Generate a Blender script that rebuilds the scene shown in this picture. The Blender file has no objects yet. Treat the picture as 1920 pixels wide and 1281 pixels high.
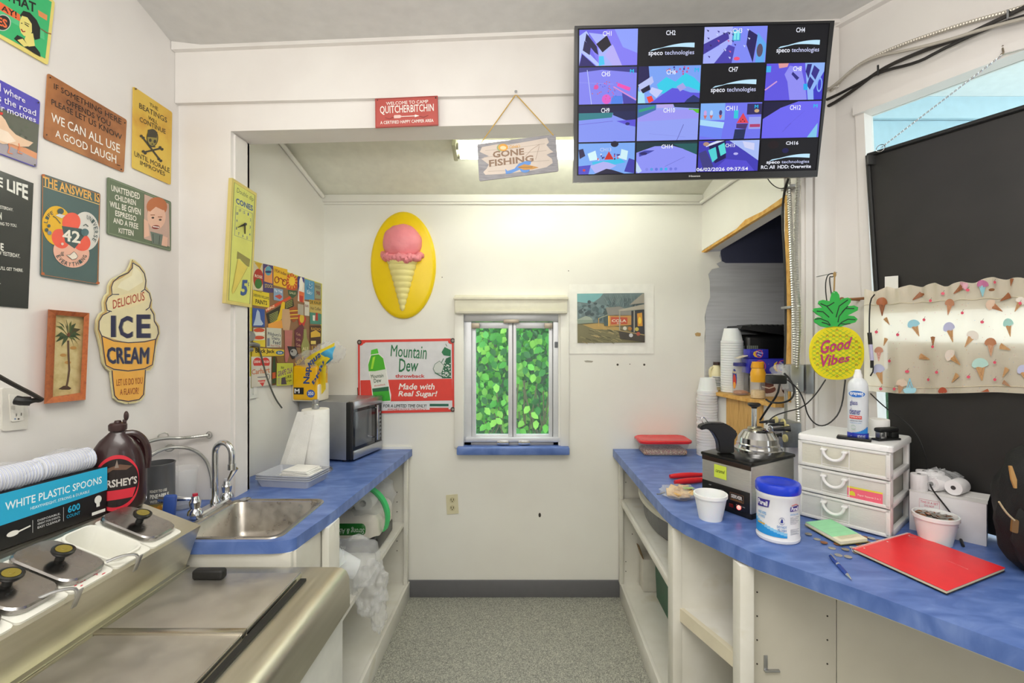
import bpy, bmesh, math, random
from mathutils import Vector, Matrix, noise
random.seed(7)
C=bpy.context.scene.collection
CX,CY,F,H=985.0,634.0,890.0,1.61
# ---------------- camera, world, lights, exposure ----------------
cd=bpy.data.cameras.new('camera'); cam=bpy.data.objects.new('camera',cd); C.objects.link(cam)
cd.sensor_width=36; cd.lens=F*36/1920; cd.shift_x=(960-CX)/1920; cd.shift_y=(CY-640.5)/1920
cd.clip_start=.05; cam.location=(0,0,H); cam.rotation_euler=(math.pi/2,0,0)
bpy.context.scene.camera=cam
vs=bpy.context.scene.view_settings
vs.view_transform='Standard'; vs.look='None'; vs.gamma=1; vs.use_curve_mapping=False; vs.exposure=0.0
w=bpy.data.worlds.new('overcast'); bpy.context.scene.world=w; w.use_nodes=True
bg=w.node_tree.nodes['Background']; bg.inputs[0].default_value=(.91,.965,1,1); bg.inputs[1].default_value=3.2
def area(name,loc,size,power,col,target=None,sy=None):
    l=bpy.data.lights.new(name,'AREA'); l.energy=power; l.color=col; l.shape='RECTANGLE'; l.size=size; l.size_y=sy or size
    o=bpy.data.objects.new(name,l); C.objects.link(o); o.location=loc
    if target: o.rotation_euler=(Vector(target)-Vector(loc)).to_track_quat('-Z','Y').to_euler()
    return o
area('room_light',(-.1,.2,2.93),1.5,31,(1,.975,.925),sy=1.0)
area('added_ceiling_uplight',(.0,-.5,1.95),1.2,67,(1,.975,.925),target=(.0,-.35,3.2),sy=1.2)  # added upward fill behind the camera to brighten the ceiling, not a room fixture
area('room_light_rear',(.1,-1.9,2.3),2.2,12,(1,.975,.925),target=(0,2,1.5),sy=1.4)

# ---------------- helpers ----------------
def hexc(h):
    h=h.lstrip('#'); v=[int(h[i:i+2],16)/255 for i in (0,2,4)]
    return tuple(((c+.055)/1.055)**2.4 if c>.04045 else c/12.92 for c in v)+(1,)
MC={}
def m(col,rough=.6,metal=0.0,var=.04,nscale=18,bump=0.0,bscale=120,trans=0,alpha=1,emit=0,spec=.5,sub=0,coat=0):
    key=(col,rough,metal,var,nscale,bump,bscale,trans,alpha,emit,spec,sub,coat)
    if key in MC: return MC[key]
    M=bpy.data.materials.new('mat_'+col.strip('#')); M.use_nodes=True; nt=M.node_tree; N=nt.nodes; L=nt.links
    b=N['Principled BSDF']; c=hexc(col)
    b.inputs['Roughness'].default_value=rough; b.inputs['Metallic'].default_value=metal
    b.inputs['Specular IOR Level'].default_value=spec
    if coat: b.inputs['Coat Weight'].default_value=coat; b.inputs['Coat Roughness'].default_value=.08
    if trans: b.inputs['Transmission Weight'].default_value=trans
    if alpha<1: b.inputs['Alpha'].default_value=alpha
    if sub: b.inputs['Subsurface Weight'].default_value=sub; b.inputs['Subsurface Scale'].default_value=.02
    if emit:
        b.inputs['Emission Color'].default_value=c; b.inputs['Emission Strength'].default_value=emit
        if emit<3: b.inputs['Base Color'].default_value=(.01,.01,.01,1)
    else:
        tc=N.new('ShaderNodeTexCoord'); nz=N.new('ShaderNodeTexNoise'); nz.inputs['Scale'].default_value=nscale; nz.inputs['Detail'].default_value=3
        L.new(tc.outputs['Object'],nz.inputs['Vector'])
        mr=N.new('ShaderNodeMapRange'); mr.inputs[1].default_value=.3; mr.inputs[2].default_value=.7; mr.inputs[3].default_value=1-var; mr.inputs[4].default_value=1+var
        L.new(nz.outputs['Fac'],mr.inputs[0])
        mx=N.new('ShaderNodeVectorMath'); mx.operation='SCALE'; mx.inputs[0].default_value=c[:3]; L.new(mr.outputs[0],mx.inputs['Scale'])
        L.new(mx.outputs[0],b.inputs['Base Color'])
        if bump:
            n2=N.new('ShaderNodeTexNoise'); n2.inputs['Scale'].default_value=bscale; L.new(tc.outputs['Object'],n2.inputs['Vector'])
            bp=N.new('ShaderNodeBump'); bp.inputs['Strength'].default_value=bump; bp.inputs['Distance'].default_value=.004
            L.new(n2.outputs['Fac'],bp.inputs['Height']); L.new(bp.outputs[0],b.inputs['Normal'])
    MC[key]=M; return M
def ramp_mat(name,stops,scale,detail=4,rough=.5,stretch=(1,1,1),metal=0,bump=0,kind='noise',spec=.5,dist=0,rrange=None):
    M=bpy.data.materials.new(name); M.use_nodes=True; nt=M.node_tree; N=nt.nodes; L=nt.links; b=N['Principled BSDF']
    tc=N.new('ShaderNodeTexCoord'); mp=N.new('ShaderNodeMapping'); mp.inputs['Scale'].default_value=stretch; L.new(tc.outputs['Object'],mp.inputs[0])
    if kind=='noise':
        t=N.new('ShaderNodeTexNoise'); t.inputs['Detail'].default_value=detail; t.inputs['Distortion'].default_value=dist; o=t.outputs['Fac']
    else:
        t=N.new('ShaderNodeTexVoronoi'); o=t.outputs['Color']
    t.inputs['Scale'].default_value=scale; L.new(mp.outputs[0],t.inputs['Vector'])
    r=N.new('ShaderNodeValToRGB'); e=r.color_ramp.elements
    while len(e)<len(stops): e.new(.5)
    for i,(p,c) in enumerate(stops): e[i].position=p; e[i].color=hexc(c)
    L.new(o,r.inputs[0]); L.new(r.outputs[0],b.inputs['Base Color'])
    b.inputs['Roughness'].default_value=rough; b.inputs['Metallic'].default_value=metal; b.inputs['Specular IOR Level'].default_value=spec
    if rrange:
        mr=N.new('ShaderNodeMapRange'); mr.inputs[1].default_value=.3; mr.inputs[2].default_value=.7; mr.inputs[3].default_value=rrange[0]; mr.inputs[4].default_value=rrange[1]
        L.new(o,mr.inputs[0]); L.new(mr.outputs[0],b.inputs['Roughness'])
    if bump:
        bp=N.new('ShaderNodeBump'); bp.inputs['Strength'].default_value=bump; bp.inputs['Distance'].default_value=.003
        L.new(o,bp.inputs['Height']); L.new(bp.outputs[0],b.inputs['Normal'])
    return M
def clear_mat(name,col,fac,rough=.08,tr=(1,1,1)):
    """thin clear plastic / glass: mostly transparent, a little gloss and tint"""
    M=bpy.data.materials.new(name); M.use_nodes=True; nt=M.node_tree; N=nt.nodes; L=nt.links; N.remove(N['Principled BSDF'])
    t=N.new('ShaderNodeBsdfTransparent'); t.inputs[0].default_value=tr+(1,)
    p=N.new('ShaderNodeBsdfPrincipled'); p.inputs['Base Color'].default_value=hexc(col); p.inputs['Roughness'].default_value=rough
    nz=N.new('ShaderNodeTexNoise'); nz.inputs['Scale'].default_value=25
    bp=N.new('ShaderNodeBump'); bp.inputs['Strength'].default_value=.25 if fac>.12 else 0; bp.inputs['Distance'].default_value=.004; L.new(nz.outputs[0],bp.inputs['Height']); L.new(bp.outputs[0],p.inputs['Normal'])
    x=N.new('ShaderNodeMixShader'); x.inputs[0].default_value=fac; L.new(t.outputs[0],x.inputs[1]); L.new(p.outputs[0],x.inputs[2]); L.new(x.outputs[0],N['Material Output'].inputs[0])
    return M
class MB:
    def __init__(s): s.bm=bmesh.new()
    def face(s,pts):
        vs_=[s.bm.verts.new(p) for p in pts]
        try: return s.bm.faces.new(vs_)
        except ValueError: return None
    def quadm(s,verts,faces):
        v=[s.bm.verts.new(p) for p in verts]
        for f in faces:
            try: s.bm.faces.new([v[i] for i in f])
            except ValueError: pass
        return s
    def hexa(s,a,b):
        """a: 4 pts loop, b: 4 matching pts"""
        return s.quadm(list(a)+list(b),[(3,2,1,0),(4,5,6,7),(0,1,5,4),(1,2,6,5),(2,3,7,6),(3,0,4,7)])
    def box(s,x0,x1,y0,y1,z0,z1,bev=0,seg=2,M=None):
        if x0>x1:x0,x1=x1,x0
        if y0>y1:y0,y1=y1,y0
        if z0>z1:z0,z1=z1,z0
        t=bmesh.new(); bmesh.ops.create_cube(t,size=1)
        for v in t.verts: v.co=Vector(((x0+x1)/2+v.co.x*(x1-x0),(y0+y1)/2+v.co.y*(y1-y0),(z0+z1)/2+v.co.z*(z1-z0)))
        if bev>0: bmesh.ops.bevel(t,geom=t.edges[:],offset=min(bev,.49*min(x1-x0,y1-y0,z1-z0)),segments=seg,profile=.5,affect='EDGES')
        if M is not None: bmesh.ops.transform(t,matrix=M,verts=t.verts)
        s.merge(t); return s
    def merge(s,t):
        mp={}
        for v in t.verts: mp[v]=s.bm.verts.new(v.co)
        for f in t.faces:
            try: s.bm.faces.new([mp[v] for v in f.verts])
            except ValueError: pass
        t.free()
    def lathe(s,prof,c=(0,0,0),seg=28,M=None,sx=1,sy=1,cap=True):
        rings=[]; c=Vector(c)
        for r,z in prof:
            ring=[]
            for i in range(seg):
                a=2*math.pi*i/seg; p=Vector((r*math.cos(a)*sx,r*math.sin(a)*sy,z))
                if M is not None: p=M@p
                ring.append(s.bm.verts.new(p+c))
            rings.append(ring)
        for a,b in zip(rings,rings[1:]):
            for i in range(seg):
                j=(i+1)%seg; s.bm.faces.new((a[i],a[j],b[j],b[i]))
        if cap:
            if prof[0][0]>1e-5: s.bm.faces.new(rings[0][::-1])
            if prof[-1][0]>1e-5: s.bm.faces.new(rings[-1])
        return s
    def cyl(s,p0,p1,r0,r1=None,seg=20,cap=True):
        p0=Vector(p0);p1=Vector(p1);d=p1-p0; M=d.to_track_quat('Z','Y').to_matrix()
        return s.lathe([(r0,0),(r0 if r1 is None else r1,d.length)],p0,seg,M,cap=cap)
    def tube(s,pts,r,seg=8,smooth=0,closed=False,rf=None):
        P=[Vector(p) for p in pts]
        for _ in range(smooth):
            Q=[P[0]]
            for a,b in zip(P,P[1:]): Q+= [a*.75+b*.25,a*.25+b*.75]
            Q.append(P[-1]); P=Q
        rings=[]; n=len(P); up=Vector((0.13,.21,.97))
        prev=None
        for i in range(n):
            d=(P[(i+1)%n]-P[i-1]) if closed else (P[min(i+1,n-1)]-P[max(i-1,0)])
            if d.length<1e-9: d=Vector((0,0,1))
            d.normalize()
            if prev is None: x=d.cross(up); 
            else: x=prev-d*prev.dot(d)
            if x.length<1e-6: x=d.orthogonal()
            x.normalize(); prev=x; y=d.cross(x); rr=r if rf is None else rf(i/(n-1))*r
            rings.append([s.bm.verts.new(P[i]+x*rr*math.cos(2*math.pi*k/seg)+y*rr*math.sin(2*math.pi*k/seg)) for k in range(seg)])
        pr=list(zip(rings,rings[1:]))+([(rings[-1],rings[0])] if closed else [])
        for a,b in pr:
            for k in range(seg):
                j=(k+1)%seg; s.bm.faces.new((a[k],a[j],b[j],b[k]))
        if not closed:
            s.bm.faces.new(rings[0][::-1]); s.bm.faces.new(rings[-1])
        return s
    def extr(s,pts,vec,cap=True):
        P=[Vector(p) for p in pts]; v=Vector(vec)
        a=[s.bm.verts.new(p) for p in P]; b=[s.bm.verts.new(p+v) for p in P]; n=len(P)
        if cap:
            s.bm.faces.new(a[::-1]); s.bm.faces.new(b)
        for i in range(n):
            j=(i+1)%n; s.bm.faces.new((a[i],a[j],b[j],b[i]))
        return s
    def ell(s,c,r,seg=20,rings=12,amp=0,fs=4,M=None,zmin=None):
        c=Vector(c); t=bmesh.new(); bmesh.ops.create_uvsphere(t,u_segments=seg,v_segments=rings,radius=1)
        for v in t.verts:
            k=1+amp*noise.noise(Vector((v.co.x*fs+c.x*9,v.co.y*fs+c.y*7,v.co.z*fs+c.z*5)))
            q=Vector((v.co.x*r[0]*k,v.co.y*r[1]*k,v.co.z*r[2]*k))
            if M is not None: q=M@q
            q=q+c
            if zmin is not None and q.z<zmin: q.z=zmin
            v.co=q
        s.merge(t); return s
    def grid(s,f,nu,nv):
        g=[[s.bm.verts.new(f(i/nu,j/nv)) for j in range(nv+1)] for i in range(nu+1)]
        for i in range(nu):
            for j in range(nv): s.bm.faces.new((g[i][j],g[i+1][j],g[i+1][j+1],g[i][j+1]))
        return s
def mkmesh(name,mb,mat,inv=None,ang=35,weld=0):
    me=bpy.data.meshes.new(name); bm=mb.bm
    if weld: bmesh.ops.remove_doubles(bm,verts=bm.verts,dist=weld)
    if inv is not None: bmesh.ops.transform(bm,matrix=inv,verts=bm.verts)
    bmesh.ops.recalc_face_normals(bm,faces=bm.faces)
    bm.to_mesh(me); bm.free(); me.materials.append(mat)
    for p in me.polygons: p.use_smooth=True
    me.set_sharp_from_angle(angle=math.radians(ang))
    return me
class Thing:
    def __init__(s,name,label,cat,loc=(0,0,0),group=None,rz=0,M=None):
        s.o=bpy.data.objects.new(name,None); C.objects.link(s.o); s.o.empty_display_size=.05
        s.M=M if M is not None else Matrix.Translation(loc)@Matrix.Rotation(rz,4,'Z')
        s.o.matrix_world=s.M; s.inv=s.M.inverted()
        s.o['label']=label; s.o['category']=cat
        if group: s.o['group']=group
    def part(s,name,mb,mat,parent=None,world=False,kind=None,label=None,ang=35,weld=0):
        o=bpy.data.objects.new(name,mkmesh(name,mb,mat,s.inv if world else None,ang,weld)); C.objects.link(o); o.parent=parent or s.o
        if kind: o['kind']=kind
        if label: o['label']=label
        return o
def single(name,label,cat,mb,mat,group=None,ang=35,loc=None):
    """a thing that is one mesh; world coordinates"""
    if loc is None:
        co=[v.co for v in mb.bm.verts]; loc=Vector((sum(c.x for c in co)/len(co),sum(c.y for c in co)/len(co),min(c.z for c in co)))
    Mt=Matrix.Translation(loc)
    o=bpy.data.objects.new(name,mkmesh(name,mb,mat,Mt.inverted(),ang)); C.objects.link(o); o.location=loc
    o['label']=label; o['category']=cat
    if group: o['group']=group
    return o
def struct(name,mb,mat,parent=None,ang=35):
    o=bpy.data.objects.new(name,mkmesh(name,mb,mat,None,ang)); C.objects.link(o)
    if parent is not None: o.parent=parent
    else: o['kind']='structure'
    return o
def copy_thing(t,M,label=None,group=None):
    r=t.copy(); C.objects.link(r); r.matrix_world=M
    if label: r['label']=label
    if group: r['group']=group
    for ch in list(t.children):
        c=ch.copy(); C.objects.link(c); c.parent=r
        for g in list(ch.children):
            d=g.copy(); C.objects.link(d); d.parent=c
    return r
# pinhole back-projection onto real surfaces
def on(px,py,pl,off=0):
    p,n=pl; r=Vector(((px-CX)/F,1,(CY-py)/F)); o=Vector((0,0,H)); t=((p+n*off)-o).dot(n)/r.dot(n); return o+r*t
def P(x,y,z): return (Vector((x,y,z)))
def plane(p,n): return (Vector(p),Vector(n).normalized())
LW=plane((-1.48,0,0),(1,0,0))
HS=.0396
HP=plane((-1.48,2.026,0),(HS,-1,0))
def hy(X): return 2.026+HS*(X+1.48)
BW=plane((0,2.956,0),(0,-1,0))
RW=plane((1.40,2.14,0),(-1,-.539,0))
RD=Vector((.539,-1,0))
def rw(t,z,off=0): 
    q=Vector((1.40,2.14,0))+RD*t+RW[1]*off; return Vector((q.x,q.y,z))
AL=plane((-1.252,2.956,0),(1,-.2,0))
JL=plane((-1.263,0,0),(1,0,0))
def arx(y): return 1.10+.19*(2.956-y)
AR=plane((1.10,2.956,0),(-1,-.19,0))
CT=plane((0,0,.92),(0,0,1))
crops={'A':(0,0,2.669),'B':(0,460,2.9104),'C3':(0,820,2.779),'C4':(300,820,2.778),'D':(420,400,2.561),'E':(660,360,2.562),
'TV':(1060,20,3.692),'Hd':(660,160,3.84),'R1':(1150,340,4.27),'R2':(1280,580,4.577),'R3':(1140,780,4.575),'R4':(1480,500,3.559),
'R5':(1480,780,3.659),'R8':(1500,0,2.464),'K':(455,480,5.025),'Q':(415,325,4.925),'L':(0,310,4.575),'MW':(540,620,4.575),
'PR':(1070,530,9.15),'GL':(0,0,4.0),'PN':(1440,560,4.268),'T1':(1060,30,7.385),'T2':(1300,30,7.111),'T3':(1060,180,7.385),'T4':(1300,180,7.111),'PX':(0,0,1),'O':(0,680,7.115)}
_tx={}
def text_mesh(s,bold,shear):
    k=(s,bold,shear)
    if k in _tx: return _tx[k]
    dup_=bold>0 and ('M' in s)
    cu=bpy.data.curves.new('t','FONT'); cu.body=s; cu.resolution_u=2; cu.offset=0 if dup_ else bold*.62; cu.shear=shear
    ob=bpy.data.objects.new('t',cu); me=bpy.data.meshes.new_from_object(ob)
    vs_=[(v.co.x,v.co.y,0) for v in me.vertices]; fs=[tuple(p.vertices) for p in me.polygons]
    bpy.data.objects.remove(ob); bpy.data.curves.remove(cu); bpy.data.meshes.remove(me)
    if dup_:
        v0,f0=vs_,fs; vs_=[];fs=[]
        for kk,(dx,dy) in enumerate(((-1,0),(1,0),(0,-1),(0,1))):
            n0=len(vs_); vs_+= [(x+dx*bold*.6,y+dy*bold*.6,kk) for x,y,_ in v0]; fs+=[tuple(i+n0 for i in g) for g in f0]
    if vs_:
        x0=min(v[0] for v in vs_);x1=max(v[0] for v in vs_);y0=min(v[1] for v in vs_);y1=max(v[1] for v in vs_)
        vs_=[((x-x0)/max(x1-x0,1e-6),(y1-y)/max(y1-y0,1e-6),kk) for x,y,kk in vs_]
    _tx[k]=(vs_,fs); return _tx[k]
class Art:
    """flat print lying on a real surface; mapf(x,y,offset)->world point"""
    def __init__(s,thing,mapf,base=.0006,step=.00005,matf=None,parent=None,world=True,pname='print'):
        s.th=thing; s.f=mapf; s.off=base; s.step=step; s.d={}; s.matf=matf or (lambda c:m(c,.45)); s.parent=parent; s.world=world; s.pname=pname
    def mb(s,kind,col):
        s.off+=s.step; return s.d.setdefault((kind,col),MB())
    bis=0
    def poly(s,pts,col):
        b=s.mb(s.pname,col)
        if not s.bis: b.face([s.f(x,y,s.off) for x,y in pts]); return s
        t=bmesh.new(); vv=[t.verts.new((x,y,0)) for x,y in pts]
        try: t.faces.new(vv)
        except ValueError: return s
        x0=min(p[0] for p in pts); x1=max(p[0] for p in pts); k=math.floor(x0/s.bis)+1
        bmesh.ops.triangulate(t,faces=t.faces[:])
        while k*s.bis<x1:
            bmesh.ops.bisect_plane(t,geom=t.verts[:]+t.edges[:]+t.faces[:],plane_co=(k*s.bis,0,0),plane_no=(1,0,0)); k+=1
        for v in t.verts: v.co=s.f(v.co.x,v.co.y,s.off)
        b.merge(t); return s
    def rect(s,x0,y0,x1,y1,col): return s.poly([(x0,y0),(x1,y0),(x1,y1),(x0,y1)],col)
    def ell(s,cx,cy,rx,ry,col,n=24,rot=0,a0=0,a1=360):
        full=abs(a1-a0)>=360; k=n if full else n+1; pts=[]
        for i in range(k):
            a=math.radians(a0+(a1-a0)*i/n); x=rx*math.cos(a); y=ry*math.sin(a); r=math.radians(rot)
            pts.append((cx+x*math.cos(r)-y*math.sin(r),cy+x*math.sin(r)+y*math.cos(r)))
        return s.poly(pts,col)
    def line(s,pts,wd,col,closed=False):
        b=s.mb(s.pname,col); n=len(pts); L=[];R=[]
        for i in range(n):
            if closed: a=pts[i-1]; c=pts[(i+1)%n]
            else: a=pts[max(i-1,0)]; c=pts[min(i+1,n-1)]
            dx,dy=c[0]-a[0],c[1]-a[1]; l=math.hypot(dx,dy) or 1; nx,ny=-dy/l*wd/2,dx/l*wd/2
            L.append((pts[i][0]+nx,pts[i][1]+ny)); R.append((pts[i][0]-nx,pts[i][1]-ny))
        rng=range(n) if closed else range(n-1)
        for i in rng:
            j=(i+1)%n; b.face([s.f(*q,s.off) for q in (L[i],L[j],R[j],R[i])])
        return s
    def circ(s,cx,cy,rx,ry,wd,col,a0=0,a1=360,n=28):
        pts=[(cx+rx*math.cos(math.radians(a0+(a1-a0)*i/n)),cy+ry*math.sin(math.radians(a0+(a1-a0)*i/n))) for i in range(n+(0 if a1-a0>=360 else 1))]
        return s.line(pts,wd,col,closed=(a1-a0>=360))
    def tq(s,txt,q,col,bold=.0,shear=0):
        """q=(TL,TR,BR,BL)"""
        v,f=text_mesh(txt,bold,shear); b=s.mb('lettering',col); (a,bb,c,d)=q
        w=[]
        for x,y,kk in v:
            tx=a[0]+(bb[0]-a[0])*x; ty=a[1]+(bb[1]-a[1])*x; ux=d[0]+(c[0]-d[0])*x; uy=d[1]+(c[1]-d[1])*x
            w.append(b.bm.verts.new(s.f(tx+(ux-tx)*y,ty+(uy-ty)*y,s.off+kk*.00002)))
        for g in f:
            try:b.bm.faces.new([w[i] for i in g])
            except ValueError: pass
        return s
    def t(s_,txt,x0,y0,x1,y1,col,bold=.0,shear=0): return s_.tq(txt,((x0,y0),(x1,y0),(x1,y1),(x0,y1)),col,bold,shear)
    def tp(s_,txt,x0,a,b,x1,c,d,col,bold=.0,shear=0): return s_.tq(txt,((x0,a),(x1,c),(x1,d),(x0,b)),col,bold,shear)
    def arc(s_,txt,cx,cy,rx,ry,a0,a1,h,col,bold=.0,inward=False):
        n=len(txt)
        for i,ch in enumerate(txt):
            if ch==' ': continue
            a=math.radians(a0+(a1-a0)*(i+.5)/n); da=math.radians(abs(a1-a0)/n*.38)*(1 if a1>a0 else -1)
            def q(r,an): return (cx+(rx+r)*math.cos(an),cy+(ry+r)*math.sin(an))
            if not inward: s_.tq(ch,(q(h,a-da),q(h,a+da),q(0,a+da),q(0,a-da)),col,bold)
            else: s_.tq(ch,(q(0,a-da),q(0,a+da),q(h,a+da),q(h,a-da)),col,bold)
        return s_
    def done(s,label=None):
        for (k,c),b in s.d.items():
            if not b.bm.faces: b.bm.free(); continue
            s.th.part(k,b,s.matf(c),world=s.world,parent=s.parent,ang=60)
        s.d={}
def pmap(pl,crop):
    ox,oy,sc=crops[crop]
    return lambda x,y,off: on(ox+x/sc,oy+y/sc,pl,off)
def rounded(q,r,n=5):
    """round the corners of a planar quad of Vectors"""
    out=[]
    for i in range(4):
        p=q[i]; a=(q[i-1]-p); b=(q[(i+1)%4]-p); ra=a.normalized()*r; rb=b.normalized()*r
        s0=p+ra; s1=p+rb
        for k in range(n+1):
            t=k/n; out.append(s0*(1-t)**2+p*2*t*(1-t)+s1*t*t)
    return out
def sign(name,label,cat,pl,crop,corners,col,off=.006,th=.003,r=.008,rough=.4,group=None,edge=None,holes=None,rim=None):
    mp=pmap(pl,crop); q=[mp(x,y,off) for x,y in corners]
    c=(q[2]+q[3])/2; t=Thing(name,label,cat,c,group)
    b=MB(); b.extr(rounded(q,r) if r else q,-pl[1]*th); t.part('plate',b,m(col,rough) if isinstance(col,str) else col,world=True)
    def f(x,y,o): return mp(x,y,off+o)
    return t,Art(t,f)
# ---------------- materials ----------------
WHITE=ramp_mat('wall_paint_front',[(.35,'#e3deda'),(.6,'#e9e5e1')],3,rough=.5,bump=.04)
WHITE2=ramp_mat('wall_paint_alcove',[(.3,'#eceae2'),(.6,'#f0efe7')],3,rough=.4,bump=.04)
CREAM=ramp_mat('cabinet_paint',[(.3,'#dfdcd0'),(.62,'#e9e7de'),(.8,'#d8d2bd')],6,rough=.4)
BLUE=ramp_mat('blue_laminate',[(.25,'#4663a6'),(.45,'#5673b5'),(.6,'#6782c2'),(.8,'#7d97cf')],9,detail=6,rough=.36,stretch=(1,2.2,1),dist=.6)
STEEL=ramp_mat('stainless',[(.2,'#cbc7b8'),(.8,'#dad6c8')],60,rough=.3,stretch=(1,.06,1),metal=1,rrange=(.32,.46))
STEEL2=ramp_mat('stainless_lid',[(.2,'#b9b4ab'),(.8,'#cbc6bd')],14,rough=.42,stretch=(1,1,1),metal=.85,rrange=(.38,.52))
CHROME=m('#d5d7da',.12,1,.02)
DULL=m('#b4b5b6',.35,1,.06)
ALU=m('#dcdee2',.4,.35,.03)
BLK=m('#121314',.45)
FOAM=m('#f2f2f2',.7,sub=.15,var=.01)
PLY=ramp_mat('plywood',[(.3,'#b98d48'),(.5,'#d6ab62'),(.7,'#c49a55')],14,rough=.6,stretch=(6,6,.6),dist=.4)
RAW=ramp_mat('raw_timber',[(.3,'#c98f3c'),(.6,'#e3b664')],30,rough=.7)
GLASS=clear_mat('window_glass','#d8eef5',.06,.02,(.95,.99,.99))
CLEAR=clear_mat('clear_plastic','#f2f4f6',.17,.12)
FOG=clear_mat('frosted_plastic','#eceade',.55,.3)
BAG=clear_mat('bag_film','#f6f8fa',.24,.12)
# ---------------- setting ----------------
FLOOR=ramp_mat('speckled_floor',[(0,'#6a6a64'),(.3,'#8b8b82'),(.55,'#a0a096'),(.8,'#b8b8aa'),(1,'#cfcfbf')],230,kind='voronoi',rough=.45)
struct('floor',MB().box(-2.2,3.6,-2.7,3.06,-.06,0),FLOOR)
b=MB(); b.box(-1.58,-1.48,-2.7,2.2,0,3.5); struct('wall_left',b,WHITE)
def hpt(X,z,back=0): return Vector((X,hy(X)+back,z))
# partition with the wide opening
b=MB()
def slab(x0,x1,zb0,zb1,zt0,zt1,th=.14,fo=0):
    b.hexa([hpt(x0,zb0,fo),hpt(x1,zb1,fo),hpt(x1,zt1,fo),hpt(x0,zt0,fo)],[hpt(x0,zb0,th),hpt(x1,zb1,th),hpt(x1,zt1,th),hpt(x0,zt0,th)])
slab(-1.5,-1.263,0,0,3.3,3.3); slab(-1.263,1.24,2.497,2.60,3.3,3.3); slab(1.24,1.42,0,0,3.3,3.3)
struct('wall_front',b,WHITE)
def hz(px,py):
    q=on(px,py,HP); return q
# proud upper board and crown strip
b=MB(); a0=on(335,198,HP);a1=on(1075,180,HP); sl_=(a1.z-a0.z)/(a1.x-a0.x)
def zl(X): return a0.z+sl_*(X-a0.x)
slab(-1.479,1.40,zl(-1.479),zl(1.4),3.3,3.3,th=0,fo=-.022); struct('trim_1',b,WHITE)
a2=on(335,95,HP);s2=(on(1565,45,HP).z-a2.z)/2.88
b=MB(); slab(-1.478,1.39,a2.z-.022,a2.z+s2*2.87-.022,a2.z+.02,a2.z+s2*2.87+.02,th=-.02,fo=-.045); struct('trim_2',b,WHITE)
# left jamb strips
b=MB()
for off,w_ in ((.0,.012),):
    b.box(-1.263,-1.255,hy(-1.26)+.02,hy(-1.26)+.11,.92,2.49)
struct('trim_3',b,WHITE)
# right stub vertical strips
b=MB()
for x0,x1,t_ in ((1.255,1.285,.012),(1.293,1.305,.018)):
    b.hexa([hpt(x0,.92,-t_),hpt(x1,.92,-t_),hpt(x1,2.95,-t_),hpt(x0,2.95,-t_)],[hpt(x0,.92,.01),hpt(x1,.92,.01),hpt(x1,2.95,.01),hpt(x0,2.95,.01)])
struct('trim_4',b,WHITE)
# ceiling of the front room: rises a little towards the viewer on the left
zr=a2.z+s2*2.88
b=MB(); b.quadm([(-1.6,2.1,a2.z-.01),(1.5,2.2,zr+.005),(3.3,-.2,zr+.02),(-1.6,1.2,a2.z+.24),(3.3,-2.75,zr+.12),(-1.6,-2.75,zr+.12)],[(0,1,2,3),(3,2,4,5)])
q=b.bm.faces[:]
r_=bmesh.ops.extrude_face_region(b.bm,geom=q); bmesh.ops.translate(b.bm,vec=(0,0,.06),verts=[v for v in r_['geom'] if isinstance(v,bmesh.types.BMVert)])
struct('ceiling',b,m('#d3d1ce',.8))
# rear of the front room (behind the camera)
b=MB(); b.box(-1.6,3.5,-2.75,-2.65,0,3.5); struct('wall_rear',b,m('#e0dcd2',.8))
# right wall with the big window
b=MB()
def rbox(t0,t1,z0,z1,o0=0,o1=-.1,t0b=None,t1b=None):
    t0b=t0 if t0b is None else t0b; t1b=t1 if t1b is None else t1b
    b.hexa([rw(t0b,z0,o0),rw(t1b,z0,o0),rw(t1,z1,o0),rw(t0,z1,o0)],[rw(t0b,z0,o1),rw(t1b,z0,o1),rw(t1,z1,o1),rw(t0,z1,o1)])
rbox(-.12,.075,0,3.3,0,-.1,t1b=.13); rbox(-.11,4.9,2.60,3.3,.0006); rbox(.131,4.9,0,.90); rbox(1.3,4.9,.9,2.6)
struct('wall_right',b,WHITE)
w2=Thing('window_2','large right window',' ',(0,0,0)); del w2.o['label']; del w2.o['category']; w2.o['kind']='structure'
b=MB(); rbox(.075,.105,.90,2.60,.012,-.06,t0b=.125,t1b=.165); w2.part('window_frame',b,WHITE,world=True)
b=MB(); rbox(.075,1.32,2.572,2.612,.03,-.06); w2.part('window_frame',b,WHITE,world=True)
b=MB(); rbox(.105,1.3,.90,2.572,-.045,-.05); w2.part('pane',b,GLASS,world=True)
# slim corner strip where right wall meets the ceiling
b=MB(); b.hexa([rw(-.0,zr-.03,.0),rw(3.5,zr-.03,.0),rw(3.5,zr-.03,.03),rw(0,zr-.03,.03)],[rw(0,zr+.02,0),rw(3.5,zr+.02,0),rw(3.5,zr+.02,.03),rw(0,zr+.02,.03)]); struct('trim_5',b,WHITE)
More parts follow.
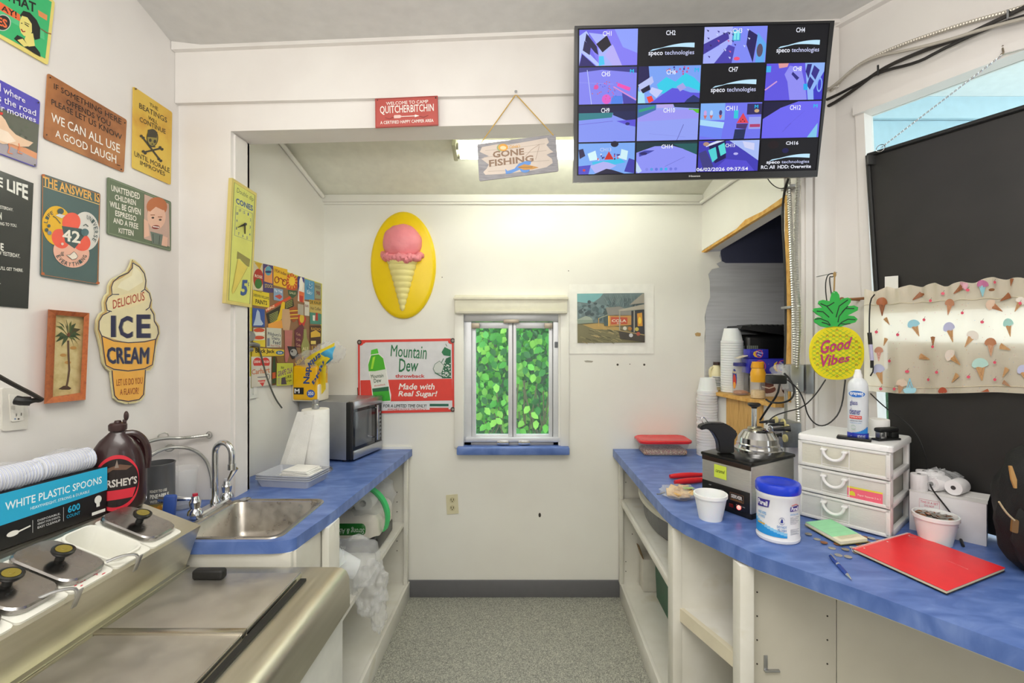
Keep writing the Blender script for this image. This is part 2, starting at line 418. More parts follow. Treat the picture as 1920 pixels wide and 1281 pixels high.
# alcove
wx0,wx1,wz0,wz1=on(869,0,BW).x,on(1047,0,BW).x,on(0,838,BW).z,on(0,590,BW).z
b=MB(); b.box(-1.5,wx0,2.956,3.04,0,2.9); b.box(wx1,1.7,2.956,3.04,0,2.9); b.box(wx0,wx1,2.956,3.04,0,wz0); b.box(wx0,wx1,2.956,3.04,wz1,2.9)
struct('wall_back',b,WHITE2)
b=MB(); b.hexa([(-1.41,2.166,0),(-1.252,2.956,0),(-1.33,2.98,0),(-1.49,2.166,0)],[(-1.41,2.166,3.2),(-1.252,2.956,3.2),(-1.33,2.98,3.2),(-1.49,2.166,3.2)])
b.box(-1.41,-1.263,2.15,2.172,.0,3.0); struct('wall_alcove_left',b,WHITE2)
b=MB()
def ab(y0,y1,z0,z1): b.hexa([(arx(y0),y0,z0),(arx(y1),y1,z0),(arx(y1),y1,z1),(arx(y0),y0,z1)],[(arx(y0)+.112,y0,z0),(arx(y1)+.112,y1,z0),(arx(y1)+.112,y1,z1),(arx(y0)+.112,y0,z1)])
ab(2.262,2.956,0,1.275)
b.hexa([(arx(2.262),2.262,2.275),(arx(2.956),2.956,2.155),(arx(2.956),2.956,3.3),(arx(2.262),2.262,3.3)],[(arx(2.262)+.112,2.262,2.275),(arx(2.956)+.112,2.956,2.155),(arx(2.956)+.112,2.956,3.3),(arx(2.262)+.112,2.262,3.3)]); struct('wall_alcove_right',b,WHITE2)
# alcove ceiling, a lean-to slope
def acz(y): return 2.497+.52*(2.956-y)
b=MB(); b.hexa([(-1.5,2.17,acz(2.17)),(1.3,2.17,acz(2.17)),(1.3,2.99,acz(2.99)),(-1.5,2.99,acz(2.99))],[(-1.5,2.17,acz(2.17)+.05),(1.3,2.17,acz(2.17)+.05),(1.3,2.99,acz(2.99)+.05),(-1.5,2.99,acz(2.99)+.05)])
struct('ceiling.001',b,m('#e9e9da',.6))
b=MB(); b.box(-1.26,1.10,2.938,2.958,2.455,2.50,bev=.004); b.box(-1.26,1.10,2.944,2.958,2.44,2.455,bev=.003); struct('trim_6',b,WHITE2)
b=MB(); b.tube([on(519,258,AL,.012),on(606,369,AL,.012)],.012); struct('trim_7',b,WHITE2)
b=MB(); b.tube([on(1309,383,AR,.012),on(1330,369,AR,.012),on(1440,292,AR,.012)],.011); struct('trim_8',b,WHITE2)
# recess behind the right alcove wall
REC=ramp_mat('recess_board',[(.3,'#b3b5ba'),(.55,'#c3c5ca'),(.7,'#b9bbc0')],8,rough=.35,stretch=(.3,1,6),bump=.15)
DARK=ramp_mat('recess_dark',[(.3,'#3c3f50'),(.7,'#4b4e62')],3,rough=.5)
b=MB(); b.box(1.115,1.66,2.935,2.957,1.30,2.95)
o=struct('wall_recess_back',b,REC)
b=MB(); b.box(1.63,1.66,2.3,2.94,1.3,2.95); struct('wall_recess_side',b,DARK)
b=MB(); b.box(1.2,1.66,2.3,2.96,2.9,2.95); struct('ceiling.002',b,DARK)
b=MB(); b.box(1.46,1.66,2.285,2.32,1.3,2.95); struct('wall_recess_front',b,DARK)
# upper dark band and ragged white paint edge on the recess board
RB=plane((0,2.935,0),(0,-1,0)); f=pmap(RB,'R1')
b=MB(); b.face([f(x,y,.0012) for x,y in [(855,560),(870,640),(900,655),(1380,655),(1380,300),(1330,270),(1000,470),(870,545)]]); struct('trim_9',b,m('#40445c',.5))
b=MB(); b.face([f(x,y,.0015) for x,y in [(700,570),(860,560),(850,600),(865,640),(825,660),(850,690),(790,705),(760,745),(772,800),(775,930),(750,1000),(730,1090),(738,1180),(728,1260),(700,1290)]]); struct('trim_10',b,WHITE2)
# raw timber edge of the recess opening
b=MB(); 
e0=on(1315,473,AR);e1=on(1474,373,AR)
b.extr([on(*p,AR,.003) for p in [(1315,472),(1345,452),(1380,430),(1397,412),(1430,396),(1473,366),(1473,377),(1432,402),(1398,423),(1372,440),(1345,457),(1317,475)]],(.02,0,0))
b.box(1.233,1.241,2.215,2.255,1.31,2.285)
struct('trim_11',b,RAW)
# back baseboard
b=MB(); b.box(on(757,0,BW).x,on(1168,0,BW).x,2.944,2.957,0,.105,bev=.003); struct('baseboard_back',b,m('#6a6a6d',.5))
# scuffs and screw holes on the back wall
b=MB()
for px,py,r in [(1158,684,2.2),(1208,684,2.2),(1181,683,1),(1012,966,2.5),(829,520,1),(1066,508,1),(1309,628,1.5),(992,560,.8)]:
    q=on(px,py,BW,.0006); r*=.0033; b.face([q+Vector((r*math.cos(a*.9),0,r*math.sin(a*.9)*(1.8 if px==1012 else 1))) for a in range(7)])
struct('trim_12',b,m('#4a463e',.8))
b=MB()
q=on(1104,678,BW,.0006); b.face([q+Vector((x,0,z)) for x,z in ((-.03,.004),(-.01,.007),(.028,.003),(.02,-.006),(-.02,-.005))]); struct('trim_13',b,m('#a9a598',.8))
b=MB(); f=pmap(BW,'R1'); b.face([f(x,y,.0008) for x,y in [(652,1220),(672,1210),(705,1216),(712,1228),(690,1242),(660,1240)]]); struct('trim_14',b,m('#c2a06c',.8))
# ---------------- window in the back wall ----------------
w1=Thing('window_1','',''); del w1.o['label']; del w1.o['category']; w1.o['kind']='structure'
def wb(x0,x1,y0,y1,Y,th,bev=.002):
    """box whose front face at depth Y spans the given photo rectangle"""
    pl=plane((0,Y,0),(0,-1,0)); a=on(x0,y1,pl); c=on(x1,y0,pl); return MB().box(a.x,c.x,Y,Y+th,a.z,c.z,bev=bev)
w1.part('window_frame',wb(852,869,586,840,2.938,.10),WHITE2,world=True)
w1.part('window_frame',wb(1051,1067,586,840,2.938,.10),WHITE2,world=True)
w1.part('window_frame',wb(869,1051,586,603,2.962,.06),m('#b9bbbd',.35,.7),world=True)
w1.part('window_frame',wb(869,884,602,838,2.975,.06),ALU,world=True)
w1.part('window_frame',wb(1037,1051,602,838,2.975,.06),ALU,world=True)
w1.part('window_frame',wb(873,1050,821,829,2.955,.03,.003),ALU,world=True)
w1.part('window_frame',wb(870,1050,829,841,2.975,.05),m('#a4a6aa',.4,.6),world=True)
for x0,x1,g0,g1 in ((884,961,892,953),(962,1037,968,1029)):
    s_=w1.part('sash',wb(x0,g0,604,836,2.985,.03),ALU,world=True)
    for a in ((g1,x1,604,836),(g0,g1,604,616),(g0,g1,815,836)):
        w1.part('sash_rail',wb(*a,2.985,.03),ALU,world=True,parent=s_)
    w1.part('pane',wb(g0-1,g1+1,615,816,2.998,.003,0),GLASS,world=True,parent=s_)
w1.part('gasket',wb(960,962.5,604,836,2.989,.02,0),BLK,world=True)
w1.part('gasket',wb(882.5,884.5,604,836,2.983,.02,0),BLK,world=True)
w1.part('gasket',wb(1036,1038,604,836,2.983,.02,0),BLK,world=True)
for a in ((944,973,599,606),(884,899,606,616),(1021,1036,606,616)): w1.part('hinge_plate',wb(*a,2.955,.01),m('#b2a796',.4,.7),world=True)
for a in ((932,954,827,834),(972,994,827,834)): w1.part('latch',wb(*a,2.945,.02),CHROME,world=True)
w1.part('latch',wb(1040,1046,641,652,2.968,.01),m('#6d7076',.5),world=True)
w1.part('sill',wb(856,1068,840,854,2.89,.10,.006),BLUE,world=True)
t=Thing('roller_blind','cream rolled-up blind box across the top of the back window','blind',on(957,588,BW))
t.part('cassette',wb(852,1064,553,588,2.915,.045,.006),m('#e9e6d2',.4),world=True)
t.part('cassette_lip',wb(850,1066,557,562,2.905,.055,.003),m('#dedac6',.4),world=True)
t.part('bottom_bar',wb(855,1061,583,588,2.905,.012,.002),m('#d8d5c4',.4),world=True)
# ---------------- outside ----------------
struct('ground',MB().box(-4,5.5,3.06,7,-.3,-.25),m('#5d6a45',.9))
h=Thing('leafy_hedge','dense green leafy hedge seen through the back service window','hedge',(0,3.9,-.25))
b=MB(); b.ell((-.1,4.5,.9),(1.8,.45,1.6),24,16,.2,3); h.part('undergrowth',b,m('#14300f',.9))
h.inv=h.M.inverted()
def leafmesh(sz):
    b=MB(); b.quadm([(0,0,0),(sz*.38,.006,sz*.35),(sz*.30,.004,sz*.8),(0,-.004,sz*1.15),(-sz*.30,.004,sz*.8),(-sz*.38,.006,sz*.35),(0,0,sz*.6)],[(0,1,6),(1,2,6),(2,3,6),(3,4,6),(4,5,6),(5,0,6)]); return b
LG=[m(c,.45,var=.15,nscale=9) for c in ('#4fae3c','#74cf45','#3a8f38','#9fe25c','#2b7030')]
def leafM(x,y,z): 
    return Matrix.Translation((x,y,z))@Matrix.Rotation(random.uniform(2.2,4.1),4,'Y')@Matrix.Rotation(random.uniform(-.9,.5),4,'X')
for gi,mat in enumerate(LG):
    b=MB()
    for i in range(1500):
        x=random.uniform(-1.3,.95); z=random.uniform(-.2,2.4); y=3.97+random.uniform(0,.22)+.1*noise.noise(Vector((x*3,z*3,0)))
        t_=leafmesh(random.uniform(.045,.075)).bm; bmesh.ops.transform(t_,matrix=leafM(x,y,z),verts=t_.verts); b.merge(t_)
    h.part('foliage',b,mat,world=True,kind='stuff')
lm=[mkmesh('leaf',leafmesh(.068),mt,ang=80) for mt in LG]
for i in range(230):
    x=random.uniform(-.72,.42); z=random.uniform(.45,1.85)
    o=bpy.data.objects.new('leaf',random.choice(lm)); C.objects.link(o); o.parent=h.o; o.matrix_local=h.inv@leafM(x,3.88+random.uniform(-.05,.05),z)
b=MB()
for i in range(26):
    x=random.uniform(-.7,.4); b.tube([(x,4.0,-.25),(x+random.uniform(-.1,.1),3.95,.5),(x+random.uniform(-.2,.2),3.94,random.uniform(.9,1.3))],.006,5,1)
h.part('stem',b,m('#6b6a48',.8),world=True)
# porch beyond the right window
struct('ground.001',MB().box(3.75,10,-4,3.06,-.3,-.25),m('#c4c2ba',.9))
b=MB(); b.box(1.75,8,-.5,3.62,3.43,3.48); struct('porch_ceiling',b,m('#f4f6f6',.7))
def ext(d0,t0,t1,z0,z1,th=.06):
    b=MB(); b.hexa([rw(t0,z0,-d0),rw(t1,z0,-d0),rw(t1,z1,-d0),rw(t0,z1,-d0)],[rw(t0,z0,-d0-th),rw(t1,z0,-d0-th),rw(t1,z1,-d0-th),rw(t0,z1,-d0-th)]); return b
struct('porch_beam',MB().box(1.75,8,3.6,3.7,2.62,3.26,bev=.004),m('#b4d6e4',.6))
struct('porch_beam.001',MB().box(1.75,8,3.57,3.7,3.265,3.43,bev=.004),m('#bbdae7',.6))
h2=Thing('porch_shrub','green shrub just visible outside low at the right window edge','shrub',(1.98,2.6,0))
b=MB()
for i in range(900):
    t_=leafmesh(random.uniform(.05,.08)).bm; bmesh.ops.transform(t_,matrix=leafM(1.98+random.uniform(-.2,.3),2.55+random.uniform(-.25,.3),random.uniform(.4,1.45)),verts=t_.verts); b.merge(t_)
h2.part('foliage',b,LG[4],world=True,kind='stuff')
b=MB()
for k in range(5): b.tube([(2.0,2.6,-.25),(1.95+k*.03,2.55+.02*k,.6),(1.9+k*.05,2.5+k*.03,1.2)],.01,6,1)
h2.part('stem',b,m('#5a4a32',.8),world=True)
# =============== pictures and signs on the left wall ===============
R_=lambda c,sc=14,a='#8a5a2c': ramp_mat('worn_'+c.strip('#'),[(.25,a),(.48,c),(.8,c)],sc,rough=.45,detail=5)
# green retro sign, cut by the frame
t,a=sign('tin_sign','green vintage tin sign with a dark-haired laughing lady, highest on the left wall','sign',LW,'GL',[(-120,-330),(412,10),(360,490),(-120,215)],'#e8d77a')
a.poly([(-110,-300),(388,15),(340,440),(-110,195)],'#3cb873'); a.poly([(-110,60),(-110,-60),(330,235),(335,300)],'#58c788')
a.poly([(-20,0),(150,110),(152,162),(-20,65)],'#ee6f3e'); a.poly([(285,75),(355,115),(352,155),(290,118)],'#e2925a')
a.tp('WHAT',0,-95,-20,270,25,100,'#1a1c1a',.04); a.tp('AY!',10,35,75,125,88,140,'#1a1c1a',.03)
a.ell(20,170,62,62,'#c8cdc0',rot=25); a.ell(20,170,55,55,'#2b2c28',rot=25); a.tp('ES',-20,120,185,55,150,215,'#ee6f3e',.05)
a.poly([(150,115),(175,80),(225,95),(275,150),(302,210),(300,290),(262,300),(235,245),(240,200),(215,160),(170,140)],'#1d1f1e')
a.poly([(148,160),(165,118),(205,130),(238,180),(240,240),(215,270),(180,270),(158,245),(145,200)],'#e9dc7f')
a.poly([(200,250),(248,250),(262,345),(215,355),(175,320)],'#e9dc7f')
a.poly([(105,290),(130,262),(175,285),(215,350),(262,345),(300,395),(305,428),(255,400),(150,330)],'#1d1f1e')
a.poly([(130,300),(170,290),(215,345),(180,350)],'#e9dc7f')
a.line([(158,218),(172,238),(190,236)],9,'#a2332b'); a.line([(185,178),(215,200)],6,'#1d1f1e'); a.line([(158,172),(168,176)],6,'#1d1f1e'); a.line([(182,165),(220,184)],4,'#1d1f1e')
a.line([(305,215),(350,245),(385,255)],6,'#8a3f2b'); a.done()
# photo sign about the road
t,a=sign('photo_sign','purple-topped tin sign with a white hen crossing a road, cut off by the left edge','sign',LW,'GL',[(-150,520),(302,758),(275,1258),(-150,1100)],'#524ab4')
a.poly([(-150,740),(293,935),(272,1250),(-150,1095)],'#5d6054'); a.poly([(-150,1020),(280,1150),(272,1250),(-150,1095)],'#a39ca4')
a.poly([(90,1060),(278,1150),(275,1195),(60,1090)],'#d9956b')
for i in range(26):
    x=random.uniform(-20,270); y=random.uniform(900,1060)+x*.25; a.ell(x,y,random.uniform(8,22),random.uniform(4,9),random.choice(['#4a4d40','#6f7361','#596150']),9,rot=25)
a.poly([(-60,850),(10,865),(40,900),(70,960),(120,1010),(200,1050),(250,1070),(215,1100),(140,1100),(90,1080),(20,1080),(-60,1040)],'#e6c3a4')
a.poly([(-60,940),(60,990),(120,1060),(60,1075),(-60,1030)],'#f0dcc8'); a.poly([(0,840),(22,845),(20,862),(2,860)],'#d9342b')
for x in (65,140): a.line([(x,1075),(x+8,1110),(x-5,1145)],9,'#e0865a'); a.line([(x-5,1145),(x+30,1155)],7,'#e0865a')
a.tp('d where',-22,610,675,190,738,775,'#e9e6f2',.01); a.tp('ss the road',-40,690,745,270,828,872,'#e9e6f2',.01); a.tp('eir motives',-40,765,815,270,885,920,'#e9e6f2',.01)
for x,y in ((288,770),(262,1238)): a.ell(x,y,6,7,'#2b2420',10)
a.done()
# brown sign
t,a=sign('joke_sign','rust brown tin sign with black and white joke lettering below the green lady','sign',LW,'A',[(240,365),(635,600),(620,864),(220,692)],ramp_mat('rust_brown',[(.2,'#6d3f22'),(.5,'#a86b3c'),(.75,'#bb8350')],9,rough=.45,detail=6))
for s_,x0,a0,b0,x1,c0,d0,col in [('IF SOMETHING HERE',270,416,444,608,596,625,'#2a211c'),('OFFENDS YOU',332,494,521,553,608,636,'#2a211c'),('PLEASE LET US KNOW',258,494,523,610,674,703,'#2a211c'),('WE CAN ALL USE',257,563,607,600,724,768,'#f1ece4'),('A GOOD LAUGH',277,648,684,582,778,820,'#f1ece4')]:
    a.tp(s_,x0,a0,b0,x1,c0,d0,col,.012)
for x,y in ((252,388),(625,615),(607,848),(234,675)): a.ell(x,y,4,4,'#2a1c14',10)
a.line([(585,825),(602,830)],3,'#2a211c'); a.done()
# skull sign
t,a=sign('skull_sign','yellow tin sign with a skull and crossbones, rightmost in the top row','sign',LW,'A',[(668,432),(862,562),(855,926),(663,840)],ramp_mat('old_yellow',[(.2,'#c98b2e'),(.42,'#dcb444'),(.75,'#e2c85c')],7,rough=.45,detail=5))
K_='#3a3420'
for s_,x0,a0,b0,x1,c0,d0 in [('THE',749,512,529,791,538,556),('BEATINGS',697,514,541,836,590,616),('WILL',742,578,596,789,606,625),('CONTINUE',699,583,607,829,648,672),('UNTIL MORALE',673,755,781,849,842,866),('IMPROVES',702,803,824,826,861,882)]: a.tp(s_,x0,a0,b0,x1,c0,d0,K_,.01)
for p in ([(712,685),(800,800)],[(722,762),(806,742)]):
    a.line(p,9,K_)
    for x,y in p: a.ell(x-5,y-4,8,7,K_,10); a.ell(x+5,y+5,8,7,K_,10)
a.ell(763,690,27,42,'#8f8038',20,rot=-8); a.poly([(740,650),(765,645),(788,662),(785,690),(738,685)],K_); a.ell(752,702,7,9,K_,12); a.ell(775,708,7,9,K_,12); a.poly([(762,715),(768,725),(757,724)],K_)
a.circ(763,690,27,42,4,K_); a.line([(748,733),(778,735)],6,K_); a.ell(680,445,6,5,'#7a5a20',8); a.done()
# black poster
t,a=sign('black_poster','glossy black paper poster with white LIFE lettering, cut off by the left edge','poster',LW,'L',[(-300,-70),(288,155),(242,1230),(-300,1185)],'#2b2d2c',off=.003,th=.0012,r=0,rough=.22)
W_='#e4e4dc'
a.tp('E LIFE',-25,95,170,240,170,300,W_,.05)
for s_,x0,a0,b0,x1,c0,d0 in [('FROM YESTERDAY.',-95,320,350,113,370,395),('ACCORDING TO YOU.',-110,470,500,145,505,532),('AND NEW YESTERDAY.',-120,715,750,172,762,796),('GOING, YOU\'LL GET THERE.',-150,850,885,198,888,920)]: a.tp(s_,x0,a0,b0,x1,c0,d0,W_,.02)
a.tp('AN',-40,385,430,14,405,470,W_,.05); a.tp('ME',-40,655,705,32,672,738,W_,.05); a.tp('LS.',-40,985,1015,6,992,1018,W_,.02); a.done()
# forty-two sign
t,a=sign('diagram_sign','dark teal tin sign with three overlapping circles and a white 42','sign',LW,'L',[(362,70),(862,240),(845,1030),(350,950)],'#4b6363')
a.line([(366,85),(855,250),(838,1018),(360,938)],7,'#c27a45',True)
for x,y in ((372,88),(840,1010),(368,930)): a.ell(x,y,16,13,'#b9653a',10)
a.tp('THE ANSWER IS',368,90,175,856,252,322,'#e8b25c',.04); a.line([(372,180),(856,338)],6,'#e8c27a')
OR='#f0604c';Y_='#e8b52c';DG='#46595a'
a.ell(490,520,128,172,Y_,36,rot=-8); a.ell(735,565,118,166,'#d9d6cf',36,rot=-4); a.ell(612,745,158,130,'#eeb6a0',36,rot=20)
for cx,cy,rx,ry,rot in ((612,490,78,85,20),(520,630,88,72,60),(700,660,80,72,40)): a.ell(cx,cy,rx,ry,OR,28,rot)
a.poly([(530,520),(700,545),(730,600),(640,715),(560,660)],DG)
a.tp('42',536,545,645,690,570,672,'#efe9da',.04)
a.arc('LIFE',480,520,75,105,190,255,32,DG,.02); a.arc('UNIVERSE',735,570,72,110,-85,42,34,DG,.02); a.arc('EVERYTHING',615,740,105,92,165,15,34,DG,.02,True)
a.ell(520,395,28,26,DG,14); a.poly([(475,430),(510,415),(560,432),(530,455)],'#d9d6cf'); a.line([(455,435),(480,450),(520,500)],6,DG); a.ell(400,555,16,16,DG,12); a.ell(420,520,14,15,DG,12); a.ell(425,580,18,18,'#7a88a0',12); a.line([(715,520),(735,505),(758,525)],7,DG); a.ell(728,575,34,32,'#4b6e73',16); a.ell(535,675,12,12,'#e8d0c0',10)
a.poly([(570,770),(600,770),(635,740),(650,755),(668,780),(655,800),(620,810),(590,785)],'#efe4d4'); a.line([(570,770),(600,770),(635,740),(650,755),(668,780),(655,800),(620,810),(590,785)],4,DG,True)
for k in range(3): a.circ(556-k*9,760,14,20,4,DG,120,240,8)
a.ell(843,262,9,8,'#2a1c14',8); a.done()
# green kitten sign
t,a=sign('espresso_sign','sage green tin sign with a grinning child holding a mug, above the ice cream sign','sign',LW,'A',[(538,885),(857,1010),(856,1258),(537,1172)],'#66755c')
a.line([(545,893),(851,1017),(850,1250),(543,1166)],4,'#8e9a80',True)
for s_,x0,a0,b0,x1,c0,d0 in [('UNATTENDED',557,925,955,700,968,1000),('CHILDREN',575,972,1000,680,1003,1030),('WILL BE GIVEN',549,1005,1035,704,1046,1078),('ESPRESSO',577,1052,1080,683,1082,1110),('AND A FREE',567,1088,1115,692,1120,1148),('KITTEN',594,1140,1165,668,1153,1182)]: a.tp(s_,x0,a0,b0,x1,c0,d0,'#f0ece0',.03)
a.poly([(722,972),(845,1020),(850,1235),(720,1195)],'#c9a99a'); a.ell(785,1035,52,48,'#bd6f42',24); a.ell(783,1085,46,62,'#e9bca4',24)
a.poly([(735,1045),(760,1015),(800,1012),(832,1050),(815,1052),(780,1035),(750,1060)],'#bd6f42')
for x,y in ((765,1090),(802,1100)): a.ell(x,y,7,5,'#3c2c26',10); a.line([(x-12,y-14),(x+10,y-14)],4,'#9a5a38')
a.ell(780,1137,20,10,'#8a2d25',14); a.line([(765,1134),(797,1138)],5,'#f4ece4'); a.poly([(720,1095),(742,1110),(748,1180),(720,1190)],'#e9bca4')
a.poly([(752,1158),(815,1175),(808,1228),(762,1218)],'#6d7a70'); a.line([(765,1170),(768,1216)],4,'#49524b'); a.line([(800,1178),(796,1224)],4,'#49524b'); a.poly([(815,1180),(840,1190),(836,1235),(808,1228)],'#e9bca4'); a.done()
# palm picture: a real little frame
mp=pmap(LW,'B')
def fr(pts,z): return [mp(x,y,z) for x,y in pts]
t=Thing('palm_picture','palm tree picture in a small reddish wooden frame on the left wall','picture',mp(350,860,.02))
RW_=ramp_mat('red_wood',[(.3,'#9c4d22'),(.5,'#b9642f'),(.7,'#a8562a')],60,rough=.4,bump=.2)
q=[(262,350),(488,370),(467,843),(240,866)]; i_=[(306,380),(458,392),(438,805),(288,828)]
for k in range(4):
    j=(k+1)%4; b=MB(); A=[mp(*q[k],.03),mp(*q[j],.03),mp(*i_[j],.022),mp(*i_[k],.022)]; B_=[mp(*q[k],.001),mp(*q[j],.001),mp(*i_[j],.001),mp(*i_[k],.001)]
    b.hexa(A,B_); t.part('frame_rail',b,RW_,world=True)
b=MB(); b.extr(fr(i_,.012),(-.01,0,0)); t.part('picture_board',b,ramp_mat('sand_paper',[(.3,'#b6a06a'),(.55,'#cdbb86'),(.8,'#d6c796')],35,rough=.7),world=True)
a=Art(t,lambda x,y,o:mp(x,y,.012+o),pname='palm_print')
for x,y in ((345,600),(400,560),(370,640)): a.ell(x,y,18,9,'#b98a4a',12)
a.poly([(318,785),(345,768),(365,765),(390,780),(380,788),(340,788)],'#4d3423')
tr=[(372,520),(374,600),(378,680),(370,740),(362,775)]; a.line(tr,11,'#5c4332')
for ex,ey,w_ in ((306,440,14),(320,418,12),(345,405,10),(390,412,11),(415,425,12),(440,458,14),(442,492,13),(428,545,14),(402,550,10),(335,552,14),(304,530,12),(300,500,13),(440,520,10),(360,400,10)):
    mx,my=(375+ex)/2,(495+ey)/2-14; a.poly([(375,500),(mx-w_*.3,my-w_*.8),(ex,ey),(mx+w_*.5,my+w_*.9)],random.choice(['#3f4f2e','#54602f','#4a4327','#2f4326']))
a.ell(375,488,9,12,'#6b3f2a',10); a.done()
# ice-cream cone sign (die-cut)
out=[(722,75),(735,80),(765,105),(790,140),(802,190),(800,225),(822,260),(832,300),(830,340),(848,372),(850,410),(872,440),(874,480),(866,510),(852,560),(846,620),(838,660),(822,682),(798,688),(795,760),(792,820),(775,845),(740,862),(690,866),(645,855),(622,835),(612,760),(604,690),(580,672),(562,640),(550,560),(535,500),(524,460),(528,410),(545,375),(566,360),(562,310),(575,275),(590,262),(592,220),(612,185),(655,165),(695,140),(712,105)]
t=Thing('ice_cream_sign','die-cut soft-serve cone sign lettered ICE CREAM beside the palm picture','sign',mp(700,866,.01))
b=MB(); b.extr([mp(x,y,.012) for x,y in out],(-.006,0,0)); t.part('plate',b,m('#d9cf9e',.35),world=True)
a=Art(t,lambda x,y,o:mp(x,y,.012+o))
def shr(k,dx=0,dy=0): 
    cx,cy=700,470; return [(cx+(x-cx)*k+dx,cy+(y-cy)*(k+.012)+dy) for x,y in out]
a.poly(shr(.965),'#caa96a'); a.poly([(722,92),(735,95),(765,120),(785,150),(793,190),(790,228),(812,262),(822,300),(818,340),(838,375),(840,415),(860,445),(862,480),(850,512),(700,535),(556,492),(540,460),(542,415),(562,385),(585,365),(578,312),(590,280),(608,270),(608,225),(625,198),(665,178),(705,152),(725,120)],'#e6dab0')
a.poly([(730,110),(770,150),(780,200),(700,250),(640,230),(660,200),(720,165)],'#efe7c8'); a.poly([(600,290),(700,262),(800,255),(810,300),(700,345),(590,340)],'#ecdcae')
a.poly([(556,498),(620,522),(700,532),(780,528),(850,514),(842,570),(832,650),(790,670),(700,684),(620,676),(578,655),(565,580)],'#eeb04a')
a.poly([(612,684),(700,690),(792,680),(786,760),(782,815),(760,840),(700,850),(640,842),(624,818),(616,750)],'#eeb04a')
N_='#23254a'
a.line([(724,95),(760,118),(788,155),(796,195),(790,240),(770,255)],5,N_); a.line([(724,95),(722,125),(700,150),(650,172),(618,200),(608,230),(612,268),(650,268)],5,N_)
a.line([(612,270),(590,285),(578,315),(585,355),(610,362)],5,N_); a.line([(790,240),(815,262),(825,300),(815,340),(795,355)],5,N_)
a.line([(600,362),(560,382),(541,415),(540,460),(556,495),(620,522),(700,532),(790,527),(852,512),(865,480),(860,445),(842,415),(840,380),(820,345)],5,N_)
a.line([(556,498),(568,590),(578,655),(620,676),(700,686),(790,674),(832,652),(842,580),(850,515)],5,N_); a.line([(612,684),(618,760),(626,820),(645,843),(700,852),(760,842),(783,815),(790,740),(794,680)],5,N_)
a.tq('DELICIOUS',((615,300),(788,252),(790,300),(617,348)),'#b2402c',.01)
for dx,c_ in ((0,'#8f8a72'),(-5,N_)):
    a.t('I',610+dx,384,636+dx,502,c_,.045); a.t('C',652+dx,386,728+dx,508,c_,.045); a.t('E',750+dx,378,825+dx,506,c_,.045)
    a.tq('CREAM',((584+dx,556),(820+dx,556),(815+dx,650),(592+dx,648)),c_,.05)
a.tp('LET US DO YOU',636,732,768,778,720,756,'#a5572a',.01); a.tp('A FLAVOR!',655,785,818,757,775,812,'#a5572a',.01)
a.ell(722,84,3,3,'#8a7a50',8); a.ell(700,862,3,3,'#8a7a50',8); a.done()
# receptacle plate and plug at the left edge
f=pmap(LW,'O')
t=Thing('outlet_plate','white two-socket wall plate with a black plug at the left edge','outlet',f(200,900,0))
b=MB(); b.extr(rounded([f(30,340,.006),(f(375,340,.006)),f(375,885,.006),f(35,918,.006)],.006),(-.006,0,0)); t.part('cover_plate',b,m('#dedad2',.4),world=True)
b=MB(); b.extr(rounded([f(125,420,.009),f(320,440,.009),f(312,775,.009),f(150,790,.009)],.004),(-.003,0,0)); t.part('receptacle',b,m('#e8e4dc',.4),world=True)
a=Art(t,lambda x,y,o:f(x,y,.009+o),pname='slot')
for x0,y0,x1,y1 in ((215,680,224,718),(280,672,290,708)): a.rect(x0,y0,x1,y1,'#4c463e')
a.ell(248,752,14,12,'#5a5048',10); a.ell(203,752,12,10,'#6f8fb5',10); a.rect(150,575,200,625,'#cfcac0'); a.done()
t=Thing('power_plug','black right-angle plug and cord pushed into the left wall plate','plug',f(280,520,.012))
b=MB(); p0=f(215,500,.03); p1=f(400,515,.05); b.tube([p0,f(280,512,.04),p1],.0135,10); t.part('plug_body',b,BLK,world=True)
b=MB(); b.tube([p1,f(470,500,.055),f(530,510,.055),f(560,495,.055)],.0085,8,1,rf=lambda k:1-.5*k); b.tube([f(555,492,.055),f(430,420,.07),f(250,330,.09),f(100,250,.1),f(-60,160,.1),f(-200,120,.1)],.0062,8,1); t.part('cord',b,m('#2a2622',.5),world=True)
# ceiling-high clock sign on the jamb
t,a=sign('cone_clock_sign','tall narrow yellow clock sign reading Double dip CONES on the jamb','clock',JL,'Q',[(100,40),(328,185),(280,1240),(40,1200)],'#d8c77c',off=.018,th=.015,r=.004)
LY='#d9dc74';BL_='#2f5590'
a.poly([(108,62),(320,195),(272,1222),(52,1185)],'#dfd070'); a.poly([(122,88),(308,205),(262,1205),(70,1172)],LY)
a.line([(120,85),(310,204),(263,1208),(68,1174)],5,'#5d6a52',True)
a.tp('Double dip',142,128,190,298,222,272,'#54664a',.0,.25); a.tp('CONES',135,225,278,292,300,352,BL_,.05)
a.line([(135,300),(288,372),(278,630),(122,572)],5,'#7c8a86',True)
def ck(u,v): return (135+(288-135)*u+(-13)*v, 300+72*u+265*v)
for k,n_ in enumerate(['12','1','2','3','4','5','6','7','8','9','10','11']):
    an=math.radians(30*k-90); u=.5+.40*max(-1,min(1,1.25*math.cos(an)));v=.5+.41*max(-1,min(1,1.25*math.sin(an))); x,y=ck(u,v); a.t(n_,x-(9 if len(n_)>1 else 5),y-13,x+(9 if len(n_)>1 else 5),y+13,BL_,.03)
a.poly([(148,720),(266,795),(258,865),(240,860),(172,790),(142,790)],'#8f8a4c')
a.poly([(155,790),(240,865),(115,1105),(98,1110)],'#e2cf62'); a.line([(152,790),(98,1085),(105,1118),(120,1100),(242,868)],3,'#b39a40')
a.tq('5',((190,985),(246,985),(238,1132),(175,1130)),BL_,.06); a.t('c',246,1010,258,1040,BL_); a.line([(252,1000),(250,1055)],2,BL_)
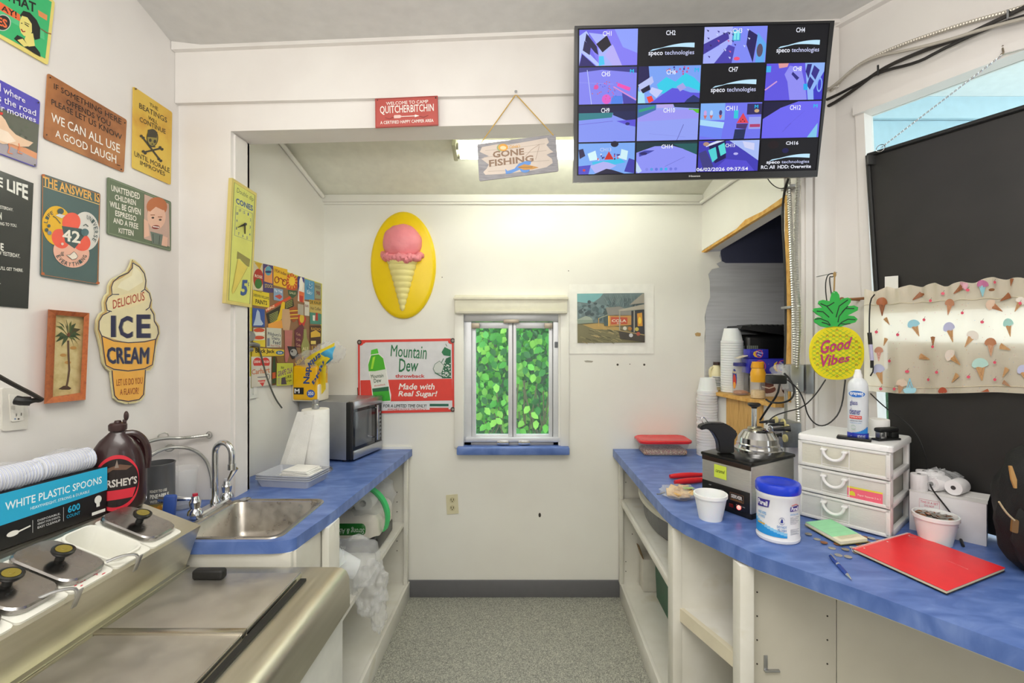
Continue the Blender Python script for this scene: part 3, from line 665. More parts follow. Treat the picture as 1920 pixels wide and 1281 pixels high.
a.done()
f=pmap(JL,'Q')
b=MB(); b.extr([f(x,y,.027) for x,y in ((238,462),(232,478),(158,502),(156,497),(205,470))],(-.002,0,0)); t.part('clock_hand',b,BLK,world=True)
b=MB(); b.extr([f(x,y,.024) for x,y in ((216,468),(226,470),(224,560),(218,560))],(-.002,0,0)); t.part('clock_hand',b,BLK,world=True)
b=MB(); b.cyl(f(222,470,.018),f(222,470,.03),.006); t.part('hand_hub',b,BLK,world=True)
# collage board on the alcove's left wall
t,a=sign('advert_collage','large yellow-edged board of old advertisements behind the microwave','board',AL,'K',[(60,30),(748,262),(742,980),(55,1255)],'#d8cf3c',off=.014,th=.012,r=0)
a=Art(t,lambda x,y,o:on(455+x/5.025,480+y/5.025,AL,.014+o),step=.00003)
a.poly([(95,50),(738,275),(732,975),(80,1235)],'#8f6a4a')
def qd(x0,y0,x1,y1,col,k=.34,k2=None): a.poly([(x0,y0),(x1,y0+(x1-x0)*k),(x1,y1+(x1-x0)*(k if k2 is None else k2)),(x0,y1)],col)
qd(95,50,190,320,'#d9cfae',.3,.1); a.ell(148,215,48,95,'#b8382e',24); a.ell(148,262,34,48,'#3c7a3a',18); a.tp('ROSE',115,170,200,185,190,215,'#e9dcc8',.04); a.poly([(110,60),(185,70),(160,130)],'#d8b030')
qd(192,72,288,345,'#4a3f78',.22,.02); a.poly([(205,120),(240,88),(280,130),(282,262),(203,240)],'#e89a58'); a.ell(242,140,30,45,'#5ba3b8',18); a.ell(242,150,32,12,'#2c3e70',12); a.tp('STOCK',208,262,300,285,272,305,'#c9b25a',.04)
qd(290,92,422,275,'#e8b82c',.27,.25); a.tp('1934 Indian',302,118,152,415,158,188,'#6b3324',.03)
for x in (322,395): a.circ(x,225 if x<350 else 250,20,28,9,'#8b2d1e')
a.line([(330,220),(360,210),(395,245)],10,'#8b2d1e')
a.poly([(418,185),(465,160),(512,205),(515,300),(470,345),(412,310)],'#c8512c'); a.ell(465,238,30,42,'#f2c83a',18)
for k in range(12):
    an=k*math.pi/6; a.line([(465+30*math.cos(an),238+40*math.sin(an)),(465+52*math.cos(an),238+72*math.sin(an))],6,'#f2c83a')
a.poly([(425,318),(515,330),(508,370),(472,400),(430,365)],'#3d5a3f'); a.tp('SALE',440,335,355,500,345,365,'#c9c9a0',.03)
qd(520,190,582,425,'#e9e2d6',.22,.2); a.poly([(520,190),(582,205),(580,260),(548,205),(525,330),(520,400)],'#3a3a88'); a.poly([(530,330),(580,345),(578,440),(532,425)],'#e2703c'); a.ell(550,260,18,62,'#f3efe4',18); a.poly([(535,370),(570,380),(565,440),(540,430)],'#c23a34')
qd(585,215,676,410,'#5a9cc0',.3,.08); 
for k in range(10): a.circ(625+random.uniform(-18,22),290+random.uniform(-50,60),14,20,4,random.choice(['#c9dfe4','#2c5f98']),0,240,8)
qd(680,250,740,400,'#9a9a78',.2,.1); a.tp('FEED',685,275,300,732,290,315,'#4b4638',.03); a.tp('98',692,325,365,728,335,375,'#7c3c34',.05)
a.poly([(96,320),(250,350),(252,488),(92,462)],'#e6cf32'); a.tp('SHERWIN WILLIAMS',102,352,380,248,388,415,'#3c3c34',.02); a.tp('PAINTS',122,405,450,230,425,465,'#26231c',.04); a.line([(105,320),(180,345)],4,'#26231c')
qd(292,300,380,415,'#8aa6c4',.2,.15); a.tp('Tip Top',298,315,340,372,328,352,'#e9ecf0',.03); a.poly([(300,378),(350,362),(375,385),(350,410)],'#c64a44')
a.poly([(215,500),(445,378),(455,398),(222,530)],'#d8502c'); a.tq('HEINZ',((218,500),(300,460),(304,480),(222,522)),'#f3e6c0',.04)
a.poly([(222,545),(475,402),(485,470),(370,580),(245,650)],'#2c2a22')
for k in range(6): a.line([(250+k*2,560+k*16),(335-k,520+k*13)],6,'#9fa85c')
for k in range(4): a.line([(405,450+k*14),(470,415+k*16)],6,'#9fa85c')
a.poly([(378,430),(400,440),(395,520),(370,590),(330,640),(262,670),(255,650),(325,600),(350,520),(365,450)],'#e8c020')
a.poly([(240,640),(380,600),(390,680),(240,690)],'#e9a040')
qd(92,488,208,665,'#3355a0',.12,.05); a.poly([(140,505),(160,530),(170,600),(195,640),(180,655),(100,655),(120,590),(130,530)],'#b9cbe0')
a.poly([(440,490),(500,475),(530,520),(528,590),(480,628),(445,590)],'#a8552c')
for y in (520,556,590): a.line([(442,y),(530,y-6)],9,'#e6c63c')
a.poly([(375,500),(440,500),(452,620),(440,700),(380,700),(368,600)],'#c7a27c'); a.poly([(395,700),(470,700),(460,860),(420,1000),(400,1000)],'#b8706a')
a.poly([(520,560),(560,540),(600,590),(580,660),(530,650)],'#c23c2c'); a.ell(558,590,22,42,'#d8b830',16)
qd(583,425,628,560,'#d7d3c4',.2,.15); a.tp('BAR',590,455,480,622,462,486,'#7a3a30',.03); qd(520,450,575,550,'#b3ab98',.2,.2)
qd(628,410,742,455,'#c8a038',.12,.1); a.tp('DE KALB',635,418,448,735,432,458,'#3d4a28',.04)
a.poly([(628,455),(742,468),(742,545),(632,530)],'#c8b060'); a.tp('Hot Coffee',640,475,505,735,488,518,'#52402a',.02); a.poly([(632,530),(742,548),(742,645),(636,640)],'#4a8f7c'); a.poly([(660,560),(682,560),(680,612),(662,610)],'#efe9dc'); a.poly([(688,535),(708,538),(710,612),(685,608)],'#b8382c')
qd(100,680,210,800,'#cfd0b8',.0,0); a.ell(155,700,52,20,'#d2502c',16); a.ell(155,735,52,18,'#e9e2d0',16); a.ell(155,770,50,18,'#d2502c',16); a.poly([(95,800),(212,790),(212,860),(92,845)],'#e3cc34')
qd(225,675,365,862,'#c9c9b8',.06,0); a.tp('Pillsbury\'s',238,715,755,358,732,770,'#2b3250',.02); a.tp('Dairy',276,755,795,350,770,805,'#2b3250',.02); a.tp('Feed',286,795,830,355,800,838,'#2b3250',.02); a.tp('Red Wing',265,835,858,352,838,862,'#b04a44',.01); a.rect(232,775,255,850,'#7e8494')
a.poly([(490,700),(560,640),(580,680),(545,860),(495,860)],'#6c2f3c'); 
for y in (720,770,820): a.tp('Cola',505,y,y+25,545,y+12,y+35,'#c9a07c',.02)
a.poly([(575,690),(600,690),(605,770),(628,830),(628,940),(555,955),(552,850),(575,770)],'#9a9a58'); a.tp('ALE',562,860,890,620,858,888,'#d9d2a0',.04)
a.poly([(635,655),(740,655),(738,830),(636,840)],'#4a3020'); a.poly([(642,720),(690,700),(732,730),(732,760),(642,770)],'#e2b840'); a.tp('RADIO',645,672,700,735,680,708,'#c8973c',.04); a.rect(642,800,690,832,'#e9d070')
for x in (650,680,705): a.rect(x,850,x+10,930,'#c7a03a')
a.poly([(90,862),(390,885),(388,940),(85,950)],'#dfc233'); a.tp('Black Jack',120,868,925,303,885,925,'#1e1c1a',.05); a.ell(350,912,38,20,'#3d6a90',16); a.tp('GUM',330,902,922,370,905,924,'#e9ecf0',.03)
a.poly([(420,850),(500,855),(530,940),(470,975),(440,920)],'#2d2b30'); a.ell(480,910,32,34,'#aaa9a6',14); a.ell(465,900,9,11,'#2d2b30',8)
a.poly([(80,950),(272,950),(268,1215),(82,1240)],'#d5cfc0'); a.ell(140,1005,42,48,'#cf3b34',22); a.ell(215,1005,42,48,'#cf3b34',22); a.rect(82,1035,268,1062,'#d5cfc0'); a.tp('DRINK',108,985,1010,172,985,1008,'#e9dcd0',.03); a.tp('CRUSH',185,985,1008,250,985,1010,'#e9dcd0',.03)
a.tp('Carhart',85,1072,1120,255,1045,1100,'#d07a50',.03); a.line([(140,1145),(225,1140)],6,'#38455a'); a.circ(240,1140,14,26,5,'#38455a'); a.poly([(140,1175),(215,1168),(190,1232)],'#cf3b34'); a.tp('BRAND',150,1182,1198,205,1178,1195,'#e9dcd0',.03)
a.poly([(278,950),(318,955),(315,1215),(275,1222)],'#5a3a1c'); a.poly([(290,950),(304,950),(312,1050),(310,1200),(278,1205),(280,1050)],'#2d4a30'); a.poly([(280,1100),(310,1095),(310,1150),(280,1160)],'#c8562c')
a.poly([(322,1010),(476,1010),(474,1215),(320,1225)],'#c3cc50'); a.tp('GRAPE OLA',330,1090,1140,468,1045,1100,'#74447c',.04); a.rect(330,1148,355,1212,'#a9a678'); a.poly([(365,1150),(400,1140),(415,1210),(362,1212)],'#4c4658'); a.tp('LIKE',405,1128,1155,460,1120,1145,'#3c4a30',.02); a.tp('Grape',410,1168,1195,462,1158,1185,'#3c4a30',.02); a.tp('Its',362,1040,1065,390,1035,1062,'#3c4a30',.03)
a.poly([(315,945),(395,945),(380,1005),(330,1005)],'#8a6b3c'); a.tq('HELP',((490,1010),(575,940),(585,965),(505,1040)),'#e2c038',.05)
a.done()
# wall plates on the alcove's left wall
f=pmap(AL,'D')
t=Thing('switch_plate','double white wall plate low on the alcove wall below the collage','outlet',f(135,890,0))
b=MB(); b.extr(rounded([f(105,770,.012),f(163,765,.012),f(166,885,.012),f(105,895,.012)],.004),-AL[1]*.012); t.part('cover_plate',b,m('#dedfd8',.35),world=True)
for x in (113,142):
    b=MB(); b.extr([f(x,785,.016),f(x+16,783,.016),f(x+16,868,.016),f(x,872,.016)],-AL[1]*.004); t.part('receptacle',b,m('#e6e6df',.35),world=True)
t=Thing('wall_socket','round grey wall socket with the microwave plug at the lower left of the collage','outlet',f(120,660,0))
b=MB(); b.cyl(f(122,590,.0),f(122,590,.03),.026,seg=24); t.part('socket_body',b,m('#9a9a96',.4),world=True)
b=MB(); b.cyl(f(112,580,.03),f(112,580,.034),.012); t.part('socket_face',b,m('#d8cf98',.4),world=True)
# =============== header: signs, screen, light ===============
t,a=sign('camp_sign','small red metal sign WELCOME TO CAMP on the white header board','sign',HP,'Hd',[(166,96),(617,74),(622,288),(168,308)],'#b74f47',off=.034,th=.004,r=.002)
a.line([(171,101),(613,79),(618,284),(172,303)],4,'#7c2f2b',True); WH='#f2ece6'
a.tq('WELCOME TO CAMP',((245,120),(548,104),(549,128),(246,143)),WH,.01)
a.tq('QUITCHERBITCHIN',((200,150),(588,132),(589,195),(203,215)),WH,.015)
a.line([(300,227),(480,219)],5,WH); a.poly([(303,215),(345,213),(362,224),(345,236),(303,238)],'#e6c4be'); a.poly([(452,210),(484,219),(452,230)],WH); a.line([(238,232),(270,242),(300,228)],5,'#8e3a34'); a.line([(485,222),(515,230),(550,215)],5,'#8e3a34')
a.tq('A CERTIFIED HAPPY CAMPER AREA',((203,258),(586,241),(587,264),(204,281)),WH,.02); a.ell(603,90,6,6,'#2a1714',8); a.ell(183,107,4,4,'#2a1714',8); a.done()
FPL=plane(on(970,178,HP,.02),(0,-1,0))
f=pmap(FPL,'Hd')
t=Thing('fishing_sign','weathered wooden GONE FISHING board hanging tilted from a gold cord','sign',f(1200,690,0))
b=MB(); b.extr(rounded([f(900,424,0),f(1466,352,0),f(1488,618,0),f(916,690,0)],.008),(0,.006,0))
t.part('board',b,ramp_mat('grey_wood',[(.3,'#87858c'),(.6,'#a19fa4'),(.8,'#7f7d85')],16,rough=.6,stretch=(1,1,7)),world=True)
a=Art(t,lambda x,y,o:f(x,y,o))
a.poly([(935,445),(1040,425),(1130,428),(1260,405),(1405,378),(1418,410),(1400,430),(1425,460),(1450,480),(1400,500),(1440,530),(1445,560),(1400,590),(1300,612),(1180,628),(1060,640),(960,645),(945,625),(970,600),(985,570),(930,530),(985,510),(920,480)],'#d3c5ba')
for q in ([(950,520),(1100,500),(1400,470)],[(960,470),(1150,455),(1390,420)],[(990,585),(1200,560),(1420,540)],[(980,620),(1150,612)]): a.line(q,3,'#b3a498')
BR='#8d6f58'; a.tq('GONE',((1012,476),(1238,452),(1240,500),(1014,524)),BR,.05); a.tq('FISHING',((985,538),(1305,502),(1308,548),(988,588)),BR,.05)
a.ell(1070,450,28,26,'#9aa878',16,rot=10); a.ell(1088,447,36,26,'#e0a23c',18); a.ell(1088,450,22,14,'#e8d6a8',14); a.tq("Cabela's",((1132,432),(1210,424),(1211,446),(1133,454)),'#dba64a',.03,.2)
a.poly([(1103,600),(1120,618),(1170,600),(1200,565),(1250,545),(1290,548),(1285,570),(1240,585),(1200,610),(1150,632),(1108,640)],'#5b8fd6'); a.ell(1245,605,36,24,'#5b8fd6',16); a.poly([(1190,590),(1240,568),(1300,580),(1345,592),(1300,604),(1240,610)],'#c58d3c'); a.line([(1200,592),(1300,588)],4,'#7a5a2c')
a.line([(1245,515),(1290,465),(1350,425),(1345,450),(1322,535)],2,'#8d6f58'); a.done()
b=MB(); nail=f(1180,52,.0)
for q in ((928,418),(1450,360)): b.tube([nail+Vector((0,.0,-.008)),f(*q,.003)],.0022,6)
t.part('hanging_cord',b,m('#c9a24a',.6),world=True)
b=MB(); b.cyl(nail+Vector((0,.04,-.006)),nail+Vector((0,-.008,.0)),.003,.003,8); b.cyl(nail+Vector((0,-.008,0)),nail+Vector((0,-.010,0)),.006,.006,10); t.part('nail',b,CHROME,world=True)
# camera monitor
def aty(px,py,Y): return on(px,py,plane((0,Y,0),(0,-1,0)))
TL,TR,BRc,BL=aty(1077.6,48.4,1.80),aty(1565,38.4,1.80),aty(1532.6,331.5,1.915),aty(1074.9,342.3,1.915)
nrm=(TR-TL).cross(BL-TL).normalized(); nrm=nrm if nrm.y<0 else -nrm
SPL=(TL.copy(),nrm)
t=Thing('security_monitor','large flat screen showing sixteen camera views, tilted on the header','television',(BL+BRc)/2)
px_=pmap(SPL,'TV')
ou=[px_(65,105,0),px_(1865,68,0),px_(1745,1150,0),px_(55,1190,0)]; inn=[px_(86,124,0),px_(1832,86,0),px_(1738,1106,0),px_(80,1142,0)]
for k in range(4):
    j=(k+1)%4; b=MB(); b.hexa([ou[k],ou[j],inn[j],inn[k]],[v-nrm*.03 for v in (ou[k],ou[j],inn[j],inn[k])]); t.part('bezel',b,m('#17171a',.25),world=True)
b=MB(); b.extr([v-nrm*.004 for v in inn],-nrm*.02); scr=t.part('screen',b,m('#0b0b12',.3,emit=1.0,spec=.15),world=True)
cc=(ou[0]+ou[2])/2; b=MB(); b.hexa([v-nrm*.025 for v in ou],[cc+(v-cc)*.72-nrm*.075 for v in ou]); t.part('rear_housing',b,m('#1b1b1d',.5),world=True)
b=MB(); q=cc-nrm*.07; b.box(q.x-.03,q.x+.03,q.y,hy(q.x)-.02,q.z-.03,q.z+.03); b.box(q.x-.12,q.x+.12,hy(q.x)-.035,hy(q.x)-.018,q.z-.12,q.z+.1,bev=.004); t.part('wall_bracket',b,BLK,world=True)
def sg(u,v):
    tx=86+(1832-86)*u; ty=124+(86-124)*u; bx=80+(1738-80)*u; by=1142+(1106-1142)*u
    return tx+(bx-tx)*v,ty+(by-ty)*v
vr=[.004,.262,.523,.779,.998]; ur=[.003,.2425,.5,.757,.998]
class Cell:
    def __init__(s,a,i,j): s.a=a;s.i=i;s.j=j
    def g(s,p): 
        u0,u1,v0,v1=ur[s.i]+.0035,ur[s.i+1]-.0035,vr[s.j]+.005,vr[s.j+1]-.005
        return sg(u0+(u1-u0)*p[0]/100,v0+(v1-v0)*p[1]/60)
    def poly(s,pts,c): s.a.poly([s.g(p) for p in pts],c)
    def rect(s,x0,y0,x1,y1,c): s.poly([(x0,y0),(x1,y0),(x1,y1),(x0,y1)],c)
    def line(s,pts,w,c): s.a.line([s.g(p) for p in pts],w,c)
    def ell(s,cx,cy,rx,ry,c,n=14): s.poly([(cx+rx*math.cos(2*math.pi*k/n),cy+ry*math.sin(2*math.pi*k/n)) for k in range(n)],c)
    def text(s,tx,x0,y0,x1,y1,c,b=.02): s.a.tq(tx,(s.g((x0,y0)),s.g((x1,y0)),s.g((x1,y1)),s.g((x0,y1))),c,b)
a=Art(t,lambda x,y,o:px_(x,y,-.004+o),base=.0004,step=.00002,matf=lambda c:m(c,.3,emit=1.0,spec=.15),parent=scr,pname='camera_picture')
WT='#eef0fb'; LB='#8f92f6'; MBl='#6a64ee'; DB='#1d1a5c'
def ch(i,j,n,bg,x=50): 
    c=Cell(a,i,j); c.rect(0,0,100,60,bg); return c
def lab(c,n,x=42,y=3,h=8,w=15): c.text('CH%d'%n,x,y,x+w+(4 if n>9 else 0),y+h,WT,.025)
def speco(i,j,n,tx=42):
    c=ch(i,j,n,'#0c0c14'); lab(c,n,tx,4); c.poly([(17,38)]+[(17+k*3.55,38-13*math.sin(k/20*1.75)) for k in range(1,21)]+[(88,33)]+[(88-k*3.5,33-4.0*math.sin(k/20*2.6)+k*.22) for k in range(1,20)],'#bfe6fb'); c.text('speco',15,39,38,47,WT,.025); c.text('technologies',41,37,88,46.5,'#cfd4f8',.01)
speco(1,0,2);speco(3,0,4,46);speco(2,1,7)
c=ch(0,0,1,'#847df4'); c.poly([(60,0),(100,0),(100,40),(75,30)],'#8fa0fb'); c.poly([(0,0),(48,0),(20,30),(35,60),(0,60)],'#6f6ae8'); c.poly([(0,10),(12,2),(16,8),(8,30),(38,60),(30,60),(4,38),(0,58)],'#b5c3fb'); c.poly([(12,6),(30,28),(33,42),(27,38),(10,18)],'#1c1748'); c.poly([(16,5),(46,9),(70,60),(34,60),(33,28)],'#a9b3fa'); c.poly([(9,18),(20,28),(18,42),(6,34)],'#221a4c'); c.poly([(47,10),(55,26),(40,38),(29,24)],'#1a1026'); c.poly([(5,40),(28,60),(0,60)],'#241a68'); c.poly([(34,44),(42,44),(44,58),(34,60)],'#46c6f4'); c.poly([(57,25),(60,30),(74,60),(58,60),(44,42)],'#b6aef6'); lab(c,1,40,3)
c=ch(2,0,3,'#7f8af5'); c.rect(0,0,45,30,'#b0b6f8'); c.poly([(0,28),(38,8),(40,20),(0,45)],'#43389c'); c.poly([(0,45),(40,22),(30,60),(0,60)],'#a5aefa'); c.poly([(40,30),(50,34),(46,60),(18,60)],'#4b43b0'); c.rect(45,6,58,24,'#3f9fd8'); c.rect(47,8,51,22,'#7fe8f0'); c.rect(52,8,56,22,'#7fe8f0'); c.poly([(70,5),(85,15),(80,60),(68,30)],'#241d5c'); c.poly([(85,10),(100,30),(98,60),(84,60)],'#5fa8ee'); c.ell(90,40,5,11,'#5a4e66'); c.ell(54,53,5,3,'#f0527c'); 
for k in range(26): c.poly([(x0:=random.uniform(2,70),y0:=random.uniform(3,50)),(x0+4,y0+1),(x0+3,y0+4)],random.choice(['#3b2f8c','#d05f9c','#c9d4fb','#26205e']))
lab(c,3,45,3)
c=ch(0,1,5,'#8384f0'); c.poly([(0,0),(100,0),(100,10),(40,4),(0,8)],'#3c3a8c'); c.line([(14,4),(22,60)],4,'#c0ccfb'); c.line([(0,24),(60,28)],2,'#9fa8f6'); c.poly([(68,26),(90,34),(88,40),(66,31)],'#f04fb4'); c.line([(60,32),(100,54)],7,'#e88cc8'); c.ell(48,52,8,8,'#e05cc8'); c.poly([(58,47),(78,47),(76,60),(56,60)],'#4f83ea'); c.ell(30,32,4,4,'#e04fa4'); c.poly([(75,42),(100,56),(100,60),(78,60)],'#4a44a8')
for k in range(30): x0=random.gauss(52,13);y0=random.gauss(38,8); c.ell(x0,y0,1.2,1,random.choice(['#e04f90','#c86a70','#5f66d8']),6)
c.text('M',88,4,95,11,'#21b6ea',.06); lab(c,5,39,7)
c=ch(1,1,6,'#7aa2f4'); c.poly([(0,0),(16,0),(18,18),(0,34)],'#1f1a52'); c.poly([(0,30),(22,16),(25,26),(4,44)],'#b9c2f2'); c.poly([(30,30),(45,18),(60,26),(75,12),(90,20),(100,30),(100,42),(80,34),(60,36),(45,48),(35,42)],'#34cdea'); c.poly([(20,60),(40,46),(55,36),(68,38),(85,44),(100,45),(100,60)],'#5d55dc'); c.poly([(0,40),(10,44),(12,60),(0,60)],'#a5e0f4'); c.poly([(14,50),(22,48),(26,56),(18,60)],'#f0433c'); c.poly([(22,34),(40,40),(30,52),(18,42)],'#c3ccfa'); c.poly([(62,34),(72,28),(78,36),(68,42)],'#a6a3e6'); c.poly([(4,38),(18,30),(20,38),(8,44)],'#140f32')
for k in range(14): c.ell(random.uniform(45,80),random.uniform(2,16),1.5,2,random.choice(['#c64f8c','#3f2f8c','#e8485c']),6)
c.poly([(80,55),(90,48),(100,54),(100,60),(76,60)],'#26346c'); c.text('M',90,4,97,11,'#21b6ea',.06); lab(c,6,45,6)
c=ch(3,1,8,'#5f55e0'); c.poly([(40,4),(60,8),(70,40),(74,60),(44,60),(38,30),(32,18)],'#8f8df2'); c.poly([(66,0),(100,0),(100,60),(76,60)],'#8fb4f6'); c.poly([(70,2),(78,2),(74,26),(68,14)],'#2a237c'); c.poly([(82,4),(92,12),(86,28),(78,18)],'#332a88'); c.poly([(76,22),(84,30),(78,44),(72,36)],'#2f2888'); c.poly([(84,44),(100,14),(100,60),(86,60)],'#3b36c4'); c.circ=None; c.ell(94,36,5,12,'#7fa8f4'); c.ell(94,36,3,9,'#3b36c4'); c.poly([(66,34),(73,34),(74,44),(67,44)],'#22a9f0'); c.line([(0,43),(20,29)],9,'#cf9ad4'); c.poly([(20,0),(38,0),(36,6),(22,8)],'#e09a9c'); c.poly([(46,14),(58,24),(54,28),(44,18)],'#2b2880'); c.rect(0,4,8,14,'#3fb0ec'); lab(c,8,46,5)
c=ch(0,2,9,'#8494f2'); c.rect(0,0,100,12,'#191a44'); c.poly([(60,10),(100,10),(100,30),(80,24),(60,16)],'#1b2050'); c.poly([(0,12),(60,12),(58,20),(0,24)],'#2f7f8a'); c.line([(0,31),(60,26)],3,'#6a5fd0'); c.poly([(66,26),(100,24),(100,36),(85,33)],'#5a50d8'); c.ell(86,31,4,2.5,'#2a2470'); lab(c,9,39,4)
c=ch(1,2,10,'#92a0f4'); c.poly([(0,0),(30,0),(30,10),(0,22)],'#3f6fb0'); c.poly([(2,8),(28,2),(28,6),(2,13)],'#2fa07c'); c.rect(31,0,58,6,'#b7a8ec'); c.poly([(58,0),(100,0),(100,8),(60,5)],'#28344c'); c.poly([(83,8),(100,9),(100,16),(85,13)],'#5fc02c'); c.poly([(0,22),(30,9),(90,10),(100,18),(100,24),(0,28)],'#9b96f2'); c.line([(76,34),(66,60)],3,'#4c48a4'); c.line([(20,48),(80,55)],1.5,'#7f84e0'); lab(c,10,42,6)
c=ch(2,2,11,'#6f74ee'); c.rect(0,0,40,28,'#7fb0f6'); c.poly([(0,27),(40,32),(38,42),(0,36)],'#a8d8f8'); c.poly([(0,36),(38,42),(36,60),(0,54)],'#6c84f2'); 
for x_,c_ in ((8,'#c8a2e0'),(18,'#b8d4f8'),(33,'#40397c')): c.poly([(x_-3,20),(x_+3,20),(x_,27)],'#d06f68'); c.ell(x_,16,2.6,4.5,c_,8)
c.poly([(70,17),(80,34),(60,34)],'#dc4252'); c.poly([(60,35),(79,35),(76,44),(60,42)],'#45306c'); c.poly([(58,44),(76,44),(74,60),(56,60)],'#1f2c58'); c.rect(55,12,62,26,'#2fc8dc'); c.rect(80,24,100,44,'#9aa2ec'); c.rect(82,36,99,41,'#b03c6c'); c.rect(76,2,100,20,'#2f2860'); c.ell(92,14,4,3,'#c9a880')
for k in range(3): c.ell(67+k*3,31-3*(k%2),.9,1.2,'#2c1424',6)
c.text('M',88,4,94,10,'#21b6ea',.06); lab(c,11,41,5)
c=ch(3,2,12,'#6c66f0'); c.poly([(0,0),(60,0),(30,10),(0,28)],'#16123c'); c.line([(50,36),(36,50)],1.5,'#4840b8'); c.line([(72,16),(40,44)],1.2,'#5a52d0'); c.poly([(80,60),(97,36),(97,60)],'#7fc4e8'); c.text('M',87,5,94,11,'#21b6ea',.06); lab(c,12,46,6)
c=ch(0,3,13,'#79a8f2'); c.poly([(0,12),(8,10),(12,24),(2,30)],'#28204c'); c.poly([(16,20),(30,14),(34,32),(20,34)],'#d3f3f8'); c.poly([(76,12),(88,16),(86,34),(74,30)],'#cdeff6'); c.poly([(54,16),(63,32),(46,32)],'#c92418'); c.ell(64,2,7,6,'#15102e'); c.poly([(24,36),(48,34),(74,30),(84,38),(54,44),(26,44)],'#38bfe8'); c.poly([(20,44),(44,36),(54,38),(68,44),(54,52),(30,58)],'#b0b0f0'); c.poly([(28,60),(50,50),(60,52),(82,60)],'#171236'); c.poly([(0,44),(22,42),(18,60),(0,60)],'#4a46c4'); c.ell(10,52,2.5,2.5,'#c83440'); c.poly([(90,30),(100,34),(100,60),(82,56)],'#3f3ca8')
for k in range(16): c.ell(random.choice([random.uniform(34,46),random.uniform(64,74)]),random.uniform(22,32),1.4,2.2,random.choice(['#2b2466','#c63c5c','#d6e4fa','#4f40a0']),6)
c.text('CH13',38,9,58,16,'#c2cdf4',.01)
c=ch(1,3,14,'#8d92f4'); c.poly([(0,0),(100,0),(100,22),(60,8),(30,8),(0,20)],'#17303c'); c.poly([(60,4),(100,4),(100,26),(80,16)],'#1f5a5c'); c.poly([(5,28),(20,22),(30,16),(14,16),(4,20)],'#3f44a8'); c.ell(12,22,6,3,'#252068'); c.line([(80,30),(48,48)],2,'#5c5cc0'); c.poly([(0,36),(10,56),(4,60),(0,56)],'#c0d8f4')
for k in range(7): c.ell(18+k*8,53,2.6,3,['#7f86e6','#4f9be0','#5f74dc','#39a0e4','#2fb4ea','#6c74dc','#6f78e0'][k],8)
c.text('CH14',41,5,60,13,WT,.035)
c=ch(2,3,15,'#3f39b4'); c.poly([(14,4),(44,0),(46,34),(28,44)],'#171252'); c.poly([(16,18),(28,12),(32,34),(24,42)],'#4fd0d4'); c.poly([(32,10),(42,4),(46,24),(37,30)],'#57d8d8'); c.poly([(12,12),(42,0),(30,0),(12,8)],'#d6e0fa'); c.poly([(0,24),(12,18),(26,50),(10,58)],'#3c3a80'); c.poly([(50,0),(100,0),(100,40),(78,22)],'#a8bcf4'); c.poly([(72,2),(92,6),(92,20),(76,14)],'#cfd2f4'); c.ell(62,26,4,2.5,'#b8b4ee'); c.poly([(24,60),(46,36),(80,40),(95,60)],'#534bd0'); c.ell(12,6,5,4,'#b08c7c')
c.text('CH15',44,6,60,13,WT,.02); c.text('06/02/2026 09:37:54',-2,52,84,59,WT,.03)
c=ch(3,3,16,'#0c0c16'); c.ell(44,22,6,5,'#14124c'); c.ell(22,10,10,8,'#1a0c14'); c.text('CH16',44,4,66,11,WT,.035); c.poly([(17,42)]+[(17+k*3.55,42-13*math.sin(k/20*1.75)) for k in range(1,21)]+[(88,37)]+[(88-k*3.5,37-4.0*math.sin(k/20*2.6)+k*.22) for k in range(1,20)],'#bfe6fb'); c.text('speco',12,42.5,36,49,WT,.04); c.text('technologies',39,41,88,48.5,'#cfd4f8',.01); c.text('RC: All  HDD: Overwrite',3,50,92,57,WT,.03)
a.done()
a=Art(t,lambda x,y,o:px_(x,y,o)); a.tq('Hisense',((856,1140),(934,1138),(934,1150),(856,1152)),'#c9c9c9',.03); a.done()
# fluorescent light
t=Thing('fluorescent_light','two-tube fluorescent strip light on the sloping alcove ceiling','light',(.23,2.58,2.6))
t.inv=t.M.inverted()
Rx=Matrix.Rotation(-math.atan(.52),4,'X'); 
c0=Vector((.23,2.60,acz(2.60)-.001)); Ml=Matrix.Translation(c0)@Rx
b=MB(); b.box(-.61,.61,-.055,.055,-.045,0,bev=.004,M=Ml); t.part('housing',b,m('#e6e6d0',.4),world=True)
for s in (-1,1):
    b=MB(); b.box(.61*s-.012,.61*s+.012,-.055,.055,-.085,.0,bev=.006,M=Ml); t.part('end_cap',b,m('#b9b99c',.4),world=True)
for y in (-.03,.03):
    b=MB(); b.cyl(Ml@Vector((-.585,y,-.066)),Ml@Vector((.585,y,-.066)),.019,seg=14); t.part('tube',b,m('#fdfff0',emit=17),world=True)
    for s in (-1,1):
        b=MB(); b.cyl(Ml@Vector((.585*s,y,-.066)),Ml@Vector((.6*s,y,-.066)),.0175,seg=12); t.part('tube_cap',b,m('#8d8c78',.4),world=True)
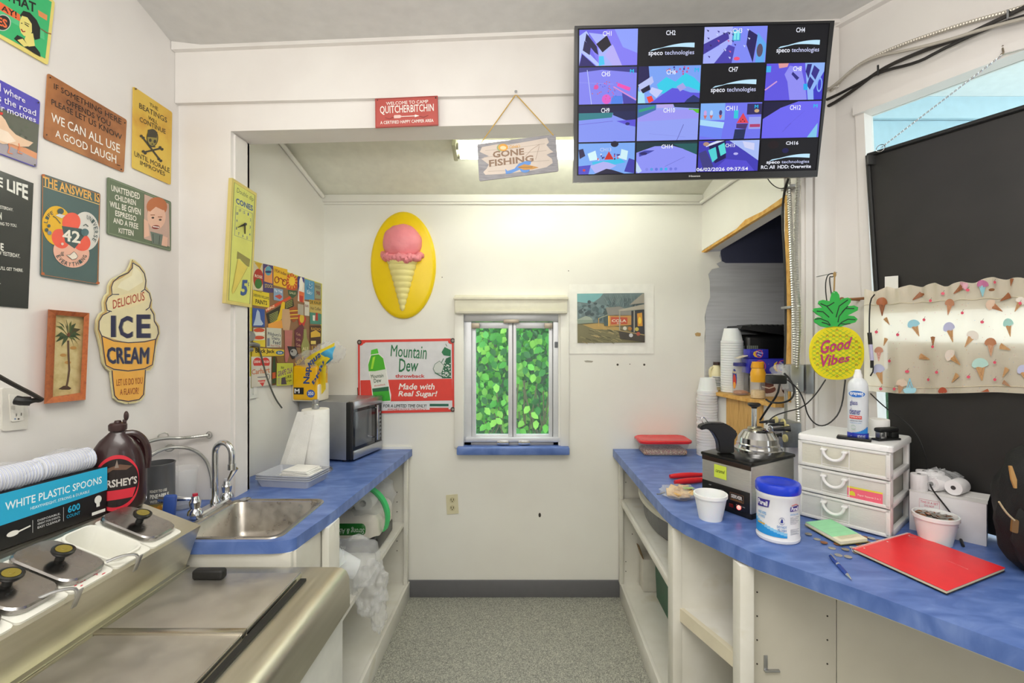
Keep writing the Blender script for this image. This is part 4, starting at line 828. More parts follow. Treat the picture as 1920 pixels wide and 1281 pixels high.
# =============== back wall pictures ===============
f=pmap(BW,'E')
c0=on(757,498,BW)
t=Thing('cone_plaque','bright yellow oval plaque with a raised pink ice cream cone','plaque',on(757,600,BW,.01))
rx,ry=(818-694)/2/890*2.9,(600-396)/2/890*2.9
My=Matrix(((1,0,0,0),(0,0,-1,0),(0,1,0,0),(0,0,0,1)))  # local z -> -y
def lat(prof,sx,sy): 
    b=MB(); b.lathe(prof,c0,48,Matrix(((sx,0,0),(0,0,-1),(0,sy,0)))); return b
t.part('backboard',lat([(1,0),(1,.012),(.985,.02),(.95,.026),(.91,.030),(0,.030)],rx,ry),m('#f6d400',.35,var=.01),world=True)
def W(x,y,o): return on(660+x/2.562,360+y/2.562,BW,.03+o)
sc=Vector(W(243,245,0)); k_=2.956/890/2.562
PK=m('#ee8f97',.45,bump=.5,bscale=45,sub=.1)
b=MB(); b.ell(sc+Vector((0,.0,.0)),(92*k_,.085,88*k_),36,24,.05,3)
for i in range(17):
    an=math.pi*(1.0+i/16*1.0); x_=243+math.cos(an)*88; y_=303-math.sin(an)*14+random.uniform(-6,6); b.ell(W(x_,y_,-.02+.085*abs(math.sin(an))),(random.uniform(.022,.030),.028,random.uniform(.02,.030)),12,8,.25,6)
for v in b.bm.verts: v.co.y=min(v.co.y,2.94)
t.part('scoop',b,PK,world=True)
b=MB(); prof=[]; z0=W(243,325,0).z; z1=W(243,572,0).z; Ln=z0-z1
for i in range(64):
    u=i/63; r=(58*(1-u)**1.08+8*(1-u)+6)*k_*(1 if u<.97 else .6); r+= .0045*abs(math.sin(u*math.pi*9)) ; prof.append((r,-u*Ln))
b.lathe(prof,Vector((sc.x,2.956-.035,z0)),28,None,1,.75)
for v in b.bm.verts: v.co.y=min(v.co.y,2.94)
t.part('cone',b,m('#ece195',.45,var=.02),world=True)
b=MB()
for i in range(3):
    z=z0-.012-i*.018; b.tube([Vector((sc.x+.19*math.cos(a_)*(1-.06*i)*.40,2.956-.035-.19*math.sin(a_)*.36*(1-.06*i),z)) for a_ in [math.pi*j/14 for j in range(15)]],.004,6)
t.part('cone_rim',b,m('#e6da8a',.45),world=True)
# soda sign
t,a=sign('soda_sign','red and white metal soda sign with a green bottle, left of the back window','sign',BW,'E',[(25,712),(490,703),(494,1056),(27,1068)],'#dfe0e4',off=.008,th=.004,r=.004)
RD_='#e2443a'
a.line([(33,718),(484,710),(487,1050),(34,1060)],15,RD_,True)
a.poly([(40,905),(480,897),(483,1002),(42,1008)],RD_); a.line([(45,728),(62,722)],9,RD_)
for x,y in ((40,726),(476,718)): a.ell(x,y,15,13,RD_,12)
a.tq('Mountain',((185,735),(360,738),(358,805),(185,790)),'#2c7a50',.012,.12); a.tq('Dew',((222,800),(320,805),(318,862),(225,866)),'#2c7a50',.02,.15)
a.t('throwback',208,876,350,893,'#cf3a38',.04); a.t('Made with',224,920,397,950,'#f4efea',.035,.2); a.t('Real Sugar!',222,956,410,990,'#f4efea',.035,.2)
a.t('FOR A LIMITED TIME ONLY!',150,1020,358,1036,'#2f3f3a',.03,.15); a.t("AVAILABLE IN FOUR 'THROWBACK'",170,1040,360,1050,'#cf5a58',.02,.1)
a.rect(373,1018,464,1030,'#2c6a58'); a.rect(373,1037,464,1046,'#d8483e')
a.poly([(75,830),(85,790),(100,775),(125,772),(150,795),(165,850),(178,930),(188,975),(186,1008),(100,1008),(92,930)],'#f2f2ee')
a.poly([(90,782),(92,760),(122,752),(128,776)],'#5fd040'); a.poly([(92,785),(128,780),(150,800),(162,860),(80,862),(78,830)],'#4fb82c'); a.poly([(100,795),(112,790),(100,850),(90,850)],'#a8e83c'); a.poly([(84,866),(160,852),(176,945),(95,955)],'#e3e6df'); a.poly([(98,955),(176,945),(185,1003),(105,1008)],'#3faf34'); a.poly([(97,945),(176,935),(177,955),(99,962)],'#2c6a48')
a.tq('Mountain',((90,878),(150,872),(152,890),(93,896)),'#3c5a44',.02); a.tq('Dew',((104,898),(140,894),(141,914),(106,918)),'#3c5a44',.02); a.tq('throwback',((106,928),(160,920),(161,928),(107,936)),'#c8504c',.02)
# sketched drinker head on the right
a.poly([(445,745),(475,760),(474,790),(440,785),(430,770)],'#2c7a50'); a.poly([(452,800),(475,790),(476,895),(432,895),(428,850),(440,830)],'#2c6a4c')
for k in range(40): 
    x_,y_=random.uniform(435,474),random.uniform(812,890); a.ell(x_,y_,3,3,'#dfe4e0',6)
a.poly([(390,850),(398,828),(420,812),(442,835),(430,870),(402,872)],'#d5dbd6'); a.line([(390,850),(398,828),(420,812),(442,835),(430,870),(402,872)],2.5,'#4c7a62',True); a.line([(398,868),(445,895)],5,'#4c7a62'); a.line([(440,800),(430,820)],3,'#2c7a50'); a.line([(450,730),(456,742)],3,'#4c7a62')
for x,y in ((35,722),(484,714),(484,1045)): a.ell(x,y,11,12,'#4a3a36',14); a.ell(x,y,6,6,'#9a938c',10)
a.line([(27,940),(29,1000)],4,'#5a3a30'); a.done()
# rural print
t,a=sign('rural_print','unframed paper print of a country store taped right of the window','picture',BW,'PR',[(-25,30),(1430,20),(1425,1222),(-25,1222)],'#f4f3ec',off=.0035,th=.001,r=0,rough=.6)
def gz(p,c): a.poly(p,c)
gz([(110,190),(1260,178),(1272,1028),(118,1035)],ramp_c:='#6f8284')
gz([(112,190),(560,186),(500,260),(400,330),(270,350),(115,330)],'#7bb3b6')
for k in range(70):
    x_,y_=random.uniform(120,800),random.uniform(330,620); a.ell(x_,y_,random.uniform(20,45),random.uniform(18,40),random.choice(['#6a8488','#55696d','#7d9396','#4a5a5e']),8)
for k in range(60):
    x_=random.uniform(640,1150); a.line([(x_,410),(x_+random.uniform(-120,120),random.uniform(190,280))],4,random.choice(['#4c5c62','#93a4a4','#6a7a7e']))
gz([(115,700),(560,690),(1000,740),(1272,900),(1272,1028),(118,1035)],'#7d7858'); gz([(200,720),(480,700),(830,760),(830,820),(400,800)],'#b89a5c')
for k in range(55):
    x_,y_=random.uniform(125,880),random.uniform(790,1020); a.line([(x_,y_),(x_+50,y_+12),(x_+95,y_+34)],random.uniform(4,10),random.choice(['#a8a074','#5c573e','#8c845c','#c2ae7c','#4c4a38']))
gz([(110,635),(260,570),(370,610),(385,690),(120,710)],'#8d9c8c'); gz([(110,640),(250,575),(330,590),(370,640)],'#a3afa0')
gz([(600,430),(830,410),(1040,480),(1040,560),(640,560)],'#8e8d86'); gz([(575,560),(600,430),(645,570),(640,745),(575,740)],'#4f605f'); gz([(640,568),(1040,565),(1040,730),(645,748)],'#c59352'); gz([(640,568),(665,568),(665,745),(645,748)],'#e8b85c')
gz([(690,590),(975,598),(975,712),(690,718)],'#c0563c'); a.t('COLA',705,630,955,680,'#e2cfbc',.05); a.t('5c',790,690,860,710,'#e2cfbc',.03)
gz([(470,610),(640,545),(645,560),(490,620)],'#9aa08c'); a.line([(480,610),(480,750)],14,'#c9a05c')
gz([(1010,380),(1230,190),(1262,190),(1262,350)],'#a09c90'); gz([(820,470),(1262,370),(1262,460),(830,490)],'#b0aa9a'); gz([(1040,490),(1262,465),(1270,900),(1040,850)],'#3b3c40'); gz([(1140,530),(1225,515),(1235,745),(1150,750)],'#d89a3c'); a.ell(1185,650,26,60,'#f0d04a',14)
for x_ in (840,1090): a.line([(x_,480),(x_,850)],20,'#a8a494')
gz([(820,820),(1272,900),(1272,1028),(850,960)],'#4a443c'); a.line([(820,822),(1100,870),(1272,900)],16,'#a89468')
for x_,y_,c_ in ((930,785,'#d8d4c4'),(1015,790,'#b0783c'),(1135,800,'#c9b95c'),(1035,905,'#cfd0d2'),(1160,880,'#b05c48')): a.ell(x_,y_,34,34,c_,12)
a.done()
f=pmap(BW,'PX')
t=Thing('outlet_plate','ivory two-socket outlet plate low on the back wall','outlet',f(848,965,0))
b=MB(); b.extr(rounded([f(836,929,.005),f(858,927,.005),f(860,963,.005),f(838,965,.005)],.004),(0,.005,0)); t.part('cover_plate',b,m('#ddd6b4',.4),world=True)
a=Art(t,lambda x,y,o:f(x,y,.005+o),pname='slot')
for y in (938,953):
    a.ell(848,y,5.5,5.5,'#cfc79f',14); a.rect(845.2,y-3,846.4,y+1,'#4a4030'); a.rect(849.6,y-3,850.8,y+1,'#4a4030'); a.ell(848,y+2.6,1.1,1.1,'#4a4030',8)
a.done()
# =============== left side: worktop, cabinet, sink, prep table ===============
def rc(p,c,q,n=6): # rounded corner helper: quadratic from p to q around c
    return [tuple(Vector(p)*(1-t)**2+Vector(c)*2*t*(1-t)+Vector(q)*t*t) for t in [k/n for k in range(n+1)]]
front=[(-.704,2.953),(-.764,1.884),(-.788,1.69)]+rc((-.788,1.69),(-.80,1.615),(-.87,1.612))[1:]+[(-1.476,1.60),(-1.476,2.02),(-1.267,2.03),(-1.267,2.172),(-1.405,2.180),(-1.250,2.953)]
# sink cut-out joined by a slit to the outline
sk=[];cx_,cy_=-1.04,1.825;hx,hyy=.175,.18
for (sx,sy) in ((1,1),(1,-1),(-1,-1),(-1,1)):
    c=(cx_+sx*hx,cy_+sy*hyy); r=.04
    p=(c[0]-(0 if sx*sy<0 else sx*r),c[1]-(0 if sx*sy>0 else sy*r)); q=(c[0]-(sx*r if sx*sy<0 else 0),c[1]-(sy*r if sx*sy>0 else 0))
    if sx*sy>0: p=(c[0]-sx*r,c[1]); q=(c[0],c[1]-sy*r)
    else: p=(c[0],c[1]-sy*r); q=(c[0]-sx*r,c[1])
    sk+=rc(p,c,q,4)
b=MB()
# top built as four strips round the hole so no slit is needed
def strip(pts): b.extr([Vector((x,y,.878)) for x,y in pts],(0,0,.042))
X0,X1,Y0,Y1=cx_-hx,cx_+hx,cy_-hyy,cy_+hyy
strip([(-.7715,Y1-.0001)]+[(-.764,1.884+.121)]+[(-.704,2.953),(-1.250,2.953),(-1.405,2.180),(-1.267,2.172),(-1.267,2.03),(-1.476,2.02),(-1.476,Y1)] ) if False else None
strip([(-.7575,Y1),(-.704,2.953),(-1.250,2.953),(-1.405,2.180),(-1.267,2.172),(-1.267,2.03),(-1.476,2.02),(-1.476,Y1)])
strip([(X0,Y0),(X0,Y1),(-1.476,Y1),(-1.476,Y0)])
strip([(X1,Y1),(X1,Y0),(-.792,Y0),(-.788,1.69),(-.764,1.884),(-.7575,Y1)])
bt=[(-.792,Y0)]+rc((-.792,Y0),(-.80,1.61),(-.87,1.608))[1:]+[(-1.476,1.60),(-1.476,Y0),(X1,Y0)]
strip(bt)
t=Thing('worktop','blue laminate worktop with the sink, left side','worktop',(-1.1,2.2,.878))
t.part('slab',b,BLUE,world=True,weld=.0005,ang=50)
b=MB(); b.hexa([(-1.30,2.944,.92),(-.705,2.944,.92),(-.705,2.955,.92),(-1.30,2.955,.92)],[(-1.30,2.944,.936),(-.705,2.944,.936),(-.705,2.955,.936),(-1.30,2.955,.936)]); t.part('back_splash',b,WHITE2,world=True)
# cabinet below
t=Thing('base_cabinet','open white base cabinet under the left blue worktop, with two shelves','cabinet',(-1.0,2.2,0))
def pb(name,*a,**k): bb=MB(); bb.box(*a,**k); return t.part(name,bb,CREAM,world=True)
pb('bottom_shelf',-1.24,-.735,1.62,2.935,.075,.10); pb('kick_board',-.735,-.716,1.62,2.94,0,.102,bev=.002)
pb('side_panel',-1.24,-.745,2.925,2.94,.1,.878); pb('face_frame',-.745,-.722,2.90,2.94,.1,.878,bev=.002)
b=MB(); b.hexa([(-1.22,1.9,.455),(-.745,1.9,.455),(-.745,2.925,.455),(-1.22,2.925,.455)],[(-1.22,1.9,.478),(-.745,1.9,.478),(-.745,2.925,.478),(-1.22,2.925,.478)]); t.part('shelf',b,CREAM,world=True)
pb('face_frame',-.785,-.757,1.83,1.935,.1,.878,bev=.002); pb('side_panel',-1.2,-.785,1.90,1.915,.1,.745)
pb('side_panel',-.805,-.790,1.637,1.90,.1,.878); pb('front_panel',-1.25,-.80,1.618,1.636,.1,.878)
b=MB(); b.hexa([(-1.26,2.2,.1),(-1.22,2.92,.1),(-1.235,2.92,.1),(-1.275,2.2,.1)],[(-1.26,2.2,.878),(-1.22,2.92,.878),(-1.235,2.92,.878),(-1.275,2.2,.878)]); t.part('back_panel',b,CREAM,world=True)
b=MB()
for z in (.3,.36,.42,.54,.60,.66): b.cyl((-.79,2.924,z),(-.79,2.921,z),.003,seg=6)
for z,y in ((.62,1.79),(.66,1.87),(.64,1.87)): b.cyl((-.8,y,z),(-.755,y,z),.003,seg=6)
t.part('peg_hole',b,m('#3a352c',.8),world=True)
# sink
t=Thing('sink','square stainless drop-in sink in the left worktop','sink',(cx_,cy_,.78))
def rr(x0,x1,y0,y1,r,z,n=5):
    o=[]
    for (cx,cy,a0) in ((x1-r,y1-r,0),(x0+r,y1-r,90),(x0+r,y0+r,180),(x1-r,y0+r,270)):
        for k in range(n+1):
            a_=math.radians(a0+90*k/n); o.append(Vector((cx+r*math.cos(a_),cy+r*math.sin(a_),z)))
    return o
def loops(b,L,cap0=False,cap1=False):
    V=[[b.bm.verts.new(p) for p in l] for l in L]; n=len(L[0])
    for A,B in zip(V,V[1:]):
        for i in range(n): b.bm.faces.new((A[i],A[(i+1)%n],B[(i+1)%n],B[i]))
    if cap0: b.bm.faces.new(V[0][::-1])
    if cap1: b.bm.faces.new(V[-1])
    return b
b=loops(MB(),[rr(X0-.022,X1+.022,Y0-.02,Y1+.02,.045,.9205),rr(X0-.02,X1+.02,Y0-.018,Y1+.018,.045,.925),rr(X0-.004,X1+.004,Y0-.004,Y1+.004,.04,.9235),rr(X0+.001,X1-.001,Y0+.001,Y1-.001,.04,.918),rr(X0+.006,X1-.006,Y0+.006,Y1-.006,.04,.80),rr(X0+.03,X1-.03,Y0+.03,Y1-.03,.035,.765),rr(X0+.12,X1-.12,Y0+.12,Y1-.12,.03,.76)],cap1=True)
t.part('basin',b,ramp_mat('sink_steel',[(.2,'#a9a39a'),(.8,'#bdb8b0')],30,rough=.33,metal=1,rrange=(.25,.4)),world=True,ang=50)
b=MB(); b.lathe([(.0,.7625),(.028,.7625),(.032,.7645),(.035,.7645),(.035,.76)],(cx_,cy_,0),20); t.part('drain',b,CHROME,world=True)
b=MB(); b.lathe([(.022,.9235),(.022,.926),(.018,.928),(0,.928)],(-1.19,2.018,0),20); t.part('hole_cover',b,CHROME,world=True)
# faucet
FX=-1.252
t=Thing('faucet','chrome gooseneck faucet with two blade handles behind the sink','faucet',(FX,1.9,.92))
b=loops(MB(),[rr(FX-.022,FX+.022,1.79,2.005,.021,.9235),rr(FX-.022,FX+.022,1.79,2.005,.021,.938),rr(FX-.017,FX+.017,1.795,2.0,.016,.944)],cap0=True,cap1=True); t.part('deck',b,CHROME,world=True)
b=MB(); b.lathe([(.018,.94),(.018,.955),(.012,.965),(.012,1.0)],(FX,1.915,0),18)
pts=[(FX,1.915,.99),(FX,1.915,1.12)]+[(FX+.04-.04*math.cos(a_),1.915-.010*(1-math.cos(a_)),1.145+.045*math.sin(a_)) for a_ in [math.pi*k/12 for k in range(13)]]+[(FX+.08,1.895,1.105)]
b.tube(pts,.0115,12); b.cyl((FX+.08,1.895,1.108),(FX+.08,1.895,1.085),.0145,seg=14); t.part('spout',b,CHROME,world=True)
for y,cap,c_ in ((1.80,1,(-.11,-.035,.012)),(1.99,0,(.035,-.0,.065))):
    b=MB(); b.lathe([(.026,.942),(.024,.955),(.016,.965),(.019,.98),(.02,.99),(.014,1.0),(.012,1.012)],(FX,y,0),18); hb=t.part('handle',b,CHROME,world=True)
    b=MB(); b.lathe([(.009,1.012),(.009,1.02),(0,1.021)],(FX,y,0),14); t.part('cap',b,m('#b3243a' if cap else '#c9ccd2',.3),world=True,parent=hb)
    p=Vector((FX,y,1.0)); v=Vector(c_); s_=v.cross(Vector((0,0,1))).normalized() if cap else Vector((0,1,0))
    b=MB(); b.tube([p,p+v*.45,p+v*.75,p+v],.009,8,1,rf=lambda k:.6+.9*k); t.part('blade',b,CHROME,world=True,parent=hb)
# flexible conduits on the wall
def flexpts(L,n=3):
    P_=[Vector(p) for p in L]
    for _ in range(n):
        Q=[P_[0]]
        for a_,c_ in zip(P_,P_[1:]): Q+=[a_*.75+c_*.25,a_*.25+c_*.75]
        Q.append(P_[-1]); P_=Q
    return P_
def flex(L,r,pitch=.0045,n=3):
    P_=flexpts(L,n); tot=sum((b_-a_).length for a_,b_ in zip(P_,P_[1:])); N=max(8,int(tot/pitch*2)); out=[];d=0;i=0;acc=0
    for k in range(N+1):
        s_=tot*k/N
        while i<len(P_)-2 and acc+(P_[i+1]-P_[i]).length<s_: acc+=(P_[i+1]-P_[i]).length; i+=1
        l=(P_[i+1]-P_[i]).length or 1; out.append(P_[i].lerp(P_[i+1],min(1,(s_-acc)/l)))
    b=MB(); cnt=[0]
    def rf(u): cnt[0]+=1; return 1.0 if cnt[0]%2 else .80
    b.tube(out,r,8,0,rf=rf); return b
FL=m('#b9b9b4',.38,.85)
def wl(px,py,o=.025): return on(px,py,LW,o) if px<332 else on(px,py,HP,o)
for nm,lb,L in (('flexible_conduit','upper thin metal flex pipe along the wall corner behind the faucet',[(225,850),(264,832),(306,821),(344,822),(392,816)]),('flexible_conduit','lower metal flex pipe curving down behind the clear tub',[(262,870),(292,847),(320,838),(357,840),(385,858),(396,888),(398,915)])):
    single(nm,lb,'pipe',flex([wl(*p) for p in L],.0075),FL,group='metal flex pipes on the left wall')
for px,py in ((306,818),(392,816),(318,840)):
    b=MB(); q=wl(px,py,.016); b.tube([q+Vector((.012*math.cos(k),0 if px>332 else .012*math.cos(k),.014*math.sin(k))) for k in [i*.63 for i in range(10)]],.0025,6,closed=True)
    single('pipe_strap',{306:'wire strap halfway along the upper metal flex pipe',392:'wire strap at the end of the upper metal flex pipe by the faucet',318:'wire strap on the lower metal flex pipe near the corner'}[px],'strap',b,FL,group='pipe straps')
# can, clear tub, scrubber
t=Thing('food_can','open grey tin can of pineapple behind the syrup bottle','can',(-1.39,1.80,.92))
b=MB(); b.lathe([(.052,0),(.053,.004),(.051,.008),(.051,.21),(.053,.214),(.053,.218),(.050,.218),(.050,.212),(.049,.02),(0,.02)]); t.part('tin',b,m('#77787a',.35,.6),ang=40)
b=MB()
def cyl_patch(b,r,a0,a1,z0,z1,n=14,c=(0,0)):
    for k in range(n):
        u=math.radians(a0+(a1-a0)*k/n); v=math.radians(a0+(a1-a0)*(k+1)/n)
        b.face([(c[0]+r*math.cos(u),c[1]+r*math.sin(u),z0),(c[0]+r*math.cos(v),c[1]+r*math.sin(v),z0),(c[0]+r*math.cos(v),c[1]+r*math.sin(v),z1),(c[0]+r*math.cos(u),c[1]+r*math.sin(u),z1)])
cyl_patch(b,.0515,0,360,.012,.075,32); t.part('label',b,m('#8d7a3a',.5))
class CylArt(Art):
    """print wrapped round a can: x = angle in degrees, y = height"""
    def __init__(s,th,r,c=(0,0),rf=None,**k):
        s.r=r
        super().__init__(th,lambda x,y,o:((rf(y) if rf else r)+o)and Vector((c[0]+((rf(y) if rf else r)+o)*math.cos(math.radians(x)),c[1]+((rf(y) if rf else r)+o)*math.sin(math.radians(x)),y)),world=False,**k)
    def rect(s,x0,y0,x1,y1,col,n=None):
        n=n or max(1,int(abs(x1-x0)/10)); b=s.mb(s.pname,col)
        for k in range(n):
            a0=x0+(x1-x0)*k/n; a1=x0+(x1-x0)*(k+1)/n; b.face([s.f(a0,y0,s.off),s.f(a1,y0,s.off),s.f(a1,y1,s.off),s.f(a0,y1,s.off)])
        return s
fa=math.degrees(math.atan2(-1.80,1.39))
a=CylArt(t,.0512); a.t('READY TO USE',fa-30,.128,fa+28,.118,'#e9e6da',.03); a.t('PINEAPPLE',fa-30,.112,fa+35,.096,'#f3f1e8',.05); a.t('WITH STEM',fa-30,.09,fa+28,.080,'#e9e6da',.03)
for k in range(14): a.ell(fa+random.uniform(-45,45),random.uniform(.03,.065),9,.008,random.choice(['#e8b53a','#f2d06a','#c8862a']),8)
a.rect(fa-62,.02,fa-56,.18,'#cfcfc8'); a.done()
t=Thing('clear_tub','clear plastic tub standing between the can and the faucet','container',(-1.395,1.93,.92))
b=MB(); b.lathe([(0,0),(.040,0),(.042,.004),(.055,.155),(.058,.157),(.058,.162),(.053,.162),(.040,.006),(0,.004)]); t.part('tub',b,CLEAR)
t=Thing('sponge_wand','blue plastic scrubber propped beside the clear tub','scrubber',(-1.30,1.725,.92),rz=.3)
b=MB(); b.box(-.02,.02,-.012,.012,.03,.12,bev=.008,M=Matrix.Rotation(.08,4,'Y')); t.part('head',b,m('#2f4f9c',.5))
b=MB(); b.box(-.026,.026,-.008,.008,0,.034,bev=.006); t.part('pad',b,m('#9fb3cf',.8,bump=.3))
# ---------------- prep table ----------------
YE=1.585
t=Thing('prep_table','stainless topped prep freezer with lidded toppings rail along the left wall','prep table',(-1.05,.9,0))
def prof(P_,y0,y1): 
    bb=MB(); bb.extr([Vector((x,y0,z)) for x,z in P_],(0,y1-y0,0)); return bb
t.part('cabinet_body',MB().box(-1.46,-.605,.25,YE-.01,.0,.72,bev=.004),m('#e6e6e0',.35),world=True)
t.part('deck',prof([(-1.47,.716),(-1.47,.845),(-.635,.845),(-.612,.842),(-.597,.832),(-.588,.812),(-.585,.715),(-.60,.715),(-.60,.72)],.2,YE),STEEL,world=True,ang=50)
rp=[(-1.135,.845),(-1.088,.974),(-1.084,.984),(-1.092,.988),(-1.293,1.064),(-1.30,1.06),(-1.475,1.06),(-1.475,.845)]
def sv(v,h): return (-1.09-.9256*v+.3786*h,.985+.3786*v+.9256*h)
for y0_,y1_,pk in ((.2,1.279,0),(1.279,1.377,1),(1.377,YE,0)):
    pp=rp if not pk else rp[:3]+[(-1.092,.988),sv(.018,.0),sv(.030,-.075),sv(.175,-.075),sv(.195,.0)]+rp[4:]
    t.part('rail_housing',prof(pp,y0_,y1_),STEEL,world=True)
t.part('rail_trim',prof([(-1.137,.846),(-1.12,.846),(-1.12,.850),(-1.134,.853)],.2,YE),m('#c8c4b0',.3,.9),world=True)
for y0,y1 in ((1.215,1.513),(.25,1.195)):
    l=t.part('slide_lid',MB().box(-1.085,-.714,y0,y1,.850,.862,bev=.003),STEEL2,world=True)
    t.part('lid_edge',MB().box(-.718,-.712,y0,y1,.847,.864,bev=.002),m('#d0cdc6',.25,1),world=True,parent=l)
t.part('divider',MB().box(-1.09,-.712,1.194,1.217,.850,.868,bev=.003),m('#c7c2b6',.25,1),world=True)
t.part('gasket',MB().box(-.708,-.690,.2,1.495,.845,.853),BLK,world=True)
t.part('lid_handle',MB().box(-1.03,-.935,1.462,1.492,.862,.892,bev=.008,seg=3),m('#1a1a1a',.5,bump=.2),world=True)
# sloped frame for trays
ez=Vector((.3786,0,.9256)); ey=Vector((-.9256,0,.3786)); ex=Vector((0,1,0))
def SM(y,v,h=0):
    o=Vector((-1.09,y,.985))+ey*v+ez*h
    return Matrix(((ex.x,ey.x,ez.x,o.x),(ex.y,ey.y,ez.y,o.y),(ex.z,ey.z,ez.z,o.z),(0,0,0,1)))
for i,y in enumerate((1.452,1.328,1.203,1.08,.957)):
    kind='open' if i==1 else 'lid'
    tt=Thing('topping_tray',['white topping tray under the far steel lid','open empty white topping tray between two lidded ones','white topping tray with a red-stained rim under the second steel lid','white topping tray under the steel lid cut by the left edge','white topping tray nearest the viewer, outside the left edge'][i],'tray',M=SM(y,.105,.002),group='toppings trays in the steel rail')
    L_=[rr(-.060,.060,-.100,.090,.012,.0),rr(-.060,.060,-.100,.090,.012,.006)]
    if kind=='open': L_+=[rr(-.055,.055,-.082,.085,.03,.006),rr(-.055,.055,-.082,.085,.03,.014),rr(-.050,.050,-.077,.08,.028,.014),rr(-.046,.046,-.074,.077,.026,.004),rr(-.041,.041,-.064,.064,.024,-.066),rr(-.03,.03,-.05,.05,.02,-.07)]
    else: L_+=[rr(-.053,.053,-.082,.085,.03,.006),rr(-.053,.053,-.082,.085,.03,.010)]
    tt.part('tray',loops(MB(),L_,cap1=True),m('#ecebe2',.35,var=.02))
    if i==2:
        b=MB()
        for k in range(9): b.ell((random.uniform(-.04,.055),-.089+random.uniform(-.006,.008),.0068),(random.uniform(.002,.006),.0015,.0006),8,5)
        tt.part('syrup_drip',b,m('#d9203a',.3))
    if kind=='lid':
        ld=Thing('tray_lid',{0:'steel tray lid with black knob, farthest along the rail',2:'steel tray lid with black knob, second from the far end',3:'steel tray lid cut by the left edge of the picture',4:'steel tray lid nearest the viewer, outside the left edge'}[i],'lid',M=SM(y,.108,.0125),group='steel tray lids on the rail')
        ld.part('lid_plate',loops(MB(),[rr(-.058,.058,-.088,.088,.034,.0),rr(-.058,.058,-.088,.088,.034,.010),rr(-.054,.054,-.084,.084,.032,.0135)],cap0=True,cap1=True),ramp_mat('lid_steel%d'%i,[(.2,'#8f8c8a'),(.8,'#b5b2b0')],14,rough=.25,metal=1,rrange=(.15,.34)))
        if i<4:
            kb=ld.part('knob',MB().lathe([(.010,.0135),(.009,.024),(.020,.030),(.024,.036),(.024,.041),(.020,.043),(.017,.0415),(0,.0415)],seg=26),m('#191916',.35))
            ld.part('knob_badge',MB().lathe([(.0165,.0417),(.0165,.0424),(.006,.0424),(.005,.0435),(0,.0435)],seg=22),m('#857628',.4),parent=kb)
for i,(y,cl) in enumerate(((1.262,'pale spoon handle'),(1.085,'grey'))):
    tt=Thing('ladle','steel ladle handle hooked over the '+('white tray beside the open one' if i==0 else 'tray at the left edge'),'ladle',M=SM(y,.0,.0),group='ladles in the toppings rail')
    b=MB(); b.tube([(-.005,.03,.022),(.012,.014,.036),(.030,-.002,.040),(.043,-.012,.036),(.047,-.016,.012)],.004,8,1); tt.part('handle',b,DULL)
    b=MB(); b.box(.040,.054,-.020,-.016,-.012,.036,bev=.0015); tt.part('hook',b,DULL)
# spoon box
p0=Vector((-1.306,1.482,1.062)); p1=Vector((-1.362,1.165,1.062)); bx_=(p1-p0); L=bx_.length; exx=bx_.normalized(); eyy=Vector((0,0,1)).cross(exx); 
if eyy.x>0: eyy=-eyy
Mb=Matrix(((exx.x,eyy.x,0,p0.x),(exx.y,eyy.y,0,p0.y),(0,0,1,p0.z),(0,0,0,1)))
t=Thing('spoon_box','blue and black carton of white plastic spoons on the toppings rail','box',M=Mb)
t.part('carton',MB().box(0,L,0,.095,0,.146,bev=.002),m('#131417',.45))
a=Art(t,lambda x,y,o:Vector((x*L/100,-o,(47-y)*.146/47)),world=False)
# x grows towards the viewer, i.e. to the left in the picture -> mirror text
class Mir:
    pass
CYN='#29abd6'
a.poly([(0,0),(100,0),(100,27),(0,23)],CYN)
def bt(s_,x0,x1,y0,y1,c_,bo=.02): a.tq(s_,((x1,y0),(x0,y0),(x0,y1),(x1,y1)),c_,bo)
bt('WHITE PLASTIC SPOONS',5,79,8,15,'#e9f4f8',.015); bt('HEAVYWEIGHT, STRONG & DURABLE',16,62,18,21,'#dfeef4',.01)
bt('600',24,34,27.5,34,CYN,.04); bt('COUNT',24,35,35.5,38.5,CYN,.01)
for k,s_ in enumerate(('DISPOSABLE,','GREAT FOR EVENTS,','EASY CLEANUP')): bt(s_,40,57,31+k*3,33+k*3,'#d9dadc',.01)
a.line([(37.5,27),(37.5,40)],.3,'#c8c8ca'); a.line([(60.5,30),(60.5,41)],.3,'#c8c8ca')
a.ell(74,36,4.2,2.4,'#e8e6e0',16); a.line([(71,36),(62,34.2)],1.3,'#e8e6e0'); a.ell(8.5,30,3.2,4,'#e3e3de',16); a.rect(7,33,10,37,'#e3e3de')
a.rect(2,41,14,44,'#e8e8e4')
a.rect(84,18,100,38,'#0d0d0f'); bt('M',86,97,19,29,'#f0f0ee',.05); bt("Member's Mark",84,99,31,36,'#f0f0ee',.02)
a.done()
